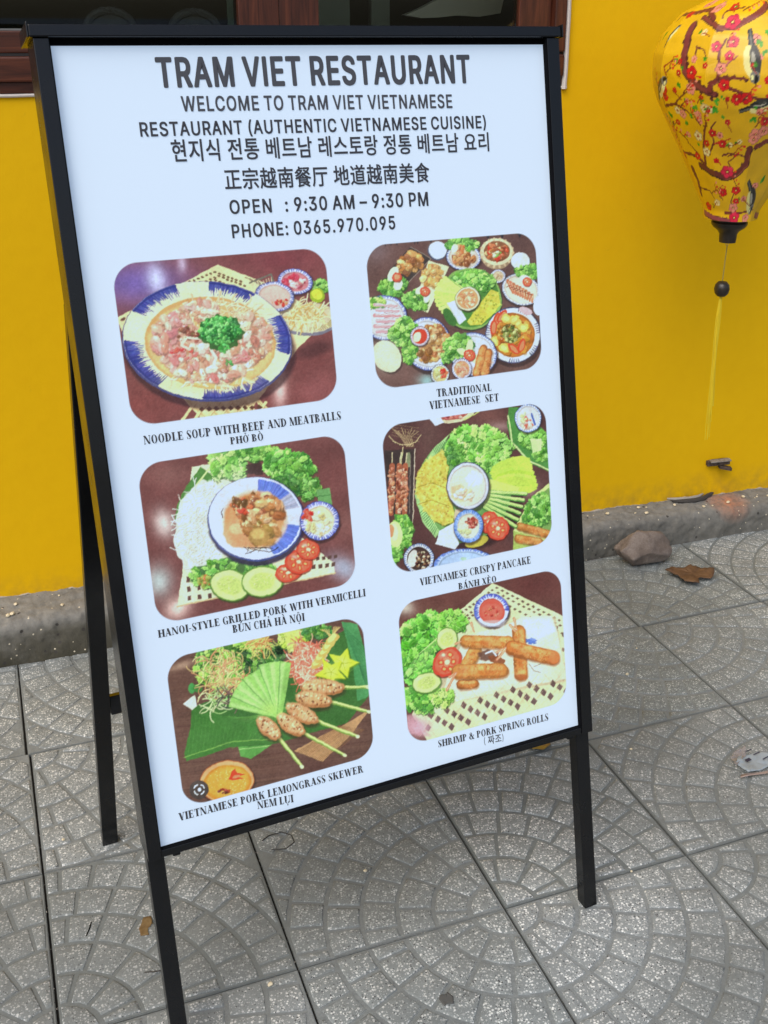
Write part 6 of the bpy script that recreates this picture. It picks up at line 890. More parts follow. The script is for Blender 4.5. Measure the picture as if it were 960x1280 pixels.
def didone(ch):
    """bold high-contrast serif capitals, cap height 1: (advance, polygons)"""
    a = .07
    if ch == 'I': return .44, stem(.11)
    if ch == 'L': return .74, stem(.1) + [rc(.31, 0, .68, TN), [(.62, 0), (.68, 0), (.68, .3), (.65, .3)]]
    if ch == 'E' or ch == 'F':
        o = stem(.1) + [rc(.31, 1 - TN, .68, 1), rc(.31, .49, .56, .49 + TN), [(.65, .72), (.68, .72), (.68, 1), (.62, 1)], rc(.53, .38, .57, .64)]
        if ch == 'E': o += [rc(.31, 0, .7, TN), [(.64, 0), (.7, 0), (.7, .3), (.67, .3)]]
        return (.78 if ch == 'E' else .73), o
    if ch == 'T': return .78, stem(.29, top=False) + [rc(.04, 1 - TN, .75, 1), [(.04, .7), (.07, .7), (.11, 1), (.04, 1)], [(.72, .7), (.75, .7), (.75, 1), (.68, 1)]]
    if ch == 'H': return .95, stem(.1) + stem(.64) + [rc(.31, .48, .64, .48 + TN)]
    if ch == 'N': return .95, stem(.12, .06, e=.09) + dg(.08, 1, .62, 0, .24) + stem(.78, .06, bot=False, e=.09)
    if ch == 'M': return 1.13, stem(.1, .06, e=.09) + dg(.1, 1, .42, 0, .22) + dg(.48, 0, .8, 1, .06) + stem(.82)
    if ch == 'A': return .88, dg(.1, 0, .38, 1, .06) + dg(.56, 0, .3, 1, .25) + [rc(.2, .28, .6, .28 + TN)] + srf(.13, 0, .22) + srf(.69, 0, .3)
    if ch == 'V': return .86, dg(.1, 1, .36, 0, .25) + dg(.42, 0, .72, 1, .06) + srf(.2, 1 - TN, .3) + srf(.75, 1 - TN, .22)
    if ch == 'W': return 1.26, dg(.08, 1, .3, 0, .23) + dg(.36, 0, .6, 1, .06) + dg(.5, 1, .74, 0, .23) + dg(.8, 0, 1.12, 1, .06) + srf(.18, 1 - TN, .3) + srf(1.14, 1 - TN, .22)
    if ch == 'X': return .88, dg(.12, 1, .52, 0, .25) + dg(.12, 0, .68, 1, .06) + srf(.22, 1 - TN, .3) + srf(.7, 1 - TN, .22) + srf(.17, 0, .22) + srf(.64, 0, .3)
    if ch == 'Y': return .86, dg(.08, 1, .36, .42, .24) + dg(.5, .42, .74, 1, .06) + stem(.34, y1=.45, top=False) + srf(.18, 1 - TN, .3) + srf(.77, 1 - TN, .22)
    if ch == 'K': return .93, stem(.1) + dg(.3, .38, .7, 1, .06) + dg(.6, 0, .4, .56, .24) + srf(.72, 0, .32) + srf(.73, 1 - TN, .24)
    if ch == 'Z': return .78, dg(.06, 0, .46, 1, .25) + [rc(.06, 0, .72, TN), rc(.06, 1 - TN, .72, 1)]
    if ch == 'O': return .88, ring(.44, .5, .38, .52, .17, .475, 0, 360, 26)
    if ch == 'C' or ch == 'G':
        o = ring(.46, .5, .4, .52, .2, .475, 62, 298, 22) + [[(.62, .92), (.69, .66), (.72, .66), (.72, 1), (.69, 1)]]
        if ch == 'G': o += stem(.56, .19, 0, .44, .07, bot=False)
        else: o += [[(.62, .05), (.66, .03), (.75, .3), (.72, .3)]]
        return (.86 if ch == 'G' else .82), o
    if ch == 'D': return .9, stem(.1) + ring(.31, .5, .5, .5, .29, .45, -90, 90, 16)
    if ch == 'P': return .76, stem(.1) + ring(.31, .735, .38, .265, .19, .22, -90, 90, 12)
    if ch == 'B': return .8, stem(.1) + ring(.31, .76, .34, .24, .15, .195, -90, 90, 12) + ring(.31, .265, .4, .265, .2, .215, -90, 90, 12)
    if ch == 'R': return .9, stem(.1) + ring(.31, .755, .36, .245, .17, .2, -90, 90, 12) + dg(.6, 0, .42, .52, .2) + [rc(.31, .5, .5, .5 + TN)] + srf(.75, 0, .24)
    if ch == 'U': return .92, stem(.1, y0=.26, bot=False) + ring(.45, .28, .35, .3, .17, .25, 180, 360, 14) + stem(.76, .05, .26, bot=False, e=.09)
    if ch == 'S': return .68, [[(.08, .28), (.11, .28), (.2, .04), (.2, 0), (.08, .0)], [(.5, .96), (.57, .7), (.6, .7), (.6, 1), (.5, 1)]] + ring(.33, .74, .25, .28, .12, .235, 60, 250, 12) + ring(.33, .26, .28, .28, .12, .235, -110, 110, 12) + dg(.36, .2, .1, .68, .24)
    if ch == '&': return .95, ring(.36, .76, .2, .24, .08, .2, 0, 360, 14) + ring(.36, .27, .32, .29, .12, .24, 90, 330, 14) + dg(.66, 0, .2, .74, .22) + dg(.6, .2, .78, .52, .05) + srf(.8, .5, .22) + srf(.8, 0, .22)
    if ch == '-': return .42, [rc(.06, .34, .36, .42)]
    if ch == '(': return .36, ring(.42, .45, .32, .66, .24, .6, 118, 242, 10)
    if ch == ')': return .36, ring(-.06, .45, .32, .66, .24, .6, -62, 62, 10)
    return .36, []
MARK = {'`': lambda x: dg(x - .02, 1.08, x - .22, 1.34, .14), "'": lambda x: dg(x - .08, 1.08, x + .1, 1.34, .14), '?': lambda x: ring(x, 1.26, .12, .11, .05, .05, -80, 180, 8) + [rc(x - .03, 1.07, x + .03, 1.18)],
        '^': lambda x: dg(x - .2, 1.08, x - .05, 1.26, .09) + dg(x + .1, 1.08, x - .05, 1.26, .09), '.': lambda x: ring(x, -.2, .09, .09, .01, .01, 0, 360, 10), '+': lambda x: ring(x + .33, .98, .15, .14, .08, .08, -90, 40, 8)}
ACC = {'Ò': 'O`', 'Ở': 'O+?', 'Ú': "U'", 'Ả': 'A?', 'À': 'A`', 'Ộ': 'O^.', 'Á': "A'", 'È': 'E`', 'Ụ': 'U.'}
def set_line(name, text, font, ends, parent, mt, track=0, lift=.0004, wide=1.0):
    """ends = (u0, u1, top0, top1, base0, base1) in metres on the sheet, v downwards"""
    u0, u1, t0, t1, b0, b1 = ends; V = []; F = []; x = 0; glyphs = []
    for ch in text:
        if font == 'didone':
            if ch in GL['c']: adv, loops = outline_glyph('c', ch); k = 1 / 270.; glyphs.append((x + .02, k, loops, True)); x += adv * k + .06; continue
            if ch == ' ': x += .36; continue
            base = ACC.get(ch, ch); adv, polys = didone(base[0]); 
            for mk in base[1:]: polys = polys + MARK[mk](adv / 2)
            glyphs.append((x, 1, polys, False)); x += adv + track
        else:
            if ch == ' ': x += .36 if font != 'c' else .34; continue
            if ch == 'I' and font != 'c': loops = [[[(62, 0), (126, 0), (126, 509), (62, 509)]]]; adv = 188 + 2 * BOLD[font][0]
            else: adv, loops = outline_glyph(font, ch); adv += 2 * BOLD[font][0]
            k = 1 / 520. if font != 'c' else 1 / 290.
            glyphs.append((x, k, loops, True)); x += adv * k + track
    xs = [gx + p[0] * k for gx, k, L, te in glyphs for lp in L for p in (lp[0] if te else lp)]; x0, x1 = min(xs), max(xs)
    def place(px, py, z):
        s = (px - x0) / (x1 - x0); u = u0 + (u1 - u0) * s
        if font == 'c': py = (py + .1) / 1.12
        b = b0 + (b1 - b0) * s; t = t0 + (t1 - t0) * s
        return (u, -(.0004 + z), -(b + (t - b) * py))
    lay = 0
    for gx, k, L, tess in glyphs:
        if tess:
            ox, oy = BOLD[font]; lay = 0
            for gi, grp in enumerate(L):
                flat = [p for lp in grp for p in lp]; tri = tessellate_polygon([[Vector((p[0], p[1], 0)) for p in lp] for lp in grp])
                for dx, dy in ((0, 0), (-1, 0), (1, 0), (0, -1), (0, 1), (-.8, -.8), (.8, .8), (-.8, .8), (.8, -.8)):
                    n = len(V); lay += 1
                    V += [place(gx + (p[0] + dx * ox) * k, (p[1] + dy * oy) * k, lift + .000005 * lay) for p in flat]; F += [tuple(i + n for i in t) for t in tri]
        else:
            for i, lp in enumerate(L):
                n = len(V); V += [place(gx + p[0] * k, p[1] * k, lift + .000012 * (i % 30)) for p in lp]; F.append(tuple(range(n, n + len(lp))))
    return link(name, mesh(name, V, F), mt, parent)
# ------------------------------------------------------------------ the menu board (A-frame light box)
BO = Vector((0.1843, -0.0334, 0.3675)); EX = Vector((0.99777, 0.0667, 0)).normalized(); UP = Vector((-0.0135, 0.2016, 0.9794)).normalized(); NB = UP.cross(EX)  # NB: towards the back
ZB = BO.z / UP.z; PW, PH = 0.7542, 1.1603
board = tag(empty('menu_board'), 'tall black framed menu board on legs with six food pictures, standing on the paving', 'sign board')
org = BO - UP * ZB
BM = Matrix(((EX.x, NB.x, UP.x, org.x), (EX.y, NB.y, UP.y, org.y), (EX.z, NB.z, UP.z, org.z), (0, 0, 0, 1)))
board.matrix_world = BM; BI = BM.inverted()
def part(name, a, b, mt='black', bev=.0012): return MB().box(a, b, bev).build(name, M[mt], board)
part('frame_rail', (-.0215, -.012, ZB - .0155), (-.0015, .054, ZB + PH + .0085))
part('frame_rail', (PW + .0015, -.012, ZB - .0155), (PW + .0235, .054, ZB + PH + .0085))
part('frame_rail', (-.0013, -.010, ZB - .0152), (PW + .0013, .052, ZB - .0032))
part('header_bar', (-.0265, -.0155, ZB + PH + .0090), (PW + .0265, .066, ZB + PH + .0250), bev=.002)
part('end_cap', (-.0290, -.018, ZB + PH + .0080), (-.0267, .064, ZB + PH + .0275)); part('end_cap', (PW + .0267, -.018, ZB + PH + .0080), (PW + .0290, .064, ZB + PH + .0275))
part('inner_liner', (-.0014, -.0112, ZB - .0030), (-.0004, -.0003, ZB + PH), 'liner', 0); part('inner_liner', (PW + .0004, -.0112, ZB - .0030), (PW + .0014, -.0003, ZB + PH), 'liner', 0)
part('inner_liner', (-.0003, -.0092, ZB - .0031), (PW + .0003, -.0003, ZB - .0022), 'liner', 0)
part('back_panel', (-.0010, .044, ZB - .0025), (PW + .0010, .050, ZB + PH + .0085), 'liner')
part('sheet_margin', (-.0012, .0012, ZB + PH + .0005), (PW + .0012, .004, ZB + PH + .0088), 'liner', 0)
for xx in (-.0217, PW - .0030): part('front_leg', (xx, .002, .003), (xx + .0262, .028, ZB - .0158), bev=.002)
part('bolt', (PW - .020, .004, ZB - .027), (PW - .008, .012, ZB - .0155)); part('bolt', (.018, .004, ZB - .027), (.030, .012, ZB - .0155))
G = BI @ Vector((.1317, .4462, 0)); Pt = Vector((-.0045, .0665, ZB + .82))
for sx, xo in ((1, 0), (-1, PW)):
    a = Vector((xo + sx * G.x, G.y, G.z)); b = Vector((xo + sx * Pt.x, Pt.y, Pt.z))
    if sx < 0: w_ = BM @ a; w_.z = 0.0; a = BI @ w_
    MB().bar(a, b, .030, .022, (1, 0, 0), .002).build('rear_leg', M['black'], board)
    MB().bar(b + Vector((0, -.012, -.03)), b + Vector((0, .016, -.03)), .012, .012, (1, 0, 0), .003).build('hinge_bolt', M['black'], board)
def on_leg(z):
    L = (BM @ G); T = (BM @ Pt); t = z / T.z; q = BI @ L.lerp(T, t); return q
c0 = on_leg(.372); 
MB().bar((c0.x + .0155, c0.y, c0.z), (PW - c0.x - .0155, c0.y, c0.z), .036, .016, (0, 0, 1), .0015).build('cross_bar', M['black'], board)
# the sheet
poster = link('poster', None); me = MB().box((-.0012, 0, -PH - .0022), (PW + .0012, .001, .0004)); bpy.data.objects.remove(poster)
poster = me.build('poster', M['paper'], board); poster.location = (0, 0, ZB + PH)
# ---- printed pictures: drawn flat, laid out on the sheet at even columns
HM = ((1001.8611913252447, 146.94905736493195, 62.00405667701846), (12.906521045886018, 1009.2372920542707, 57.816234794329596), (0.2730355365471837, 0.1401696167795734, 1.0))
def slin(c):
    c = np.clip(c, 0, 255) / 255.; return np.where(c <= .04045, c / 12.92, ((c + .055) / 1.055) ** 2.4)
INKW = slin(np.array([203, 222, 250.]))
def dish_picture(fn, x0, y0, sc, rect, label, rad=.036):
    cv = fn(); cv.organic(); cv.noise(5, 60); cv.noise(6, 4); cv.noise(5, 2); u0, v0, u1, v1 = rect; st = .00118
    nx, ny = int((u1 - u0) / st) + 1, int((v1 - v0) / st) + 1
    U, Vv = np.meshgrid(np.linspace(u0, u1, nx), np.linspace(v0, v1, ny))
    d = HM[2][0] * U + HM[2][1] * Vv + 1; X = ((HM[0][0] * U + HM[0][1] * Vv + HM[0][2]) / d - x0) * sc; Y = ((HM[1][0] * U + HM[1][1] * Vv + HM[1][2]) / d - y0) * sc
    X = np.clip(X, 0, cv.w - 1.01); Y = np.clip(Y, 0, cv.h - 1.01)
    a = cv.a; a = (a + np.roll(a, 1, 0) + np.roll(a, 1, 1) + np.roll(a, -1, 0) + np.roll(a, -1, 1)) / 5     # the print's own softness
    xi, yi = X.astype(int), Y.astype(int); fx, fy = (X - xi)[..., None], (Y - yi)[..., None]
    c = a[yi, xi] * (1 - fx) * (1 - fy) + a[yi, xi + 1] * fx * (1 - fy) + a[yi + 1, xi] * (1 - fx) * fy + a[yi + 1, xi + 1] * fx * fy
    c = np.clip(slin(c * 1.03 + 7) / INKW, 0.004, 1)
    qx = np.abs(U - (u0 + u1) / 2) - ((u1 - u0) / 2 - rad); qy = np.abs(Vv - (v0 + v1) / 2) - ((v1 - v0) / 2 - rad)
    sd_ = np.hypot(np.maximum(qx, 0), np.maximum(qy, 0)) + np.minimum(np.maximum(qx, qy), 0) - rad + .0006
    al = np.clip(.5 - sd_ / .0013, 0, 1)[..., None]; c = c * al + (1 - al)
    keep = sd_ < .0016; idx = -np.ones(keep.shape, int)
    qk = keep[:-1, :-1] & keep[1:, :-1] & keep[:-1, 1:] & keep[1:, 1:]
    used = np.zeros(keep.shape, bool); used[:-1, :-1] |= qk; used[1:, :-1] |= qk; used[:-1, 1:] |= qk; used[1:, 1:] |= qk
    idx[used] = np.arange(used.sum()); co = np.stack([U[used], np.full(used.sum(), -.0002), -Vv[used]], 1).astype(np.float32)
    fa = np.stack([idx[1:, :-1][qk], idx[1:, 1:][qk], idx[:-1, 1:][qk], idx[:-1, :-1][qk]], 1).astype(np.int32)
    me = bpy.data.meshes.new('dish_picture'); me.vertices.add(len(co)); me.vertices.foreach_set('co', co.ravel()); me.loops.add(fa.size); me.loops.foreach_set('vertex_index', fa.ravel())
    me.polygons.add(len(fa)); me.polygons.foreach_set('loop_start', np.arange(0, fa.size, 4, dtype=np.int32)); me.update(calc_edges=True)
    at = me.color_attributes.new('print', 'FLOAT_COLOR', 'POINT'); at.data.foreach_set('color', np.concatenate([c[used], np.ones((used.sum(), 1))], 1).astype(np.float32).ravel())
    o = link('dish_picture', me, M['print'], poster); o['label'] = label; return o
LX0, LX1, RX0, RX1 = .0410, .3570, .4222, .7225
dish_picture(pic_noodle_soup, 120, 290, 3.0, (LX0, .2860, LX1, .5155), 'printed picture of a blue rimmed bowl of noodle soup with beef')
dish_picture(pic_set, 440, 280, 960 / 260, (RX0 - .001, .2885, RX1 - .0005, .5110), 'printed picture of a table crowded with many dishes')
dish_picture(pic_bun_cha, 150, 530, 3.0, (LX0 - .0015, .5700, LX1 + .002, .8132), 'printed picture of grilled pork bowl with vermicelli, cucumber and tomato')
dish_picture(pic_banh_xeo, 460, 490, 960 / 260, (RX0, .5680, RX1 + .001, .8137), 'printed picture of a yellow crispy pancake with lettuce and dipping bowls')
dish_picture(pic_skewer, 180, 760, 3.0, (LX0 + .0025, .8672, LX1 + .005, 1.1112), 'printed picture of pork lemongrass skewers on a green leaf')
dish_picture(pic_rolls, 480, 700, 960 / 260, (RX0 + .0015, .8622, RX1 + .013, 1.1115), 'printed picture of fried spring rolls on a white plate with lettuce')
# ---- lettering
def T(name, text, font, ends, mt='ink', track=0): return set_line(name, text, font, ends, poster, M[mt], track)
T('title', 'TRAM VIET RESTAURANT', 't', (.1375, .6200, .0152, .0149, .0536, .0549), 'ink_soft', -.02)
T('heading', 'WELCOME TO TRAM VIET VIETNAMESE', 'a', (.1661, .5861, .0663, .0722, .0862, .0918), 'ink_soft', .02)
T('heading', 'RESTAURANT (AUTHENTIC VIETNAMESE CUISINE)', 'a', (.1045, .6427, .0994, .1052, .1180, .1236), 'ink', .02)
T('heading', '현지식 전통 베트남 레스토랑 정통 베트남 요리', 'c', (.1444, .6460, .1235, .1300, .1540, .1590))
T('heading', '正宗越南餐厅 地道越南美食', 'c', (.2153, .5385, .1665, .1720, .1955, .2010))
T('opening_hours', 'OPEN', 'a', (.2184, .2800, .2100, .2112, .2290, .2304), 'ink', .05)
T('opening_hours', ': 9:30 AM – 9:30 PM', 'a', (.3020, .5329, .2112, .2154, .2308, .2360), 'ink', .03)
T('phone_number', 'PHONE: 0365.970.095', 'a', (.2180, .4740, .2442, .2478, .2630, .2673), 'ink', .05)
T('caption', 'NOODLE SOUP WITH BEEF AND MEATBALLS', 'didone', (.0546, .3571, .5301, .5351, .5425, .5478), track=.03)
T('caption', 'PHỞ BÒ', 'didone', (.1801, .2306, .5505, .5510, .5612, .5620), track=.04)
T('caption', 'TRADITIONAL', 'didone', (.5234, .6225, .5220, .5249, .5345, .5372), track=.03)
T('caption', 'VIETNAMESE  SET', 'didone', (.5090, .6347, .5400, .5432, .5530, .5554), track=.03)
T('caption', 'HANOI-STYLE GRILLED PORK WITH VERMICELLI', 'didone', (.0388, .3712, .8209, .8250, .8326, .8376), track=.03)
T('caption', 'BÚN CHẢ HÀ NỘI', 'didone', (.1504, .2661, .8378, .8431, .8501, .8560), track=.04)
T('caption', 'VIETNAMESE CRISPY PANCAKE', 'didone', (.4675, .6767, .8276, .8299, .8400, .8429), track=.03)
T('caption', 'BÁNH XÈO', 'didone', (.5366, .6081, .8500, .8510, .8610, .8620), track=.04)
T('caption', 'VIETNAMESE PORK LEMONGRASS SKEWER', 'didone', (.0335, .3388, 1.1162, 1.1222, 1.1291, 1.1351), track=.03)
T('caption', 'NEM LỤI', 'didone', (.1568, .2161, 1.1335, 1.1390, 1.1463, 1.1520), track=.04)
T('caption', 'SHRIMP & PORK SPRING ROLLS', 'didone', (.4773, .6935, 1.1168, 1.1235, 1.1291, 1.1365), track=.03)
T('caption', '( 짜조)', 'didone', (.5640, .6017, 1.1345, 1.1375, 1.1480, 1.1510))
# ------------------------------------------------------------------ silk lantern
LC = Vector((1.7987, 0.8839, 0))
PROF = [(1.0859, .0651), (1.1096, .0690), (1.1679, .1000), (1.2538, .1460), (1.3099, .1790), (1.3578, .2055), (1.3924, .2195), (1.4302, .2258), (1.4676, .2235), (1.5090, .2090), (1.5558, .1680), (1.5860, .1080), (1.5960, .0640), (1.6150, .0600)]
def lanr(z): return interp(z, [p[0] for p in PROF], [p[1] for p in PROF])
ZS = np.linspace(PROF[0][0], PROF[-1][0], 400); RS = np.array([lanr(z) for z in ZS])
for _ in range(14): RS[1:-1] = (RS[:-2] + RS[1:-1] * 2 + RS[2:]) / 4
def silk_print():
    Wc, Hc = 2400, 896; zl, zh = PROF[0][0], PROF[-1][0]
    c = Cv(Wc, Hc, (212, 164, 16), 31); c.noise(10, 120, (1, .9, .2)); c.noise(7, 40, (1, .9, .3))
    ya = [1.6, 1.5558, 1.5090, 1.4302, 1.3578, 1.2538, 1.1679, 1.1096, 1.0859]; yp = [-8, 17.6, 44.5, 89, 129, 185, 230, 260, 272]
    ax = [944.5, 941.9, 938.8, 933.7, 929.1, 922.6, 917.4, 914, 912.6]
    k = Hc / (zh - zl)
    def lp(x, y, th0=0.0):
        X, Y = 780 + x / 4.267, y / 4.267; z = interp(Y, yp, ya); r = lanr(z) * 1372 / 2.63 ; A = interp(Y, yp, ax)
        th = math.asin(max(-.97, min(.97, (X - A) / r))) + th0
        return ((th / 6.2832 + .5) % 1.0 * Wc, (zh - z) * k, max(.25, math.cos(th - th0)))
    def pts(P, th0): return [lp(x, y, th0)[:2] for x, y in P]
    S_ = .78
    def br(P, w, w2, col=(112, 44, 50), th0=0):
        Q = pts(P, th0)
        if max(q[0] for q in Q) - min(q[0] for q in Q) > Wc / 2: return
        R = []
        for i in range(len(Q) - 1):
            for j in range(4): t = j / 4; R.append((Q[i][0] * (1 - t) + Q[i + 1][0] * t + c.r.uniform(-2, 2), Q[i][1] * (1 - t) + Q[i + 1][1] * t + c.r.uniform(-2, 2)))
        R.append(Q[-1]); c.line(R, w * S_, tuple(v * .66 for v in col), w2 * S_)
        for x, y in (R if w > 20 else []): c.ell(x + c.r.uniform(-.42, .42) * w * S_, y + c.r.uniform(-.42, .42) * w * S_, w * .16, w * .13, tuple(v * .66 for v in col), c.r.uniform(0, 3), wob=.2)
        if w > 20: c.line([(x + w * .16, y + w * .14) for x, y in R[1:-1]], w * .16, (158, 86, 90), 2, .8)
        c.line([(x - w * .08, y - w * .06) for x, y in R], w * S_ * .72, col, w2 * S_ * .6)
    def fl(x, y, s_, col, th0=0):
        X, Y, cs = lp(x, y, th0); r = s_ * S_; a0 = c.r.random() * 6
        q = .2258 / lanr(zh - Y / k); q = min(q, 2.6)
        for i in range(5): t = a0 + i * 1.2566; c.ell(X + math.cos(t) * r * .5 * q, Y + math.sin(t) * r * .5, r * .45 * q, r * .43, tuple(v * .72 for v in col))
        for i in range(5): t = a0 + i * 1.2566; c.ell(X + math.cos(t) * r * .5 * q, Y + math.sin(t) * r * .5, r * .36 * q, r * .34, c.jit(col, 14))
        c.ell(X, Y, r * .24 * q, r * .24, (130, 26, 36)); c.ell(X, Y, r * .12 * q, r * .12, (250, 226, 150))
        for i in range(5): t = a0 + .6 + i * 1.2566; c.ell(X + math.cos(t) * r * .34 * q, Y + math.sin(t) * r * .34, r * .07, r * .07, (110, 30, 26))
    def lf(x, y, s_, th0=0):
        X, Y, cs = lp(x, y, th0)
        for i in range(3): c.ell(X + c.r.uniform(-.6, .6) * s_, Y + c.r.uniform(-.6, .6) * s_, s_ * .55, s_ * .36, c.jit((54, 132, 30), 20), c.r.uniform(0, 3), wob=.15)
    def bird(P, th0=0, sc=1.0):
        # P: tail, back, head (crop points)
        (tx, ty), (mx, my), (hx, hy) = pts(P, th0)
        if max(tx, mx, hx) - min(tx, mx, hx) > Wc / 2: return
        L = math.hypot(hx - tx, hy - ty); t = math.atan2(hy - ty, hx - tx)
        ux, uy = math.cos(t), math.sin(t); bx, by = tx + (hx - tx) * .60, ty + (hy - ty) * .60
        c.poly([(tx - uy * L * .05, ty + ux * L * .05), (tx + uy * L * .05, ty - ux * L * .05), (bx + uy * L * .10, by - ux * L * .10), (bx - uy * L * .06, by + ux * L * .06)], (28, 27, 34))
        c.line([(tx + 2, ty + 2), (bx, by)], L * .03, (96, 94, 116), L * .05)
        c.ell(bx - uy * L * .06, by + ux * L * .06, L * .31, L * .13, (216, 204, 180), t, wob=.03); c.ell(bx + uy * L * .05, by - ux * L * .05, L * .30, L * .11, (52, 50, 64), t)
        c.ell(bx + uy * L * .02 - ux * L * .04, by - ux * L * .02, L * .17, L * .045, (158, 152, 184), t)
        for q_ in (-.1, -.02, .06): c.line([(bx + ux * L * (q_ - .16) + uy * L * .10, by + uy * L * (q_ - .16) - ux * L * .10), (bx + ux * L * (q_ + .1) + uy * L * .03, by + uy * L * (q_ + .1) - ux * L * .03)], 2.4, (16, 16, 22))
        c.ell(hx - ux * L * .08, hy - uy * L * .08, L * .12, L * .10, (112, 108, 138), t); c.ell(hx - ux * L * .05 + uy * L * .03, hy - uy * L * .05 - ux * L * .03, L * .07, L * .035, (18, 18, 24), t); c.ell(hx - ux * L * .09 - uy * L * .05, hy - uy * L * .09 + ux * L * .05, L * .05, L * .03, (226, 218, 200), t)
        c.line([(hx, hy), (hx + ux * L * .09, hy + uy * L * .09)], L * .045, (20, 20, 22), 1)
    red, pk, hot, wh = (196, 18, 30), (222, 132, 150), (206, 34, 90), (228, 204, 188)
    def motif(th0, part_=0):
        br([(752, 30), (690, 90), (600, 142), (530, 150), (470, 112), (438, 96)], 34, 22, (120, 52, 58), th0); br([(500, 100), (480, 50), (400, 70), (330, 80), (262, 112)], 26, 14, th0=th0); br([(540, 96), (560, 60), (650, 40)], 10, 6, th0=th0)
        br([(385, 142), (362, 200), (340, 290), (345, 370), (400, 430), (440, 456), (502, 480)], 52, 30, (118, 50, 62), th0); br([(478, 462), (482, 425), (530, 400), (590, 392), (660, 402)], 30, 12, th0=th0); br([(515, 400), (520, 340), (528, 250), (560, 200)], 18, 8, th0=th0); br([(530, 350), (580, 310), (610, 285)], 14, 6, (190, 100, 120), th0); br([(400, 300), (410, 240), (450, 262), (460, 296)], 9, 5, th0=th0)
        br([(540, 430), (610, 460), (690, 490), (768, 500)], 18, 10, th0=th0); br([(668, 765), (655, 840), (600, 900), (540, 918), (470, 895), (408, 862)], 46, 34, (104, 46, 52), th0); br([(440, 860), (400, 820), (318, 800)], 22, 12, th0=th0)
        br([(440, 840), (432, 760), (440, 690), (452, 625)], 24, 8, th0=th0); br([(465, 800), (490, 735), (480, 650), (500, 620)], 13, 6, th0=th0); br([(400, 800), (345, 745)], 9, 5, th0=th0); br([(490, 740), (575, 704)], 9, 5, (190, 40, 40), th0); br([(530, 800), (560, 786), (620, 792), (650, 800)], 10, 7, th0=th0); br([(570, 855), (560, 830), (600, 800)], 8, 6, th0=th0); br([(520, 850), (500, 820)], 8, 5, (190, 40, 40), th0)
        br([(372, 892), (395, 950), (415, 1030)], 40, 26, th0=th0); br([(400, 985), (460, 1000), (486, 1040)], 9, 5, th0=th0); br([(580, 1115), (572, 1050), (598, 980)], 18, 8, th0=th0); br([(540, 1112), (620, 1108), (690, 1095)], 14, 8, th0=th0); br([(425, 1130), (500, 1150), (600, 1160)], 34, 26, (130, 60, 90), th0)
        br([(700, 745), (740, 725), (790, 700)], 30, 24, th0=th0); br([(235, 560), (290, 542), (350, 575), (380, 610)], 16, 7, th0=th0); br([(290, 540), (330, 490), (360, 470)], 9, 6, th0=th0); br([(240, 560), (200, 470), (160, 420)], 12, 5, th0=th0); br([(250, 400), (240, 350), (290, 310)], 9, 5, (160, 50, 30), th0)
        for x, y, s_ in ((380, 375, 37), (545, 430, 32), (608, 500, 32), (655, 493, 33), (240, 508, 26), (238, 470, 20), (484, 680, 22), (530, 735, 24), (450, 737, 20), (396, 815, 22), (330, 822, 20), (452, 1087, 26), (530, 1000, 26), (600, 985, 26), (600, 1045, 20), (695, 265, 20), (745, 610, 26), (455, 335, 16), (375, 80, 20), (760, 400, 22), (770, 480, 24), (500, 828, 16)): fl(x, y, s_, red, th0)
        for x, y, s_ in ((510, 240, 28), (592, 214, 32), (572, 285, 26), (555, 885, 38), (590, 1135, 38), (590, 116, 40)): fl(x, y, s_, hot, th0)
        for x, y, s_ in ((375, 455, 34), (530, 348, 32), (445, 552, 26), (410, 590, 24), (298, 575, 22), (326, 592, 26), (418, 622, 20), (405, 702, 28), (448, 785, 26), (702, 200, 28), (270, 688, 18), (700, 680, 36), (740, 660, 30), (650, 1140, 28), (700, 960, 22), (720, 290, 20), (395, 305, 20), (245, 650, 16), (520, 690, 18)): fl(x, y, s_, wh if (x + y) % 2 else pk, th0)
        for x, y, s_ in ((585, 1082, 30), (520, 42, 30), (690, 705, 28), (480, 20, 24)): fl(x, y, s_, pk, th0)
        for x, y, s_ in ((395, 556, 18), (505, 552, 20), (512, 515, 16), (740, 935, 24), (720, 225, 18), (758, 180, 22), (688, 595, 18), (458, 300, 12), (228, 190, 18), (365, 600, 16), (262, 600, 16), (306, 440, 14), (745, 262, 14), (345, 640, 14), (400, 740, 12)): lf(x, y, s_, th0)
        bird([(236, 252), (265, 210), (326, 138)], th0); bird([(672, 150), (655, 240), (698, 408)], th0); bird([(618, 562), (690, 545), (800, 505)], th0); bird([(664, 930), (670, 1010), (676, 1105)], th0); bird([(184, 536), (200, 480), (245, 415)], th0)
        for x, y, s_ in ((310, 380, 18), (300, 640, 18), (350, 520, 16), (560, 620, 16), (620, 720, 14), (470, 560, 20), (285, 470, 18), (560, 500, 14), (450, 170, 18), (600, 40, 22), (690, 330, 16), (320, 320, 16), (500, 1060, 20), (640, 1030, 18), (350, 700, 18), (430, 500, 16), (230, 620, 18), (570, 740, 16), (720, 560, 20)):
            fl(x, y, s_, c.r.choice([red, pk, wh, red]), th0); lf(x + c.r.uniform(-26, 26), y + c.r.uniform(-26, 26), 11, th0)
            br([(x - 6, y + 4), (x + c.r.uniform(-40, 40), y + c.r.uniform(10, 50))], 6, 4, (150, 44, 40), th0)
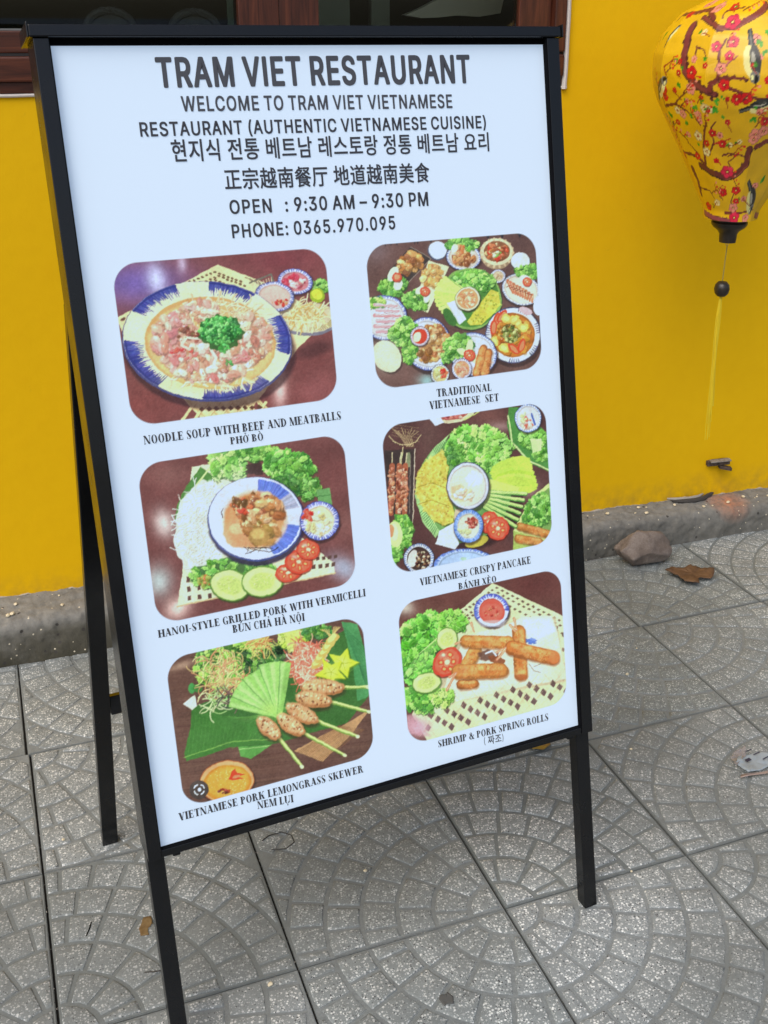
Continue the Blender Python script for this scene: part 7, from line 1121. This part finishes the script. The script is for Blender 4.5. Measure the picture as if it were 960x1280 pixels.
        for x, y, a0 in ((200, 470, -2.0), (250, 380, -1.2), (330, 480, -.9), (420, 640, -2.2), (455, 640, -1.5), (560, 240, -1.1), (600, 980, -1.7), (530, 1040, -2.1), (350, 740, -2.4), (470, 1010, -.6), (560, 800, -.8), (700, 640, -1.2), (300, 560, -.5), (640, 60, -.4), (280, 640, 1.4), (255, 620, 1.2), (640, 500, -.9), (290, 700, 1.2)):
            px, py = x, y
            for q_ in range(4):
                nx_, ny_ = px + 24 * math.cos(a0 + c.r.uniform(-.5, .5)), py + 24 * math.sin(a0 + c.r.uniform(-.5, .5)); br([(px, py), (nx_, ny_)], 7 - q_, 6 - q_, (168, 46, 30) if q_ > 1 else (120, 48, 44), th0)
                br([(nx_, ny_), (nx_ + 16 * math.cos(a0 + 1.1), ny_ + 16 * math.sin(a0 + 1.1))], 4, 3, (186, 50, 34), th0); X, Y, _c = lp(nx_ + 16 * math.cos(a0 + 1.1), ny_ + 16 * math.sin(a0 + 1.1), th0); c.ell(X, Y, 6, 5, c.r.choice([red, pk, (214, 70, 40)])); px, py = nx_, ny_
    motif(2.35); motif(-2.35); motif(0.0)
    c.noise(4, 3)
    return c, zl, zh
lan = tag(empty('silk_lantern', LC + Vector((0, 0, 1.0242))), 'yellow silk lantern printed with birds and red blossom, hanging before the yellow wall', 'lantern')
cv, zl, zh = silk_print()
camd = math.atan2(CP.y - LC.y, CP.x - LC.x)
NA, NZ = 540, 200
V = np.zeros((NZ + 1, NA, 3), np.float32); C = np.zeros((NZ + 1, NA, 3), np.float32)
al = np.arange(NA) * 6.283185 / NA; th = (camd - al) * -1.0; th = (th + math.pi) % (2 * math.pi) - math.pi
# ten bamboo ribs hold the silk out; it pulls in slightly between them
rib = np.abs(np.sin(al * 5 + .55))
for i in range(NZ + 1):
    z = zl + (zh - zl) * i / NZ; r = float(np.interp(z, ZS, RS)); b = 1 - .034 * (rib ** .6) * min(1, r / .12)
    cr = r * b * (1 + .002 * np.sin(z * 60 + al * 3)); V[i, :, 0] = cr * np.cos(al); V[i, :, 1] = cr * np.sin(al); V[i, :, 2] = z - 1.0242
    X = (th / 6.2832 + .5) * (cv.w - 1); Y = np.clip((zh - z) / (zh - zl) * (cv.h - 1), 0, cv.h - 1.01); xi = X.astype(int); yi = int(Y); fx = (X - xi)[:, None]; x2 = np.minimum(xi + 1, cv.w - 1)
    C[i] = cv.a[yi, xi] * (1 - fx) + cv.a[yi, x2] * fx
idx = np.arange((NZ + 1) * NA).reshape(NZ + 1, NA); a_, b_ = idx[:-1], idx[1:]
fa = np.stack([a_, np.roll(a_, -1, 1), np.roll(b_, -1, 1), b_], -1).reshape(-1, 4).astype(np.int32)
me = bpy.data.meshes.new('silk_cover'); me.vertices.add(V.shape[0] * V.shape[1]); me.vertices.foreach_set('co', V.ravel()); me.loops.add(fa.size); me.loops.foreach_set('vertex_index', fa.ravel())
me.polygons.add(len(fa)); me.polygons.foreach_set('loop_start', np.arange(0, fa.size, 4, dtype=np.int32)); me.update(calc_edges=True); me.polygons.foreach_set('use_smooth', [True] * len(fa))
at = me.color_attributes.new('print', 'FLOAT_COLOR', 'POINT'); lc = np.clip(slin(C.reshape(-1, 3)) * np.array([1.15, 1.2, .6]), .003, .85); at.data.foreach_set('color', np.concatenate([lc, np.ones((len(lc), 1))], 1).astype(np.float32).ravel())
ms = mat('printed yellow silk', (.6, .4, .02), .4, 0, .55); k = N(ms); at_ = k.n('ShaderNodeAttribute', attribute_name='print'); k.l(at_.outputs['Color'], k.b.inputs['Base Color'])
wv = k.noise(14, 3, k.co(), dist=1.5); fv = k.noise(900, 2, k.co()); p_ = k.bump(wv, .35, .004); k.bump(fv, .25, .0003, p_)
silk = link('silk_cover', me, ms, lan)
lac = mat('dark lacquered wood', (.022, .017, .013), .35, 0, .5)
z0 = 1.0242
MB().lathe([(.012, 0), (.0205, .001), (.0215, .010), (.022, .022), (.027, .030), (.0385, .038), (.044, .045), (.045, .051), (.0425, .055), (.044, .059), (.042, .063), (.030, .066)], 40).build('base_cap', lac, lan, True)
MB().lathe([(.060, 1.616 - z0), (.062, 1.622 - z0), (.055, 1.63 - z0), (.03, 1.64 - z0), (.022, 1.66 - z0), (.012, 1.665 - z0)], 40).build('top_cap', lac, lan, True)
m = MB(); m.tube([(.0035 * math.cos(t), .0, -.004 + .0045 * math.sin(t)) for t in [i * .523 for i in range(13)]], .0007, 6); m.build('hook_ring', mat('steel wire', (.35, .33, .3), .35, 1), lan)
strand = mat('yellow green tassel thread', (.75, .58, .02), .45)
m = MB(); rr = random.Random(8)
for i in range(3): m.tube([(.001 * i, 0, -.008), (.0015 * i - .001, .001, -.05), (-.002 + .001 * i, 0, -.10)], .00045, 5)
m.build('cord', mat('dull thread', (.30, .24, .06), .7), lan)
MB().lathe([(.003, -.020), (.011, -.0185), (.0175, -.011), (.0198, 0), (.0175, .011), (.011, .0185), (.003, .020)], 28, (0, 0, .9057 - z0)).build('bead', lac, lan, True)
m = MB()
for i in range(18):
    a = rr.uniform(0, 6.28); q = rr.uniform(0, .0065); L = rr.choice((.40, .36, .345, .33, .30)) * rr.uniform(.97, 1.0); sx = rr.uniform(-.004, .006)
    m.tube([(math.cos(a) * q * .5 + .0, math.sin(a) * q * .5, .887 - z0)] + [(math.cos(a) * q + sx * t * t + .012 * t * t + .0014 * math.sin(9 * t + a), math.sin(a) * q, .887 - z0 - L * t) for t in (.15, .3, .45, .6, .75, .9, 1)], .0009, 5)
m.build('tassel', strand, lan)
m = MB().tube([(0, 0, 1.66 - z0), (0, 0, 3.05 - z0)], .0016, 6); m.build('hanging_cord', strand, lan)
arm = MB(); arm.bar(LC + Vector((0, 0, 3.06)), wp(1.80, .119, 3.06) , .03, .03, (0, 0, 1), .003); tag(arm.build('lantern_bracket', M['black']), 'black bracket arm high on the wall that carries the lantern', 'bracket')
# ------------------------------------------------------------------ small things on the ground, the kerb and the wall
def rock(name, c, size, seed, mt, flat=1.0, cuts=9, rot=0):
    bm = bmesh.new(); bmesh.ops.create_icosphere(bm, subdivisions=4, radius=1); r = random.Random(seed)
    pl = [(Vector((r.uniform(-1, 1), r.uniform(-1, 1), r.uniform(-.6, 1))).normalized(), r.uniform(.55, .86)) for _ in range(cuts)]
    for v in bm.verts:
        p = v.co.copy()
        for n_, d in pl:
            e = p.dot(n_) - d
            if e > 0: p -= n_ * e * .93
        q = p + Vector((noise.noise(p * 2.2 + Vector((seed, 0, 0))), noise.noise(p * 2.2 + Vector((0, seed, 0))), noise.noise(p * 2.2 + Vector((0, 0, seed))))) * .10
        q += p.normalized() * noise.noise(p * 7) * .035
        v.co = Vector((q.x * size[0], q.y * size[1], q.z * size[2]))
    lo = min(v.co.z for v in bm.verts)
    for v in bm.verts: v.co.z = max(v.co.z - lo - size[2] * .12, 0)
    me = bpy.data.meshes.new(name); bm.to_mesh(me); bm.free(); me.polygons.foreach_set('use_smooth', [True] * len(me.polygons))
    o = link(name, me, mt); o.location = c; o.rotation_euler = (0, 0, rot); return o
mr = mat('brown pink stone', (.25, .17, .13), .9); k = N(mr); v = k.co(); a = k.noise(22, 5, v, .65); f = k.noise(240, 3, v)
c_ = k.ramp(a, [(.3, (.10, .078, .062)), (.5, (.19, .155, .13)), (.7, (.27, .23, .20))]); c_ = k.mix(k.ramp(f, [(.4, (.35,) * 3), (.6, (0, 0, 0))]), c_, (.1, .07, .06)); k.l(c_, k.b.inputs['Base Color']); p_ = k.bump(a, .6, .006); k.bump(f, .5, .0012, p_)
tag(rock('stone', (1.790, 1.118, .002), (.100, .056, .062), 7, mr, rot=-.12), 'rough brown stone lying on the paving against the kerb', 'stone')
def sheetlet(name, outline, c, rot, th, lift, mt, seed, curl=.3, sub=5):
    """thin torn piece with real thickness, bent by noise"""
    n = len(outline); pts = []
    for i in range(n):
        a, b = Vector(outline[i]), Vector(outline[(i + 1) % n])
        for j in range(sub): p = a.lerp(b, j / sub); pts.append(p + Vector((noise.noise(Vector((i, j * .6, seed))), noise.noise(Vector((j * .6, i, seed))))) * .0022)
    cen = sum(pts, Vector((0, 0))) / len(pts); rings = (1, .8, .55, .3); V = []; F = []; m_ = len(pts)
    def z(p): return lift + (p - cen).length * curl * (.5 + noise.noise(Vector((p.x * 22, p.y * 22, seed)))) + abs(noise.noise(Vector((p.x * 60, p.y * 60, seed + 3)))) * lift
    for lay in (0, 1):
        for k_ in rings:
            for p in pts: q = cen + (p - cen) * k_; V.append((q.x, q.y, z(q) + lay * th))
        q = cen; V.append((q.x, q.y, z(q) + lay * th))
    B = len(rings) * m_ + 1
    for lay in (0, 1):
        for r_ in range(len(rings) - 1):
            for i in range(m_):
                f = (lay * B + r_ * m_ + i, lay * B + r_ * m_ + (i + 1) % m_, lay * B + (r_ + 1) * m_ + (i + 1) % m_, lay * B + (r_ + 1) * m_ + i); F.append(f if lay else f[::-1])
        for i in range(m_): f = (lay * B + (len(rings) - 1) * m_ + i, lay * B + (len(rings) - 1) * m_ + (i + 1) % m_, lay * B + B - 1); F.append(f if lay else f[::-1])
    for i in range(m_): F.append((i, (i + 1) % m_, B + (i + 1) % m_, B + i))
    o = link(name, mesh(name, V, F, True), mt); o.location = c; o.rotation_euler = (0, 0, rot); return o
def leafmat(nm, c0, c1, sc=40):
    m = mat(nm, c0, .75); k = N(m); k.l(k.ramp(k.noise(sc, 5, k.co(), .65), [(.35, c0), (.65, c1)]), k.b.inputs['Base Color']); k.bump(k.noise(150, 3, k.co()), .4, .001); return m
tag(sheetlet('dry_leaf', [(-.058, .052), (-.03, .060), (.0, .040), (.042, .034), (.050, .01), (.075, -.012), (.060, -.03), (.04, -.046), (-.002, -.032), (-.02, -.058), (-.052, -.030), (-.045, .01)], (1.885, .985, .006), .1, .002, .009, leafmat('rust brown leaf', (.075, .036, .015), (.15, .08, .035)), 4, .12), 'curled rust brown piece of dry leaf on the paving, right of the stone', 'leaf')
tag(sheetlet('yellow_leaf', [(-.03, .0), (-.015, .02), (.012, .022), (.034, .004), (.02, -.018), (-.012, -.02)], (1.085, .415, .003), .5, .0008, .004, leafmat('yellow and brown leaf', (.34, .24, .02), (.22, .12, .03), 60), 9, .25), 'small yellow and brown leaf on the paving, behind the right front leg of the board', 'leaf')
tag(sheetlet('leaf_scrap', [(-.010, .022), (.003, .025), (.010, .009), (.004, -.003), (.009, -.019), (-.004, -.022), (-.012, -.006)], (.166, .188, .0025), -.4, .0006, .0015, leafmat('flat brown leaf', (.13, .075, .025), (.20, .13, .05), 90), 12, .05), 'flat brown leaf scrap stuck on the paving beside the left front leg', 'leaf')
tag(sheetlet('gum_blot', [(-.012, .004), (-.007, .012), (.001, .010), (.007, .013), (.013, .001), (.008, -.012), (-.001, -.009), (-.009, -.011)], (.616, -.155, .0048), 0, .0008, .0004, mat('blackened gum', (.085, .086, .08), .8), 15, .0), 'small round blackened blot trodden into the paving in the foreground', 'blot')
# wrapper
wr = tag(empty('plastic_wrapper', (1.495, .178, .003)), 'crumpled clear and pale blue plastic wrapper on the paving at the right edge', 'wrapper')
mw = mat('pale blue plastic film', (.40, .47, .52), .2, 0, .6); mw.node_tree.nodes['Principled BSDF'].inputs['Alpha'].default_value = .62; mw2 = mat('clear pinkish film', (.34, .31, .31), .2, 0, .6); mw2.node_tree.nodes['Principled BSDF'].inputs['Alpha'].default_value = .45
o = sheetlet('film', [(-.036, -.016), (-.032, .022), (-.008, .036), (.036, .032), (.06, .012), (.062, -.024), (.0, -.022)], (0, 0, 0), .2, .0005, .006, mw, 21, .22); o.parent = wr
o = sheetlet('torn_strip', [(-.055, -.020), (-.05, -.014), (.0, -.026), (.07, -.040), (.07, -.046), (.0, -.034)], (0, 0, .004), .1, .0006, .003, mat('pink brown edge strip', (.30, .235, .21), .4), 22, .1); o.parent = wr
o = sheetlet('film', [(-.045, .012), (-.03, .04), (-.005, .052), (.03, .05), (.01, .03), (-.02, .02)], (0, 0, .004), .2, .0005, .006, mw2, 23, .2); o.parent = wr
m = MB()
for (x, y, a, b) in ((-.005, .012, .007, .004), (.03, .018, .010, .0012), (.022, .035, .009, .0012), (.035, -.004, .010, .0012)): m.box((x - a, y - b, .0162), (x + a, y + b, .0172))
o = m.build('print_mark', mat('navy print', (.02, .025, .06), .4), wr); o.rotation_euler = (0, 0, .2)
m = MB().tube([(.418, .335, .004), (.435, .345, .0045), (.462, .345, .005), (.478, .330, .004), (.478, .308, .0045), (.458, .296, .004), (.440, .298, .006), (.43, .304, .004)], .0010, 6)
tag(m.build('thin_wire', mat('black wire', (.02, .02, .02), .5)), 'thin curled black wire on the paving just under the board', 'wire')
m = MB().tube([(.148, .085, .004), (.163, .080, .005), (.176, .079, .004)], .0011, 6); tag(m.build('twig', mat('dark twig', (.03, .025, .02), .8)), 'tiny dark twig on the paving touching the left front leg', 'twig')
m = MB().tube([(.062, .205, .004), (.070, .222, .005), (.074, .236, .004)], .0012, 6); tag(m.build('twig', M['liner']), 'tiny dark twig on the paving between the left rear and front legs', 'twig')
# dark stub of a bracket in the wall
def wl(s, n, z): return wp(s, .12 + n, z)
st = tag(empty('metal_stub', wl(2.152, 0, .217)), 'short rusty dark metal stub sticking out of the yellow wall above the kerb', 'metal stub'); st.rotation_euler = (0, 0, WY)
rust = leafmat('rusty metal', (.03, .02, .016), (.12, .08, .06), 80)
m = MB().bar((-.040, -.004, .004), (.034, -.02, .008), .016, .022, (0, 0, 1), .002); m.build('bar', rust, st)
m = MB().bar((-.002, -.02, -.006), (.036, -.034, -.014), .010, .020, (0, 0, 1), .002); m.build('bent_tip', rust, st)
m = MB().bar((-.034, -.016, .0135), (.030, -.032, .018), .004, .02, (0, 0, 1), .001); m.build('flange', leafmat('worn steel', (.16, .14, .12), (.3, .27, .24), 120), st)
# the strip of loose trim that lies on the kerb
def kp(s, f): return kerb_surf(s, f)
pp = [kp(s_, f_) + Vector((0, 0, .006)) for s_, f_ in ((1.99, .90), (2.02, .86), (2.06, .83), (2.10, .86), (2.14, .93), (2.17, .985))]
m = MB().tube(pp, [.003, .007, .008, .0085, .007, .003], 7); tag(m.build('rubber_strip', mat('dark old rubber', (.05, .045, .04), .8), None, True), 'dark curved strip of old rubber lying on the kerb against the wall', 'strip')
pp = [p + Vector((-.01, .012, .004)) for p in pp[:5]]; m = MB().tube(pp, [.003, .006, .006, .005, .002], 6); tag(m.build('plaster_sliver', mat('grey plaster', (.34, .32, .28), .9), None, True), 'pale plaster sliver beside the dark strip on the kerb', 'sliver')
# flecks of dried cream plaster
fleck = mat('cream plaster fleck', (.66, .58, .40), .85); fm = [rock('plaster_fleck', (0, 0, 0), (.006, .005, .0035), s_, fleck, cuts=4).data for s_ in (1, 2, 3)]
for o in list(COL.objects):
    if o.name.startswith('plaster_fleck'): bpy.data.objects.remove(o)
rf = random.Random(3)
spots = [kerb_surf(s_, f_) for s_, f_ in ((1.985, .80), (2.075, .58), (2.105, .57), (2.17, .62), (2.28, .66), (2.33, .68), (2.37, .68), (1.83, .62), (1.87, .60), (1.86, .86), (1.89, .86), (-.01, .78), (.10, .84), (.105, .66), (-.02, .62), (-.03, .6), (2.24, .75), (1.74, .8), (2.42, .7))]
spots += [Vector(p) for p in ((.128, .562, .004), (.045, .478, .004), (1.07, -.005, .004), (1.275, .33, .004), (.585, .18, .004), (1.43, .60, .004), (.345, -.02, .004), (.70, .42, .004), (1.52, .70, .004), (1.20, .62, .004))]
for i, p in enumerate(spots):
    o = link('plaster_fleck', fm[i % 3]); o.location = p + Vector((0, 0, .0005)); o.rotation_euler = (0, 0, rf.uniform(0, 6)); k_ = rf.uniform(.5, 1.25) * (.7 if p.z < .02 else 1); o.scale = (k_, k_, k_)
    if p.z > .03: lab = 'cream fleck of plaster on the kerb ' + ('left of the menu board' if p.x < .6 else 'above the brown stone' if p.x < 1.93 else 'below the dark rubber strip' if p.x < 2.2 else 'at the right, beside the orange stain')
    else: lab = 'tiny cream fleck on the paving ' + ('near the left rear leg of the board' if p.x < .2 else 'under the board' if p.x < 1.0 else 'right of the menu board')
    tag(o, lab, 'fleck', 'cream flecks on the kerb' if p.z > .03 else 'cream flecks on the paving')

tag(sheetlet('paper_scrap', [(-.035, -.03), (-.02, .012), (.01, .016), (.05, .022), (.06, -.03)], (1.122, -.405, .004), .35, .001, .003, mat('cream card', (.62, .55, .42), .8), 31, .05), 'pale cream scrap of card on the paving at the bottom right corner', 'scrap')
# loose grit swept against the kerb and into the joints: nobody could count it
m = MB(); rg = random.Random(17)
def grain(x, y, z, r):
    a = rg.uniform(0, 6.28); P = [(x + r * math.cos(a + k_ * 1.571) * rg.uniform(.6, 1.2), y + r * math.sin(a + k_ * 1.571) * rg.uniform(.6, 1.2), z) for k_ in range(4)]
    m.add(P + [(x + rg.uniform(-.3, .3) * r, y + rg.uniform(-.3, .3) * r, z + r * rg.uniform(.6, 1.1))], [(0, 1, 4), (1, 2, 4), (2, 3, 4), (3, 0, 4)])
for _ in range(2600):
    s_ = rg.uniform(-.6, 3.0); foot = kerb_surf(s_, .06); d = abs(rg.gauss(0, .022)); grain(foot.x, foot.y - .002 - d, .0008, rg.uniform(.0006, .0019) * (1 if d < .03 else .7))
for _ in range(1500):
    if rg.random() < .6: x, y = round(rg.uniform(-.4, 2.8) / TS) * TS + rg.gauss(0, .003), rg.uniform(-.6, 1.2)
    else: x, y = rg.uniform(-.4, 2.8), round(rg.uniform(-.6, 1.1) / TS) * TS + rg.gauss(0, .003)
    grain(x, y, -.0002, rg.uniform(.0006, .0014))
for _ in range(500): grain(rg.uniform(-.4, 2.8), rg.uniform(-.6, 1.15), .0032, rg.uniform(.0005, .0012))
mg = mat('grit', (.12, .11, .095), .95); k = N(mg); gg = k.n('ShaderNodeNewGeometry'); k.l(k.ramp(gg.outputs['Random Per Island'], [(0, (.03, .028, .025)), (.6, (.13, .12, .10)), (1, (.38, .35, .30))]), k.b.inputs['Base Color'])
tag(m.build('grit', mg), 'fine loose grit gathered along the foot of the kerb and in the joints', 'grit', kind='stuff')
